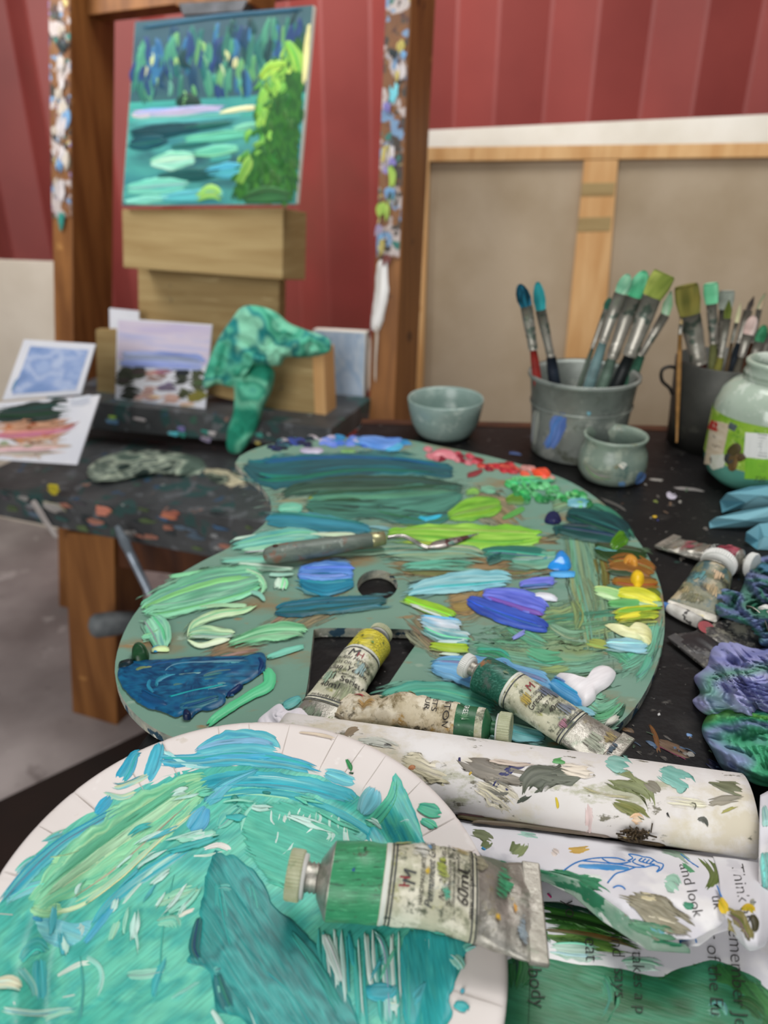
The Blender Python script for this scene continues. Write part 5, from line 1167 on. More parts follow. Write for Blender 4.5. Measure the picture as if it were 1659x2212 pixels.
# yellows and pale greens
p('1310,1270,14 1330,1276,20 1362,1280,12', '4f8a64 3c7454', th=.0006, dry=.2)
p('1280,1276,12 1310,1282,26 1350,1292,26', 'b4dc98 98cc84 cce8b4', th=.0012, rag=.2)
p('1330,1284,14 1366,1286,24 1400,1296,30 1432,1306,16', 'e4e03c f0ec58 c8cc30 d8d838', th=.003, rag=.12)
p('1310,1306,14 1350,1306,24 1390,1306,18', '5cac64 74bc74', th=.0009, dry=.15); p('1374,1306,8 1400,1308,14 1434,1306,8', 'b4d0a0 98c498', th=.001)
p('1320,1330,16 1370,1330,40 1434,1322,30', 'c4c828 dcdc40 8ca838 a8bc30', th=.0012, rag=.2, dry=.3)
p('1330,1342,8 1370,1334,18 1396,1328,10', 'e0d830 ece44c', th=.0016, rag=.2, dry=.15)
p('1306,1392,14 1350,1396,32 1404,1400,28', '9cccd8 84bccc b8dce0', th=.001, rag=.14)
pb('1306,1353 1330,1360 1350,1366 1366,1356 1376,1350 1396,1354 1406,1364 1408,1384 1398,1396 1376,1384 1350,1378 1332,1370', 'e8e8a8 f0f0bc dcdc98', th=.0045, dome=3, ang=.2)
# knife area and left: mint swirls
p('498,1186,10 560,1172,36 640,1160,40 700,1160,14', '5fbca8 84ccb0 4fa8a4 a4d8bc', th=.0008, rag=.08, dry=.08)
p('520,1192,12 580,1186,16 620,1178,20 672,1166,12', 'a8dcb8 c4e8cc 7cc8a4', th=.0008, dry=.2); p('500,1168,6 570,1158,9 650,1152,7', 'd4e8d8 b0d4c0', th=.0007, dry=.3)
p('506,1220,8 560,1226,16 640,1232,12', 'c8e0cc a4ccb4 8cb8a0', th=.0007, dry=.25); p('470,1216,12 540,1210,18 600,1214,12', '6cae9c 88c0a8', th=.0006, dry=.3)
p('660,1158,6 740,1156,9 775,1158,6', 'dcE8cc c0d8b4'.lower(), th=.0008, dry=.2)
p('830,1200,14 920,1196,34 1010,1196,34 1064,1212,16', '84a08c 6f9c84 98a884 5a9c88', th=.0005, dry=.3, rag=.15)
p('640,1205,14 760,1195,20 880,1190,22 960,1190,12', '7c9c84 94b098 68947c', th=.0005, dry=.3); p('860,1225,14 960,1222,24 1040,1222,16', '4fa88c 6cb49c', th=.0005, dry=.4, rag=.2)
p('1036,1196,10 1080,1196,30 1140,1200,36 1190,1204,20', '3c8a74 2c6c60 549c84', th=.0006, rag=.15, dry=.1); p('1050,1214,10 1074,1206,20 1096,1196,8', '185048 245c54', th=.0008, rag=.2)
p('1096,1210,24 1150,1212,44 1220,1206,26', '5a9c84 6cac94 7f9c80', th=.0004, dry=.35, rag=.2)
# blues in the middle
p('644,1256,22 700,1266,54 768,1258,34', '1f7898 2a88a4 186480', th=.001); p('642,1240,30 700,1240,54 766,1238,36', '5a8ad8 6c9ce4 4a7ccc 84b0ec', th=.0014)
p('660,1238,8 700,1232,10 745,1240,8 720,1250,7 680,1248,6', '88b0ec 6498dc', th=.001, dry=.1)
p('872,1284,14 940,1266,34 1030,1256,46 1114,1252,26', '84c0cc 6cb4c0 a4d4d8 5ca8b4', th=.0012, rag=.14); p('880,1284,10 960,1280,14 1040,1272,10', '5fb0bc 98ccd0', th=.0009, dry=.25, rag=.2)
p('588,1322,16 640,1316,38 740,1308,36 842,1300,18', '1f6478 28788c 3c6464 1a586c', th=.0011, rag=.1); p('620,1308,10 720,1300,12 800,1296,8', '3c6a64 4f7468', th=.0006, dry=.25); p('640,1318,6 740,1312,8 830,1304,6', '2f8498 54949c', th=.0008, dry=.2)
p('700,1312,4 712,1308,8 722,1312,4', '3a2c4c 2c2440', th=.0012, rag=.3, dry=.2)
p('868,1294,12 920,1312,26 988,1336,26', 'a0d040 8cc034 b8e05c', th=.0014, rag=.14); p('880,1306,7 920,1322,10 985,1346,10', 'e8ece4 c8d8d0', th=.0012, rag=.2, dry=.12); p('966,1336,6 980,1342,9 990,1346,6', '3f54b0 5868c4', th=.0012)
p('905,1340,16 950,1350,30 1000,1356,26', '88bcd4 e0e8f0 6cacc4 c4dce8', th=.0011, rag=.18); p('912,1356,20 960,1374,34 1022,1382,26', '7cb4b8 98c8c8 64a4ac dce8e4', th=.001, rag=.18, dry=.1); p('940,1392,8 990,1388,12 1020,1380,8', 'e0ece8 b0d4d4', th=.0012, rag=.2, dry=.1)
p('925,1396,12 970,1402,20 1016,1402,18', 'b4d040 9cbc34 c8dc5c', th=.0012, rag=.14); p('946,1414,5 980,1418,8 1000,1416,5', 'dce8d8 b8d0b8', th=.0008, dry=.25, rag=.2)
p('1120,1266,14 1160,1260,22 1200,1256,20', '6c74dc 8088e4 5c64cc', th=.0014); p('1096,1274,5 1120,1280,7 1146,1288,5', '4c3c28 3c3024', th=.0007, rag=.3, dry=.2)
p('1150,1292,12 1180,1292,16 1206,1298,8', 'e8e8ec d4d8e4', th=.003); p('1040,1286,20 1100,1294,42 1150,1308,46 1186,1322,26', '6070d8 7480e4 5060c8 8890ec', th=.0014, rag=.08)
p('1008,1298,18 1040,1312,34 1100,1334,38 1150,1350,34 1188,1362,22', '3450b4 2c48a4 4464c8 3c58bc', th=.0016, rag=.05); p('1050,1318,5 1090,1326,7 1130,1340,6', '8c7c60 7f7468', th=.0006, dry=.25); p('1060,1334,5 1080,1340,7 1100,1344,5', '857a60 6f78a0', th=.0006, dry=.25)
p('1104,1384,6 1122,1374,11 1138,1364,8', '8088d8 98a0e0', th=.0008, rag=.25, dry=.1)
p('1186,1244,10 1214,1242,15 1246,1242,12', '3c98dc 5cb0e8', th=.0016, rag=.12); pb('1182,1228 1192,1222 1198,1208 1212,1198 1228,1210 1234,1224 1226,1234 1200,1234', '1484dc 2c98ec 0c74cc', th=.008, dome=2.2, mt=MAT['paint_wet'])
p('1204,1206,8 1216,1212,12 1228,1222,7', '3ca4f0 1c88dc', th=.006, mt=MAT['paint_wet']); p('1172,1212,6 1184,1206,9', '4c8c9c 5c9ca4', th=.0006, dry=.3)
# light blue by the dark green tube, white squeeze
p('930,1440,24 985,1448,58 1060,1462,74 1140,1478,64 1194,1496,40', '6cacd4 5c9ccc 84bce0 5490bc', th=.0013, rag=.06); p('960,1430,10 1040,1428,14 1120,1446,12 1186,1462,8', '8cc4e4 6cb0d8', th=.001, dry=.1)
p('820,1520,40 920,1500,56 1010,1516,50 1080,1540,30', '4fa890 62b49c 44988a', th=.0006, rag=.12, dry=.12); p('1060,1570,24 1120,1590,40 1180,1600,24', '62a4b0 7cb8bc 549494', th=.0006, dry=.2)
pb('1200,1462 1225,1472 1250,1480 1268,1472 1282,1452 1304,1444 1324,1448 1330,1462 1316,1484 1290,1502 1284,1516 1262,1530 1242,1508 1220,1490', 'ece8ea f2eef0 e0dcdf', th=.005, dome=3.5, ang=-.5, rough=.25, mt=MAT['paint_soft'])
p('1186,1474,24 1226,1500,40 1266,1522,28', '5cacdc 4498d0 84c4e8', th=.0024, rag=.14); p('1210,1500,8 1240,1520,12', 'e0ecf4 b0d4ec', th=.0016, rag=.25, dry=.1); p('1230,1536,14 1262,1542,24 1288,1548,12', '7cbccc 98ccd8', th=.0008, dry=.2)
p('1305,1570,10 1320,1562,18 1340,1548,8', 'e0e0d4 c8ccbc', th=.002, rag=.3, dry=.1); p('1130,1480,3 1180,1500,3', 'e4ead8 c8d8c0', th=.001)
# left lobe: pale greens
p('304,1322,20 380,1290,60 470,1262,74 574,1246,40', '7cc8a0 8ed4ac 66b08c 70a08c 9cdcb4', th=.0011, rag=.08, dry=.04)
p('360,1250,8 430,1240,14 500,1234,12 560,1240,8', '98dca4 7ccc9c', th=.0009, dry=.12); p('330,1300,10 420,1268,16 520,1250,14', '5f9c84 78b898', th=.0008, dry=.3)
p('306,1318,16 340,1326,34 420,1312,30 520,1284,26 574,1262,16', '78ccA0 94dcb0 60a888'.lower(), th=.001, rag=.1, dry=.1); p('520,1232,8 556,1250,14 572,1270,16 560,1290,8', 'b0e4b8 8cd4a4 ccecc8', th=.0012, dry=.1)
p('322,1336,40 345,1370,56 356,1404,40', '84d0a8 70bc98 9cdcb8 68a8a0', th=.0011, rag=.08); p('306,1380,8 330,1376,16 352,1362,10', '7cc8a0 94d8b0', th=.0009, dry=.1); p('326,1410,6 344,1404,12 368,1406,10', 'c0dc94 d8e8b4', th=.0014); p('328,1408,8 338,1404,14 350,1400,6', '2c88b4 3c9cc0', th=.0012)
p('408,1384,8 420,1352,16 470,1330,20 530,1322,14 560,1306,8', 'c4e4b0 a8d49c d8ecc4 88bc94', th=.0011, rag=.1, dry=.12); p('404,1376,12 440,1368,30 480,1372,26 512,1370,10', 'b8dca4 cce8bc 98c898 78b0a0', th=.0011, rag=.1, dry=.08); p('404,1384,6 430,1398,12 470,1388,14 508,1376,8', 'd4ecc0 e4f0d4', th=.0014, rag=.15); p('420,1318,6 470,1312,10 540,1312,8', 'bce0b4 98cca0', th=.0009, dry=.2); p('530,1280,6 560,1288,14 572,1304,10', 'a8dcc4 84c4b0', th=.001, dry=.2)
p('490,1398,10 560,1374,32 620,1366,44 670,1370,34', '74bc88 5ca878 90d0a0 84a488', th=.0009, rag=.08, dry=.2); p('576,1424,10 610,1412,14 660,1398,10', '6cc0a8 84d0b8', th=.001)
p('580,1244,10 612,1246,12 640,1244,8', 'c4e8d4 98ccb8', th=.0008, dry=.15); p('608,1250,20 606,1262,30 602,1276,26', 'b8e0c4 d4ecd8 8cc0a4', th=.001, rag=.14, dry=.1)
# dark blue pool
pb('256,1448 272,1436 300,1430 360,1428 430,1422 500,1421 556,1419 566,1412 576,1430 572,1450 548,1470 510,1490 505,1506 488,1508 486,1520 460,1536 430,1540 412,1556 396,1548 380,1552 350,1540 316,1530 284,1508 262,1480', '0f4470 146086 0c3860 1a6c90 124c78', th=.0022, ang=-.1, rough=.7, sc=50)
for a, c in [('300,1452,14 370,1436,14 460,1432,12 556,1432,8', '0d3c66 145080'), ('290,1468,10 300,1452,12 340,1444,10', '5f7a54 7c8a58'), ('346,1476,16 380,1450,18 450,1442,14 530,1440,14 556,1450,10', '3f8698 5c9ca4 2c7890'), ('350,1500,12 340,1480,14 380,1462,14 460,1452,12', '1f7896 2c88a0'), ('366,1490,8 420,1478,10 424,1474,6', '5c8078 3c6868'),
             ('430,1476,12 470,1466,22 520,1462,16', '2c6c74 4c8480 1f5c70'), ('360,1516,14 420,1500,18 500,1482,12', '2a7c94 64949a 1a6484'), ('384,1536,14 430,1526,24 480,1512,14', '245c70 3c7c88 14486a'), ('300,1500,20 330,1520,26 370,1526,14', '10507c 0c406c'), ('330,1470,8 322,1490,14 340,1510,8', '1a7294 2c86a4'), ('556,1424,8 566,1440,14 556,1462,8', '0c2c5c 124070'), ('380,1468,6 440,1462,7 500,1456,5', '6ca0a4 86b0ac')]:
    p(a, c, th=.0022, rag=.06)
pb('396,1546 404,1540 414,1548 412,1558 398,1558', '0c1c40 142850', th=.004); p('490,1508,6 510,1494,12 526,1484,6', '0c2450 143060', th=.003)
pb('284,1424 290,1408 304,1402 320,1410 322,1428 308,1434 292,1434', '10301c 1c4828 0c2414', th=.009, dome=2.2, rough=.8); p('256,1442,10 274,1440,18 292,1434,12', '122c24 0e2030', th=.004)
p('572,1448,18 582,1462,28 578,1484,24 548,1502,20 510,1526,18 470,1552,16 446,1572,12', '4fc488 62d098 44b87c', th=.0016, rag=.05, mt=MAT['paint_soft'])
p('610,1530,14 630,1522,20 652,1510,10', '5cb0ac 74c0b8', th=.0008)
# ------------------------------------------------------------------ paper plate, tipped up on the roll behind it
_tb, _ta = math.radians(8), math.radians(-4)
pn_ = unit((-math.tan(_ta), -math.tan(_tb), 1)); pex = unit(np.cross((0, 1, 0), pn_)); pey = np.cross(pn_, pex)
PLC = np.array([-.0645, .2335, .783]); PLR = .1216
def plate_h(u, v):
    r = np.hypot(u, v) / PLR
    k = np.clip((r - .70) / (.80 - .70), 0, 1); k = k * k * (3 - 2 * k)
    return -.0105 + .0095 * k + .0010 * np.clip((r - .80) / .17, 0, 1) - .0012 * np.clip((r - .975) / .025, 0, 1) ** 2
PLT = Surf(PLC, pex, pey, plate_h, -.0125, .001)
plate = thing('paper_plate', 'white paper plate swirled with turquoise and mint paint', 'plate', PLC - pn_ * .0125)
pmat('plate_paper', 'ebe3df', 'e2d9d4', 14., rough=.6, spots=[('f0eae6', 30., .6), ('d8cec4', 60., .68)], bump=.06, bscale=300., dist=.0003)
rr_ = np.r_[np.linspace(0, .68, 14), np.linspace(.69, .82, 12), np.linspace(.84, 1.0, 12)]
NT = 360; th = np.linspace(0, 2 * np.pi, NT, endpoint=False)
U = PLR * rr_[:, None] * np.cos(th); Vv = PLR * rr_[:, None] * np.sin(th)
# pressed creases round the rim
rc = random.Random(3); cre = np.zeros(NT)
angs = []
a = 0.0
while a < 2 * np.pi:
    angs.append(a); a += rc.uniform(.14, .26)
for a in angs:
    dlt = np.abs((th - a + np.pi) % (2 * np.pi) - np.pi); cre -= np.clip(1 - dlt / .010, 0, 1)
hh = plate_h(U, Vv) + .00055 * cre[None, :] * np.clip((rr_[:, None] - .74) / .06, 0, 1)
V = PLC + pex * U[..., None] + pey * Vv[..., None] + pn_ * hh[..., None]
Vb = V - pn_ * .0008
mkobj('plate_dish', np.concatenate([V, Vb[::-1]]).reshape(-1, 3), gridF(2 * len(rr_), NT, True), MAT['plate_paper'], plate)
pmat('crease', 'c9c0b9', 'b4aaa2', 60., rough=.8)
def plate_crease(a):
    r = np.linspace(.775, .985, 14); w = .00016 * np.sin(np.pi * np.linspace(.05, .95, 14)) + .00006
    a_ = a + rc.uniform(-.02, .02) * np.linspace(0, 1, 14)
    P = []
    for sgn in (-1, 1):
        u = PLR * r * np.cos(a_) - sgn * w * np.sin(a_); v = PLR * r * np.sin(a_) + sgn * w * np.cos(a_)
        P.append(PLC + pex * u[:, None] + pey * v[:, None] + pn_ * (plate_h(u, v) + .00012)[:, None])
    mkobj('rim_crease', np.stack(P, 1).reshape(-1, 3), gridF(14, 2), MAT['crease'], plate)
for a in angs: plate_crease(a)

def q(path, cols, th=.0004, rag=.08, dry=0.0, **kw): return S(plate, PLT, path, cols, th, rag, dry, **kw)
def qb(poly, cols, th=.0004, **kw): return BL(plate, PLT, poly, cols, th, **kw)
qb('-40,2010 10,1938 60,1870 120,1808 200,1752 290,1706 380,1668 470,1652 560,1652 650,1664 730,1692 800,1740 860,1790 915,1850 950,1920 980,1990 1005,2060 985,2110 972,2150 975,2190 955,2250 900,2350 760,2450 520,2490 240,2460 40,2370 -60,2250 -90,2120', '48b8a4 5cc4ac 40acA0 6cccb0 54bcb0 3ca89c'.lower(), th=.0003, ang=-.7, rough=.3, sc=160., R=46, aniso=3.5, rag=.02)
# rim: turquoise patches
q('420,1628,26 480,1614,58 550,1610,64 606,1622,44', '54b8c4 44acc0 70c8cc 3ca0bc', rag=.1)
q('330,1640,20 420,1644,34 520,1636,36 640,1652,32 706,1672,16', '3cacc4 54bccc 2c98bc 7cccd4', rag=.1, dry=.05); q('700,1668,20 740,1682,30 772,1690,16', '58b8cc 7cc8d4', rag=.15)
q('350,1618,12 400,1650,14 470,1658,12', '8cd4d4 b8e4e0', rag=.2, dry=.2)
q('306,1624,8 290,1632,20 276,1660,30 258,1690,26', '3cacc8 2c9cbc 58bcd0', rag=.16); q('344,1602,24 340,1630,28 328,1662,28 316,1690,20', '40b0c8 54bcd0 349cbc', rag=.14); q('236,1690,10 256,1700,16 300,1684,14 330,1668,8', '48b0c8 d8dca8 78c4cc', rag=.25, dry=.2); q('222,1712,10 262,1722,14 300,1706,8', 'dce0a8 8cccc4 c4dcb0', rag=.3, dry=.15)
q('205,1760,14 226,1736,24 244,1716,12', '34a4c8 48b0cc', rag=.2)
# upper arcs
q('395,1712,24 470,1690,36 560,1684,36 650,1694,34 740,1716,36 768,1734,20', '3ca8b8 50b8c4 2c9cb0 88d0d0', rag=.08); q('510,1676,5 600,1680,8 700,1700,6', 'dcf0ec b0e0dc', rag=.2, dry=.1); q('520,1692,4 620,1700,6 720,1722,5', 'c8e8e4 90d4d0', rag=.2, dry=.15)
q('440,1728,12 540,1712,18 640,1722,18 730,1756,18 800,1800,20 836,1850,14', '3cacb4 48b4b8 34a0ac', rag=.04); q('455,1724,4 540,1716,6 640,1728,5', '7cc8a8 a8dcb8', rag=.1, dry=.15)
# light green sweep
q('70,1960,30 130,1905,80 220,1840,118 320,1768,112 410,1706,76 456,1686,30', '84d4a4 74cca0 9cdcac 68c4a0 b4e4b0', th=.0006, rag=.05)
q('110,1930,14 200,1864,22 300,1790,24 400,1720,18 446,1690,8', 'c4e4b4 a4d8a8 dcecc4', th=.0006, rag=.1, dry=.14); q('150,1950,14 240,1890,28 340,1800,26 430,1718,12', '5cb89c 70c4a0 c8dcb0', th=.0005, rag=.1, dry=.1); q('160,1970,10 260,1890,16 360,1800,16 440,1736,8', 'd4dcb4 a8d4b4 b8c8a0', th=.0006, rag=.15, dry=.15); q('100,1860,16 150,1852,26 190,1832,14', '98d8a4 b4e0a8', th=.0005, dry=.15, rag=.2); q('110,1884,4 160,1870,6 210,1846,4', 'd8e8b8 b4dca4', dry=.15)
q('66,1958,20 90,1968,34 140,1962,24', '84d0a0 a8dca8', rag=.1); q('96,1972,8 150,1966,14 210,1938,10', 'c8e4b0 e0ecc8', rag=.2, dry=.14)
# left rim strip in blues
q('0,1960,26 60,1890,34 130,1826,32 210,1776,24 280,1736,14', '48b0bc 34a0b8 6cc4c0 88d0c8', rag=.12, dry=.14); q('10,1950,14 60,1920,26 110,1906,14', '5cb8c4 98d8d4', rag=.2, dry=.25); q('30,1890,10 60,1860,16 96,1846,8', '4cb0b8 a8dcd4', rag=.3, dry=.3); q('90,1820,8 120,1808,16 150,1790,8', '5cb4b8 8cd0c8', rag=.3, dry=.3)
# blue accents
q('448,1742,20 430,1772,44 408,1800,30', '48a0cc 58acd0 64b4cc', rag=.12); q('560,1660,6 500,1690,20 460,1722,34 440,1746,14', '4cb0c0 70c0cc', rag=.1, dry=.1)
q('190,2010,10 240,1950,24 330,1880,30 420,1826,16', '70c4c0 48acb8 a8dcd0', rag=.12, dry=.12); q('180,2040,14 220,1990,20 260,1930,12', '3ca0c0 58b0c8', rag=.1, dry=.1); q('250,1970,8 330,1880,14 420,1820,8', 'd0e4d8 98d4c4', rag=.2, dry=.15)
qb('76,1990 110,1982 160,1994 200,1988 190,2020 150,2048 110,2044 86,2020', '7cccd0 6cc0cc 90d8d4', rag=.06, ang=.3); q('70,1982,8 90,1990,14 80,1984,6', '3c94b8 4ca4c0')
q('44,2080,10 60,2056,30 84,2044,40 104,2060,14', '54bcac 40b0b0 8cd4c4', rag=.15, dry=.1); q('86,2070,24 86,2110,36 90,2166,24', '3cacb8 48b4b8 58bcb0', rag=.12); q('40,2090,16 70,2130,20 76,2168,10', '44b0b0 a4dccc', rag=.25, dry=.2)
for a, c in [('120,2112,8 170,2084,12 206,2080,8', 'e4e8dc c8e4d4'), ('176,2064,10 214,2086,14 220,2120,14 204,2160,10', 'a8dccc 88d0c0'), ('0,2180,16 80,2190,18 170,2176,14', 'a0d8c4 c4e4d4 70c8b4'), ('90,2205,14 130,2190,16 170,2180,10', '98d8c0 c0e4d0'), ('130,2156,4 170,2148,4', 'dcece0'), ('160,2010,8 176,2002,20 172,2028,10', 'c4d8cc a8ccc4'), ('236,2036,10 250,2000,18 256,1982,8', 'a8dcc4 88d0b4'), ('270,2108,14 310,2106,24 360,2096,14', 'a4d8c4 84ccb4'), ('330,1954,16 362,1944,24 400,1930,30 436,1920,26', '94d4b4 a4d8b8 84ccac'), ('382,1982,8 402,1972,10 426,1962,6', 'ecdcd0 dce4d4'), ('366,2160,4 400,2140,9 436,2116,5', 'a4dccc 84d0c0'), ('336,1994,20 372,1990,34 384,2010,18', '74c8b0 8cd0b4'), ('330,2160,14 340,2110,20 364,2060,10', '50b8b0 3cacb4'), ('436,1836,6 470,1826,16 502,1838,14', 'f0e4dc e0ece4'), ('410,1850,4 450,1848,7 490,1838,4', 'dceadc b0dcc8'), ('170,2212,10 180,2140,7 172,2060,6', '3c9c94 54acA0'.lower()), ('345,2130,5 352,2010,5 378,1880,5', '44a898 58b4a4')]:
    q(a, c, rag=.2, dry=.08)
# central swirl
qb('520,1740 580,1728 660,1734 740,1762 790,1810 800,1860 780,1900 700,1930 600,1920 550,1880 520,1820', '58bca4 4cb49c 64c4a8', rag=.04, ang=.4, dry=.05)
rp = random.Random(8)
for k in range(16):
    a0 = .2 + k * .16; x = 660 + 88 * math.cos(-2.7 + a0 * .9) + rp.uniform(-8, 8); y = 1800 + 52 * math.sin(-2.7 + a0 * .9) + rp.uniform(-8, 8)
    q([(x, y, 3), (x - 6 + rp.uniform(-4, 4), y + 18, rp.uniform(5, 10)), (x - 3, y + rp.uniform(30, 48), 3)], rp.choice(['d8ece0 b0dccc', 'b0dccc 90d0bc', 'e4e8e0 c0e0d4']), rag=.3, dry=.28)
for a in ['590,1738,3 586,1772,8 600,1800,9 586,1838,8 560,1850,5', '684,1748,4 692,1772,10 664,1796,12 650,1806,5', '600,1856,4 624,1838,8 640,1812,6', '744,1786,12 750,1830,20 760,1860,10', '700,1790,10 716,1806,20 700,1828,12']: q(a, 'd4e8dc b4dcd0 e4ece8', rag=.25, dry=.2)
q('792,1812,14 800,1826,26 808,1836,12', 'ecebe4 d8eae4', rag=.15); q('470,1790,14 490,1770,34 520,1740,20', '64bcac 7cccb4 50b0a8', rag=.1, dry=.1); q('560,1730,8 530,1760,10 520,1800,8', '84d0b8 a4dcc8', rag=.2, dry=.2)
qb('500,1720 510,1718 516,1728 508,1738 500,1732', '2c8478 349080', th=.0005); q('566,1712,6 578,1714,9 586,1714,5', '2c7c74'); q('510,1742,3 518,1746,7', '2c8478')
# right lobe
qb('852,1674 872,1700 886,1730 902,1768 914,1810 932,1850 930,1868 870,1866 812,1860 790,1832 800,1790 830,1756 842,1716', '48b8a8 3cb0b0 5cc4ac 34a8b4', rag=.06, ang=1.1); q('856,1680,8 846,1724,24 812,1770,34 786,1776,14', '54bc9c 64c8a8', rag=.1); q('782,1760,20 800,1730,46 812,1700,24', '8ccCd8 74c0d0'.lower(), rag=.15, dry=.1); q('860,1780,8 876,1776,24 886,1790,10', 'b0dcd8 64bcb8', rag=.3, dry=.25); q('900,1742,18 930,1752,36 956,1760,14', '54bc98 44b090', rag=.2, dry=.08); q('906,1772,12 930,1780,24 944,1792,12', '48b494 5cc0a4', rag=.2, dry=.12)
q('748,1640,5 756,1656,10 758,1668,5', '2c7c44 3c9458', rag=.2); q('752,1670,3 766,1672,4', '1c4c30', rag=.3); q('640,1582,4 700,1590,8 730,1600,5', 'd8c8b4 cdbca4', rag=.2, dry=.3)
# dark teal sweep
qb('460,1848 470,1840 486,1850 500,1844 530,1866 556,1888 580,1930 590,1956 640,1996 690,2050 726,2100 756,2160 776,2212 790,2262 690,2262 610,2262 560,2240 520,2200 470,2186 462,2160 456,2110 440,2090 404,2078 424,2050 436,2010 430,1970 440,1930 446,1890', '2c8c88 349894 247878 3ca4a0 2a8684', th=.0007, ang=1.0, rough=.5, rag=.03, sc=110.)
for a, c in [('470,1900,14 480,1980,30 500,2060,20', '3ca09c 48aca4 30948c'), ('540,1900,10 556,1990,24 580,2080,16', '48a89c 58b4a4'), ('432,1980,14 420,2050,30 440,2084,18', '1c5c5c 247070 144848'), ('468,2100,20 480,2150,40 500,2190,20', '206c70 2c8084'), ('620,2010,12 680,2090,34 740,2200,24', '3a9c94 2c8c84 48aca0'), ('560,2100,24 620,2160,44 680,2250,34', '2c8484 389490'), ('455,2180,8 476,2212,14 500,2250,10', 'd8e8e0 b0d8cc'), ('530,2160,4 550,2212,7 565,2250,4', 'c4e0d8 8cccc0'), ('560,2172,4 580,2220,7', 'b8dcd0 84c8bc'), ('466,2130,6 474,2146,10 470,2120,5', '64b8a8 7cc8b4'), ('470,1922,14 490,1918,22 506,1930,12', '54a8a0 6cb8ac'), ('460,2098,14 476,2094,20', '5cb0a8 74c0b4')]:
    q(a, c, th=.0006, rag=.15, dry=.1)
# striped area under the tube
for k in range(26):
    x = 690 + k * 9.5 + rp.uniform(-4, 4); y0 = 2000 + rp.uniform(0, 40) + max(0, (k - 16)) * 1.5; y1 = y0 + rp.uniform(90, 220)
    q([(x, y0, 3), (x + rp.uniform(0, 8), (y0 + y1) / 2, rp.uniform(5, 16)), (x + rp.uniform(4, 16), y1, 4)], rp.choice(['dfece6 b8e0d8', 'c4e4dc e4eee8', '3caca8 48b8b0', '40b0b0 34a0a8', '54bcb0 48b4ac']), rag=.15, dry=.06)
q('700,2014,16 716,2060,28 740,2130,12', 'e4ece6 c8e4dc', rag=.15, dry=.05); q('790,2012,10 796,2080,16 806,2150,8', 'e0ebe4 cce4dc', rag=.15, dry=.05); q('806,2010,10 830,2050,16 838,2140,22 842,2220,16', 'd8e8e0 54b8b0 c4e4dc', rag=.15, dry=.1)
qb('890,2010 950,2020 1004,2034 1008,2056 990,2090 982,2130 970,2160 976,2200 930,2230 880,2220 868,2150 862,2060', '3cacac 34a4a8 48b4b0', rag=.05, ang=1.4); q('1000,2058,14 1010,2046,24 1030,2044,10', '6cc0b0 98d4c4', rag=.25, dry=.15); q('970,2060,14 990,2080,30 1000,2100,12', '84ccbc a8dccc', rag=.2, dry=.2)
qb('786,2140 800,2126 826,2122 850,2130 864,2146 850,2160 820,2166 796,2158', '3ca8b8 48b0bc 34a0b0', th=.0006, rag=.06); q('838,2170,14 850,2176,24 862,2160,10', 'd4e4dc a8d4cc', rag=.2, dry=.1)
q('980,2170,18 1000,2176,24 1014,2186,12', '48b0b0 3ca8ac', rag=.2); qb('994,2140 1000,2136 1004,2142 998,2148', '3c9cb0 4cacb8'); q('-20,2130,20 20,2124,34 50,2140,16', 'dce4d0 e8e4c0 c0dcd0', rag=.2, dry=.2)

# thin pale scumbles that follow the swirl of the plate
for k in range(64):
    a = rp.uniform(-3.3, .6); rad = rp.uniform(.25, .95); cx_, cy_ = 520, 2010
    x, y = cx_ + 470 * rad * math.cos(a), cy_ + 330 * rad * math.sin(a)
    if 560 < x < 1180 and 1800 < y < 2080 or (430 < x < 780 and y > 1840): continue
    tx, ty = -math.sin(a), math.cos(a) * .72; l = rp.uniform(24, 80)
    q([(x - tx * l, y - ty * l, 4), (x + rp.uniform(-5, 5), y + rp.uniform(-5, 5), rp.uniform(8, 26)), (x + tx * l, y + ty * l, 4)],
      rp.choice(['a8dccc c8e8dc', '84d0b8 a0dcc4', '3ca8a8 4cb4b0', '60c4a8 7cd0b0', '48b0bc 60bcc4', 'd4ebe2 b0ddd0']), rag=.35, dry=.36, sharp=2., echo=0)
# ------------------------------------------------------------------ papers: grid patches traced row by row
pmat('paper_white', 'e6e4e8', 'dcdae0', 8., rough=.65, spec=.2, spots=[('d4d2d8', 30., .66), ('f2f0f0', 16., .6)], bump=.05, bscale=200., dist=.0004)
pmat('paper_old', 'e8e4e2', 'ded8d2', 10., rough=.65, detail=9., nr=.66, spec=.2, spots=[('d8cfba', 16., .5, (.6, 1, 1), .08), ('b8b8a0', 34., .57, (.5, 1, 1), .06), ('7c7868', 90., .62, (.6, 1, 1), .04), ('efecea', 12., .5, None, .1)], bump=.06, bscale=200., dist=.0004)
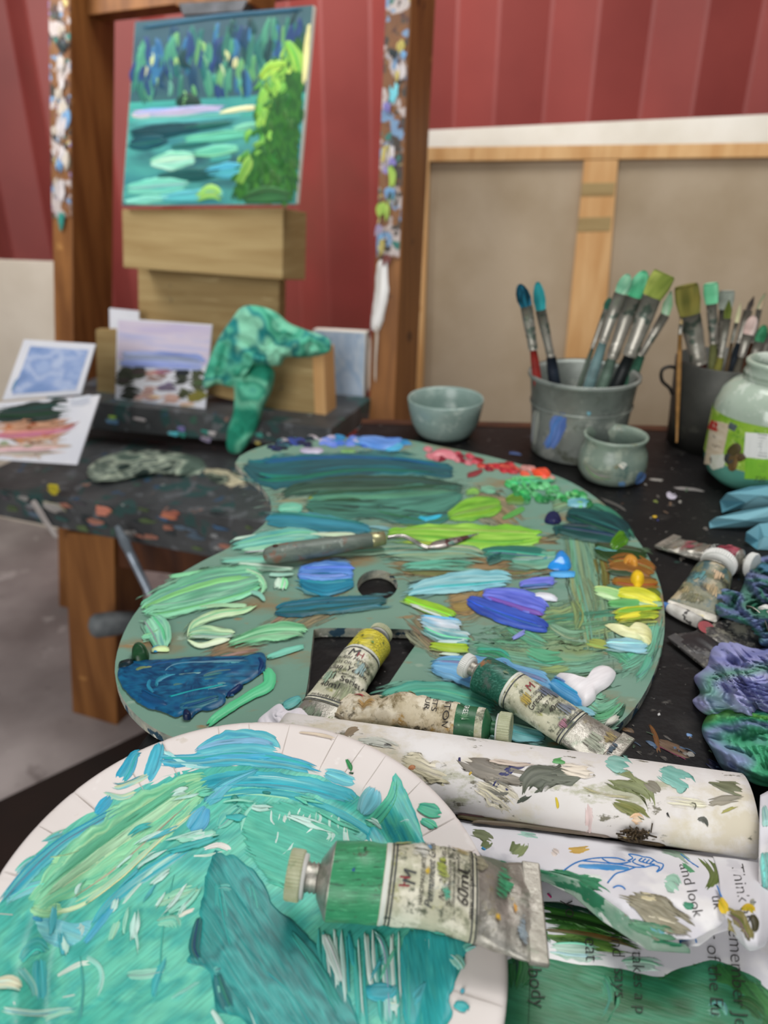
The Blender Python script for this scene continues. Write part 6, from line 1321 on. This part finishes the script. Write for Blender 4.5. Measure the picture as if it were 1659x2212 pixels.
# lower sheet, flat on the table
LS = Surf((0, 0, TZ + .0015), (1, 0, 0), (0, 1, 0))
sheet = thing('painted_sheet', 'handwritten white sheet brushed over with dark green paint, flat on the table', 'paper', hz(1400, 2050, TZ))
qd = np.array([(1000, 1800), (1640, 1850), (1800, 2080), (2050, 2420), (760, 2420), (880, 2000)], float)
f = hz(qd[:, 0], qd[:, 1], TZ + .0015)
Bag().add(np.concatenate([f, f - (0, 0, .0012)]), [list(range(6)), [11, 10, 9, 8, 7, 6]] + [[i, 6 + i, 6 + (i + 1) % 6, (i + 1) % 6] for i in range(6)]).build('sheet', MAT['paper_white'], sheet)
BL(sheet, LS, '1060,2140 1080,2090 1110,2070 1170,2068 1230,2080 1330,2090 1420,2110 1460,2095 1540,2075 1600,2095 1640,2120 1720,2200 1760,2300 1500,2330 1200,2330 1040,2330 1030,2250', '2f7a54 3a8a66 286c44 2f805c 1f5c34', th=.0003, ang=.3, rough=.3, sc=160., R=40, aniso=3., name='green_wash')
BL(sheet, LS, '1400,2120 1480,2085 1560,2078 1640,2120 1700,2180 1720,2260 1600,2260 1480,2220 1420,2180', '2f7034 3f8444 246030 4a9058', th=.0002, ang=.9, rough=.3, dry=.15, name='green_wash')
for a, c, d in [('1130,1965,30 1200,1975,50 1300,1998,50 1405,2040,30', '245a1c 1c4414 3a7028 143a10', .02), ('1150,2010,24 1240,2020,44 1340,2040,40 1400,2058,16', '4a7c30 2f6424 688c40 1f4c18', .05), ('1100,2050,30 1130,2080,70 1110,2150,20', '1c5a30 246a38 18482a', .1), ('1180,2050,30 1250,2056,46 1320,2064,20', 'a8ccb8 c4dcd0 84b49c', .12), ('1120,2020,40 1160,2030,50 1190,2050,30', '2f7a44 245f34', .1), ('1340,2080,20 1390,2080,34 1440,2092,20', 'a4ccb4 c8dcd4 74b090', .2), ('1520,2180,20 1550,2180,44 1560,2210,20', '5c9c88 6cac98', .25), ('1300,2100,20 1320,2160,40 1290,2212,30', '2f7c5c 3c8c6c', .2), ('1580,2160,20 1620,2170,40 1659,2210,20', '245c2c 2f6c38', .15)]:
    S(sheet, LS, a, c, th=.0003, rag=.3, dry=max(d, .1), sharp=1.8, name='brush_mark')
for s_, x, y, dx, dy, sz in [('yo', 1218, 1946, .1, 1, 40), ("', ,", 1236, 1938, 1, .1, 24), ('a', 1270, 1960, .1, 1, 40), ('eat', 1262, 2026, .06, 1, 42), ('ind', 1318, 2022, .1, 1, 40), ('says', 1326, 2092, .02, 1, 40), ('takes a p', 1364, 2056, .06, 1, 38), ('body', 1140, 2092, .12, 1, 44), ('r of the Eu', 1524, 2014, .06, 1, 42), ('emember Jes', 1572, 2006, .07, 1, 44)]:
    PXT(sheet, LS, s_, x, y, dx, dy, sz, MAT['ink'], name='handwriting', lift=.0008)
S(sheet, LS, '1182,1930,4 1192,1940,5', 'b03070', name='pen_mark')
S(sheet, LS, '1104,2085,2 1142,2085,2 1140,2240,2', '1c3c28 2a5034', name='pen_mark', rag=.01)

def patch(name, rows, mt, parent, nu=60, nv=None, sub=4, col=None, thick=.0007, crum=0.0, seed=0):
    """rows: lists of (x, y, height above table), far to near"""
    R_ = []
    for r in rows:
        a = np.array(r, float); d = np.r_[0, np.cumsum(np.hypot(*np.diff(a[:, :2], axis=0).T))]; d /= d[-1]
        u = np.linspace(0, 1, nu); R_.append(np.stack([np.interp(u, d, a[:, k]) for k in range(3)], 1))
    R_ = np.array(R_); n = len(R_); m = (n - 1) * sub + 1
    G = np.stack([spline_cols(R_[:, i], m) for i in range(nu)], 1)
    if crum:
        G[..., 2] += crum * (fbm(G[..., 0] / 30, G[..., 1] / 24, seed=seed) - .5) * 2
    P = hz(G[..., 0], G[..., 1], TZ + G[..., 2])
    o = mkobj(name, P.reshape(-1, 3), gridF(m, nu), mt, parent)
    md = o.modifiers.new('thick', 'SOLIDIFY'); md.thickness = thick; md.offset = -1
    return o, G, P
def spline_cols(p_, N):
    n = len(p_); t = np.linspace(0, n - 1, N); k = np.clip(t.astype(int), 0, n - 2); f_ = (t - k)[:, None]
    ix = lambda i: np.clip(i, 0, n - 1)
    a, b, c, e = p_[ix(k - 1)], p_[ix(k)], p_[ix(k + 1)], p_[ix(k + 2)]
    return .5 * (2 * b + (c - a) * f_ + (2 * a - 5 * b + 4 * c - e) * f_ ** 2 + (3 * b - a - 3 * c + e) * f_ ** 3)
class GridSurf:
    """a traced patch: photo position -> point on it (nearest grid cell in the photo)"""
    def __init__(s, G, P, n=None):
        s.P = P
        s.g = G[..., :2]; s.hgt = G[..., 2]
    def hit(s, x, y):
        x = np.asarray(x, float); y = np.asarray(y, float); sh = x.shape
        q_ = np.stack([x.ravel(), y.ravel()], 1); g = s.g.reshape(-1, 2); h = s.hgt.ravel(); out = np.empty(len(q_))
        for i in range(0, len(q_), 400):
            d = ((q_[i:i + 400, None] - g[None]) ** 2).sum(-1); k = np.argpartition(d, 6, axis=1)[:, :6]
            w = 1 / (np.take_along_axis(d, k, 1) + 4.0); out[i:i + 400] = (w * h[k]).sum(1) / w.sum(1)
        return hz(x, y, TZ + out.reshape(sh))
    def nrm(s, P): 
        v = CAM - P; v = v / np.linalg.norm(v, axis=-1, keepdims=True)
        n = v * .5 + np.array([0, 0, .5]); return n / np.linalg.norm(n, axis=-1, keepdims=True)

# the rolled paper
roll = thing('paper_roll', 'rolled white paper spattered with olive and navy paint behind the plate', 'paper roll', hz(1250, 1720, TZ))
ra, rb_ = hz(985, 1768, TZ + .008), hz(1640, 1868, TZ + .008)
rx = unit((rb_ - ra) * np.array([1, 1, 0])); ry = np.array([-rx[1], rx[0], 0])
RA, RH = .0275, .031
r0 = ra + rx * -.115 + ry * (RA * .97); r0[2] = TZ
RL = np.linalg.norm(rb_ - ra) + .113
ns = 70; tt = np.linspace(0, 1, ns)
# spiral section: starts at the front lower lip, goes over the top and curls inside
phi = np.pi * 1.12 - tt * np.pi * 3.4
rad = 1 - .18 * np.clip((tt - .42) / .58, 0, 1)
sy_ = RA * np.cos(phi) * rad; sz_ = RH / 2 + RH / 2 * np.sin(phi) * rad + .0006
nl = 40; uu = np.linspace(0, RL, nl)
tapr = 1 + .0 * uu
Vr = np.array([[r0 + rx * u + ry * y * tp + np.array([0, 0, z * tp]) for y, z in zip(sy_, sz_)] for u, tp in zip(uu, tapr)])
o = mkobj('rolled_sheet', Vr.reshape(-1, 3), gridF(nl, ns), MAT['paper_old'], roll)
md = o.modifiers.new('thick', 'SOLIDIFY'); md.thickness = .0006; md.offset = 0
def roll_h(u, v): return np.where(np.abs(v) < RA, RH / 2 + RH / 2 * np.sqrt(np.clip(1 - (v / RA) ** 2, 0, 1)), RH * .2) + .0009
ROL = Surf(np.array([r0[0], r0[1], TZ]), rx, ry, roll_h, 0, RH + .001)
def r(path, cols, th=.0004, rag=.34, dry=.1, **kw): return S(roll, ROL, path, cols, th, rag, max(dry, .1), sharp=2.3, echo=0, name=kw.pop('name', 'paint_smear'), **kw)
for a, c, d in [('860,1640,30 920,1660,60 990,1690,40', 'e4dcc8 d4ccb0 c4bc9c', .4), ('1020,1690,40 1080,1720,70 1120,1760,40', 'dcd4b8 e8e0cc', .4), ('980,1636,24 1040,1660,44 1100,1676,44 1180,1690,24', '8a847c 7a7468 989084', .06), ('1040,1686,30 1080,1700,40 1110,1700,24', '838076 74746a', .1),
                ('1055,1712,10 1072,1690,22 1096,1668,26 1130,1650,12', '22265a 2c3068 1c2050', .0), ('1096,1664,8 1130,1652,12 1150,1648,6', '2a2c5c 3a3c68', .1), ('1088,1708,8 1100,1702,10', '2c3068', .1), ('992,1634,4 992,1650,6', '30305c', .1),
                ('1130,1730,14 1150,1690,60 1200,1676,56 1250,1680,20', '5c6254 4c5244 6c7062 585e50', .0), ('1150,1672,20 1210,1680,36 1260,1676,20', '6a6f60 5a6050', .1), ('1112,1742,6 1130,1728,12 1150,1716,8', '4c5248', .1), ('1075,1738,6 1086,1744,14', '5a5848 6c6a58', .1),
                ('1300,1680,16 1350,1690,44 1400,1716,30 1410,1770,12', '7c8458 8c9468 6c7448', .1), ('1320,1730,10 1370,1750,30 1406,1774,10', '84844c 6c7440 949464', .14), ('1300,1640,24 1350,1650,50 1380,1670,20', '84bcb0 98c8bc 74b0a4', .12), ('1420,1664,24 1450,1680,50 1490,1700,44 1480,1716,16', '78b4a8 8cc4b8 68a89c', .08), ('1390,1690,10 1410,1700,26 1430,1716,10', '7c7868 8a8474', .1),
                ('1530,1690,14 1570,1700,30 1612,1712,24', '6c7054 7c8064 5c6048', .1), ('1520,1736,10 1560,1728,24 1610,1724,14', '8c8878 9c9484 7c7868', .12), ('1556,1756,6 1580,1746,10 1600,1738,6', 'a8a45c 94904c', .15), ('1270,1720,14 1272,1760,20 1268,1806,18', 'd8c0bc e0ccc8', .3), ('1200,1718,4 1204,1740,7 1202,1752,4', 'd8c040 c8b030', .1), ('1012,1668,8 1020,1674,14', 'd8b850 c8a840', .1), ('1192,1644,12 1214,1646,18 1230,1650,12', '58a05c 6cb070', .15),
                ('1420,1725,14 1480,1735,34 1540,1740,20', 'dcd8bc e4e0c8 ccc8a4', .45), ('1200,1655,20 1250,1665,40 1300,1670,24', 'ddd0bc e6dccc', .45), ('880,1660,6 896,1658,16 900,1670,8', 'b0703c c4845c', .05), ('744,1596,8 760,1580,18 782,1578,12', '8a7a64 9c8c74', .05), ('735,1600,6 745,1592,14', '6cb0c8 84c0d0', .15), ('760,1600,10 820,1604,24 870,1620,14', 'd8d8d0 c4c8bc', .4), ('822,1612,4 836,1610,8 852,1616,4', '4a4a48', .25),
                ('1360,1770,10 1376,1768,26 1390,1776,10', 'e8c8a4 dcb48c f0d8bc', .05), ('1350,1790,4 1420,1800,4', 'c8b0a0', .3), ('1500,1772,6 1520,1770,14 1530,1790,6', '6a6c64 4c4e48', .3), ('1440,1752,3 1446,1770,5', '3a3a38', .1), ('1484,1736,6 1500,1740,12 1496,1752,6', '5a5a48 6a6a58', .3), ('940,1690,4 960,1692,9', '5c5a48', .05), ('1250,1700,6 1300,1716,8 1380,1726,6', 'c4bc94 a8a47c', .35), ('1040,1640,10 1100,1650,16 1160,1652,8', 'd8cabc cbb8a8', .35)]:
    r(a, c, dry=d)
# dried scraps along the lower lip of the roll
for a, c in [('985,1762,10 1040,1768,16 1090,1764,8', '8a7c4c 6c6450 a89a64'), ('1010,1776,8 1100,1782,9 1200,1794,8 1300,1806,6', '5c5648 7c6c5c 8c8470'), ('1330,1806,10 1370,1814,16 1440,1828,7', '4c3c28 5c4c34 3a2e20'), ('1100,1778,5 1240,1798,7 1340,1812,5', 'a09488 88786c')]:
    S(roll, Surf((0, 0, TZ + .012), (1, 0, 0), (0, 1, 0)), a, c, th=.0016, rag=.15, name='dried_lip')
pbd = hz(1372, 1806, TZ + .02); nest = thing('dried_paint_clump', 'small brown bristly clump of dried paint on the paper roll edge', 'paint clump', pbd)
rn = random.Random(4); bg_ = Bag()
for k in range(60):
    c = pbd + np.array([rn.gauss(0, .0036), rn.gauss(0, .0016), rn.gauss(.001, .0014)]); d = unit((rn.gauss(0, 1), rn.gauss(0, .6), rn.gauss(0, .5))); e1 = unit(np.cross(d, (0, 0, 1))); e2 = np.cross(d, e1)
    bg_.box(c, (.005, .0007, .0007), (d, e1, e2))
bg_.build('bristle_tangle', pmat('clump_brown', '4c3c24', '2c2214', 200., rough=.7, spots=[('8a7848', 260., .62)]), nest)

# the curled, torn sheet with the blue drawing
curl = thing('curled_sheet', 'curled torn white paper with a blue pen drawing in front of the roll', 'paper', hz(1350, 1930, TZ))
rows = [[(985, 1772, .008), (1160, 1796, .008), (1350, 1822, .008), (1460, 1842, .009), (1560, 1858, .012)],
        [(1000, 1800, .014), (1160, 1822, .016), (1350, 1850, .016), (1470, 1875, .018), (1590, 1900, .022)],
        [(1020, 1828, .018), (1165, 1848, .022), (1330, 1890, .024), (1470, 1920, .026), (1590, 1950, .026)],
        [(1040, 1850, .018), (1170, 1872, .024), (1320, 1930, .028), (1470, 1975, .028), (1570, 1985, .026)],
        [(1052, 1858, .016), (1180, 1885, .023), (1250, 1905, .027), (1330, 1962, .028), (1420, 2030, .028), (1500, 2030, .027), (1550, 2000, .025)]]
co, CG, CP = patch('sheet', rows, MAT['paper_white'], curl, nu=90, sub=7, crum=.0012, seed=5)
CS = GridSurf(CG, CP)
# rolled-under torn lip
rows2 = [[(1044, 1850, .018), (1180, 1880, .0245), (1250, 1900, .0285), (1330, 1958, .0295), (1420, 2028, .0295), (1480, 2040, .0285)],
         [(1044, 1858, .016), (1180, 1892, .020), (1245, 1916, .022), (1322, 1976, .022), (1412, 2046, .022), (1490, 2050, .022)],
         [(1050, 1866, .010), (1182, 1904, .012), (1238, 1932, .012), (1300, 1986, .012), (1400, 2050, .014), (1490, 2056, .016)]]
pmat('torn_green', 'b8c4b8', '5c9a7c', 40., rough=.6, spots=[('2f7a58', 60., .55), ('e4e6e2', 50., .58), ('7f8470', 90., .62)], bump=.4, bscale=90.)
patch('torn_lip', rows2, MAT['torn_green'], curl, nu=90, sub=6, crum=.0022, seed=9)
def cs(path, cols, th=.0004, rag=.28, dry=.08, **kw): return S(curl, CS, path, cols, th, rag, dry, sharp=2.0, echo=0, off=.0010 + layer(curl), name=kw.pop('name', 'paint_smear'), **kw)
for a, c, d in [('1010,1800,12 1040,1806,30 1070,1822,16', '6c7454 7c8464 5c6448', .08), ('1036,1836,8 1050,1826,26 1062,1810,12', '74805c 64704c', .1), ('1102,1850,24 1124,1832,44 1132,1816,24', '7c8a5c 8c986c 6c7a50', .02), ('1040,1836,8 1050,1830,12', '3c94cc', .05), ('1220,1836,10 1250,1838,18 1284,1830,8', 'c8a048 d4b058', .0),
                ('1430,1905,18 1450,1910,40 1470,1930,20', '9cccb4 b4dcc8', .3), ('1180,1886,8 1240,1896,18 1300,1920,34 1330,1950,20', '3c8a64 2f7a54 58a47c', .05), ('1260,1892,8 1290,1896,10 1310,1902,6', 'e4ece4', .1), ('1330,1935,30 1390,1955,60 1450,1990,60 1510,2020,24', '8f8a74 a09a84 7f7a64 b0a890', .05), ('1370,1970,10 1440,1990,14 1490,2006,8', 'cfc8a8 e4dcc4 9a9474', .3), ('1350,1990,16 1400,2010,34 1470,2024,24', '5c9070 4c8464 749c7c', .12), ('1400,2000,10 1420,2015,18 1440,2025,8', '5c9cac 6cacb4', .15), ('1376,1934,10 1400,1938,22 1440,1950,10', 'd8d0b0 c8bc94', .25), ('1472,1950,8 1490,1958,20 1510,1956,8', '3c8c6c 54a080', .12), ('1190,1836,14 1210,1850,26', 'e4d8d0 dccfc6', .4), ('1110,1800,8 1140,1804,14 1170,1812,8', '98c8b8 b0d4c8', .35), ('1420,1838,10 1470,1850,18 1500,1876,10', 'a8b8a8 88a894', .3), ('1470,1862,8 1490,1880,14 1510,1888,8', '4c9468 64a87c', .1), ('1150,1880,5 1190,1888,8 1230,1896,5', '2c6c4c 3f8460', .05)]:
    cs(a, c, dry=d)
# olive leaf-shaped brush print
for k in range(9): cs([(1520 + k * 4, 1930 - k * 2, 4), (1536 + k * 5, 1890 - k * 4 + (k % 2) * 6, 11), (1500 + k * 11, 1848 + k * 1.5, 3)], '5c6c34 6c7c40 4c5c2c', rag=.2, dry=.1, name='leaf_print')
# blue pen drawing
def pen(path, w=3.4, mt='ink_blue', par=None, sf=None):
    c = spline(pts(path), 40); P = (sf or CS).hit(c[:, 0], c[:, 1]) + np.array([0, 0, .0009])
    return tubecurve('pen_line', P, w * .00011, MAT[mt], par or curl, 6)
for a in ['1216,1884 1236,1870 1256,1862 1290,1856 1330,1856 1350,1862', '1300,1857 1316,1866 1340,1868 1362,1864', '1256,1862 1300,1866 1340,1870 1372,1876', '1372,1876 1350,1884 1330,1890 1318,1902 1312,1910', '1356,1862 1366,1856 1358,1848 1376,1850 1390,1854', '1372,1858 1366,1864 1376,1870 1392,1874', '1372,1876 1392,1876 1410,1872 1424,1876 1418,1886 1428,1880 1432,1870 1420,1866', '1386,1856 1380,1862 1390,1866', '1394,1858 1388,1864 1398,1868', '1402,1860 1396,1866 1406,1870', '1410,1862 1404,1868 1414,1870', '1390,1854 1404,1856 1420,1866', '1324,1920 1334,1916 1344,1918 1350,1924', '1470,1848 1490,1864 1508,1876']:
    pen(a)
cs('1246,1872,8 1290,1874,16 1330,1876,14 1366,1878,5', '3c8ccc 58a0d8 4894d0', dry=0, rag=.04, name='pen_fill')
for s_, x, y, dx, dy, sz in [('and look', 1466, 1868, .28, 1, 34), ('uk', 1536, 1936, .2, 1, 32)]:
    PXT(curl, CS, s_, x, y, dx, dy, sz, MAT['ink'], name='handwriting', lift=.0010)
# white strip of under-sheet with blue pen box
wst, WG, WP = patch('under_flap', [[(1470, 2030, .018), (1520, 2005, .02), (1560, 1985, .02), (1590, 1985, .02)], [(1462, 2046, .016), (1510, 2044, .018), (1540, 2020, .018), (1585, 2005, .018)]], MAT['paper_white'], curl, nu=30, sub=5)
wsf = GridSurf(WG, WP)
for a in ['1468,2030 1470,2046', '1500,2024 1504,2040', '1466,2036 1502,2028']: pen(a, sf=wsf)
# folded corner sheet at the right
cor = thing('folded_corner', 'folded paper corner with handwriting and a yellow-brown painted curl at right', 'paper', hz(1600, 1950, TZ))
rows3 = [[(1540, 1852, .012), (1590, 1858, .014), (1640, 1866, .016), (1700, 1880, .016)], [(1552, 1890, .022), (1600, 1895, .026), (1640, 1900, .026), (1690, 1915, .024)], [(1556, 1930, .028), (1600, 1940, .034), (1640, 1945, .034), (1670, 1960, .03)],
         [(1566, 1975, .030), (1605, 1985, .038), (1640, 1990, .036), (1662, 2000, .03)], [(1590, 2020, .028), (1612, 2035, .034), (1634, 2036, .034), (1656, 2030, .028)], [(1612, 2046, .022), (1620, 2052, .024), (1630, 2050, .024), (1650, 2042, .022)]]
_, XG, XP = patch('sheet', rows3, MAT['paper_white'], cor, nu=40, sub=7, crum=.0010, seed=15)
XS = GridSurf(XG, XP)
PXT(cor, XS, 'Think ab', 1578, 1866, .2, 1, 38, MAT['ink'], name='handwriting', lift=.0012)
for a, c in [('1554,1940,14 1564,1962,20 1572,1980,12', 'd8b42c e4c440'), ('1570,1976,30 1590,1990,50 1608,2015,50 1620,2040,24', '8c8454 7c7444 a09464 6c6a48'), ('1600,1966,12 1618,1962,20 1630,1976,12', 'd8b830 c8a828'), ('1622,1976,10 1630,1996,16 1628,2020,8', '3c3828 54503c'), ('1600,2000,10 1612,2030,14 1618,2048,6', '5c5c3c 4c4c30'), ('1618,1950,10 1632,1950,18', '9a9c88 b0b0a0'), ('1566,1960,6 1600,1980,10', 'b0a458 98904c')]:
    S(cor, XS, a, c, th=.0008, rag=.2, dry=.08, sharp=1.8, off=.0012 + layer(cor), name='paint_smear')
pen('1548,1916 1556,1936 1560,1944', sf=XS, par=cor)
# pale teal stained paper at the frame edge
tl, TG, TPp = patch('stained_paper', [[(1642, 1720, .03), (1680, 1700, .03), (1760, 1690, .03)], [(1640, 1790, .034), (1680, 1790, .036), (1780, 1790, .036)], [(1640, 1890, .03), (1690, 1890, .036), (1800, 1890, .036)], [(1644, 2000, .012), (1700, 2010, .02), (1830, 2010, .02)]], MAT['paper_white'], None, nu=30, sub=6, crum=.003, seed=22)
tag(tl, 'pale paper stained with teal at the far right edge', 'paper')
for a, c in [('1650,1840,20 1656,1890,40 1654,1930,20', '8cc4bc 74b4b0'), ('1650,1740,10 1656,1790,24', 'b0d4cc 98c8c0')]:
    S(tl, GridSurf(TG, TPp), a, c, th=.0005, dry=.15, off=.0016, name='paint_smear')
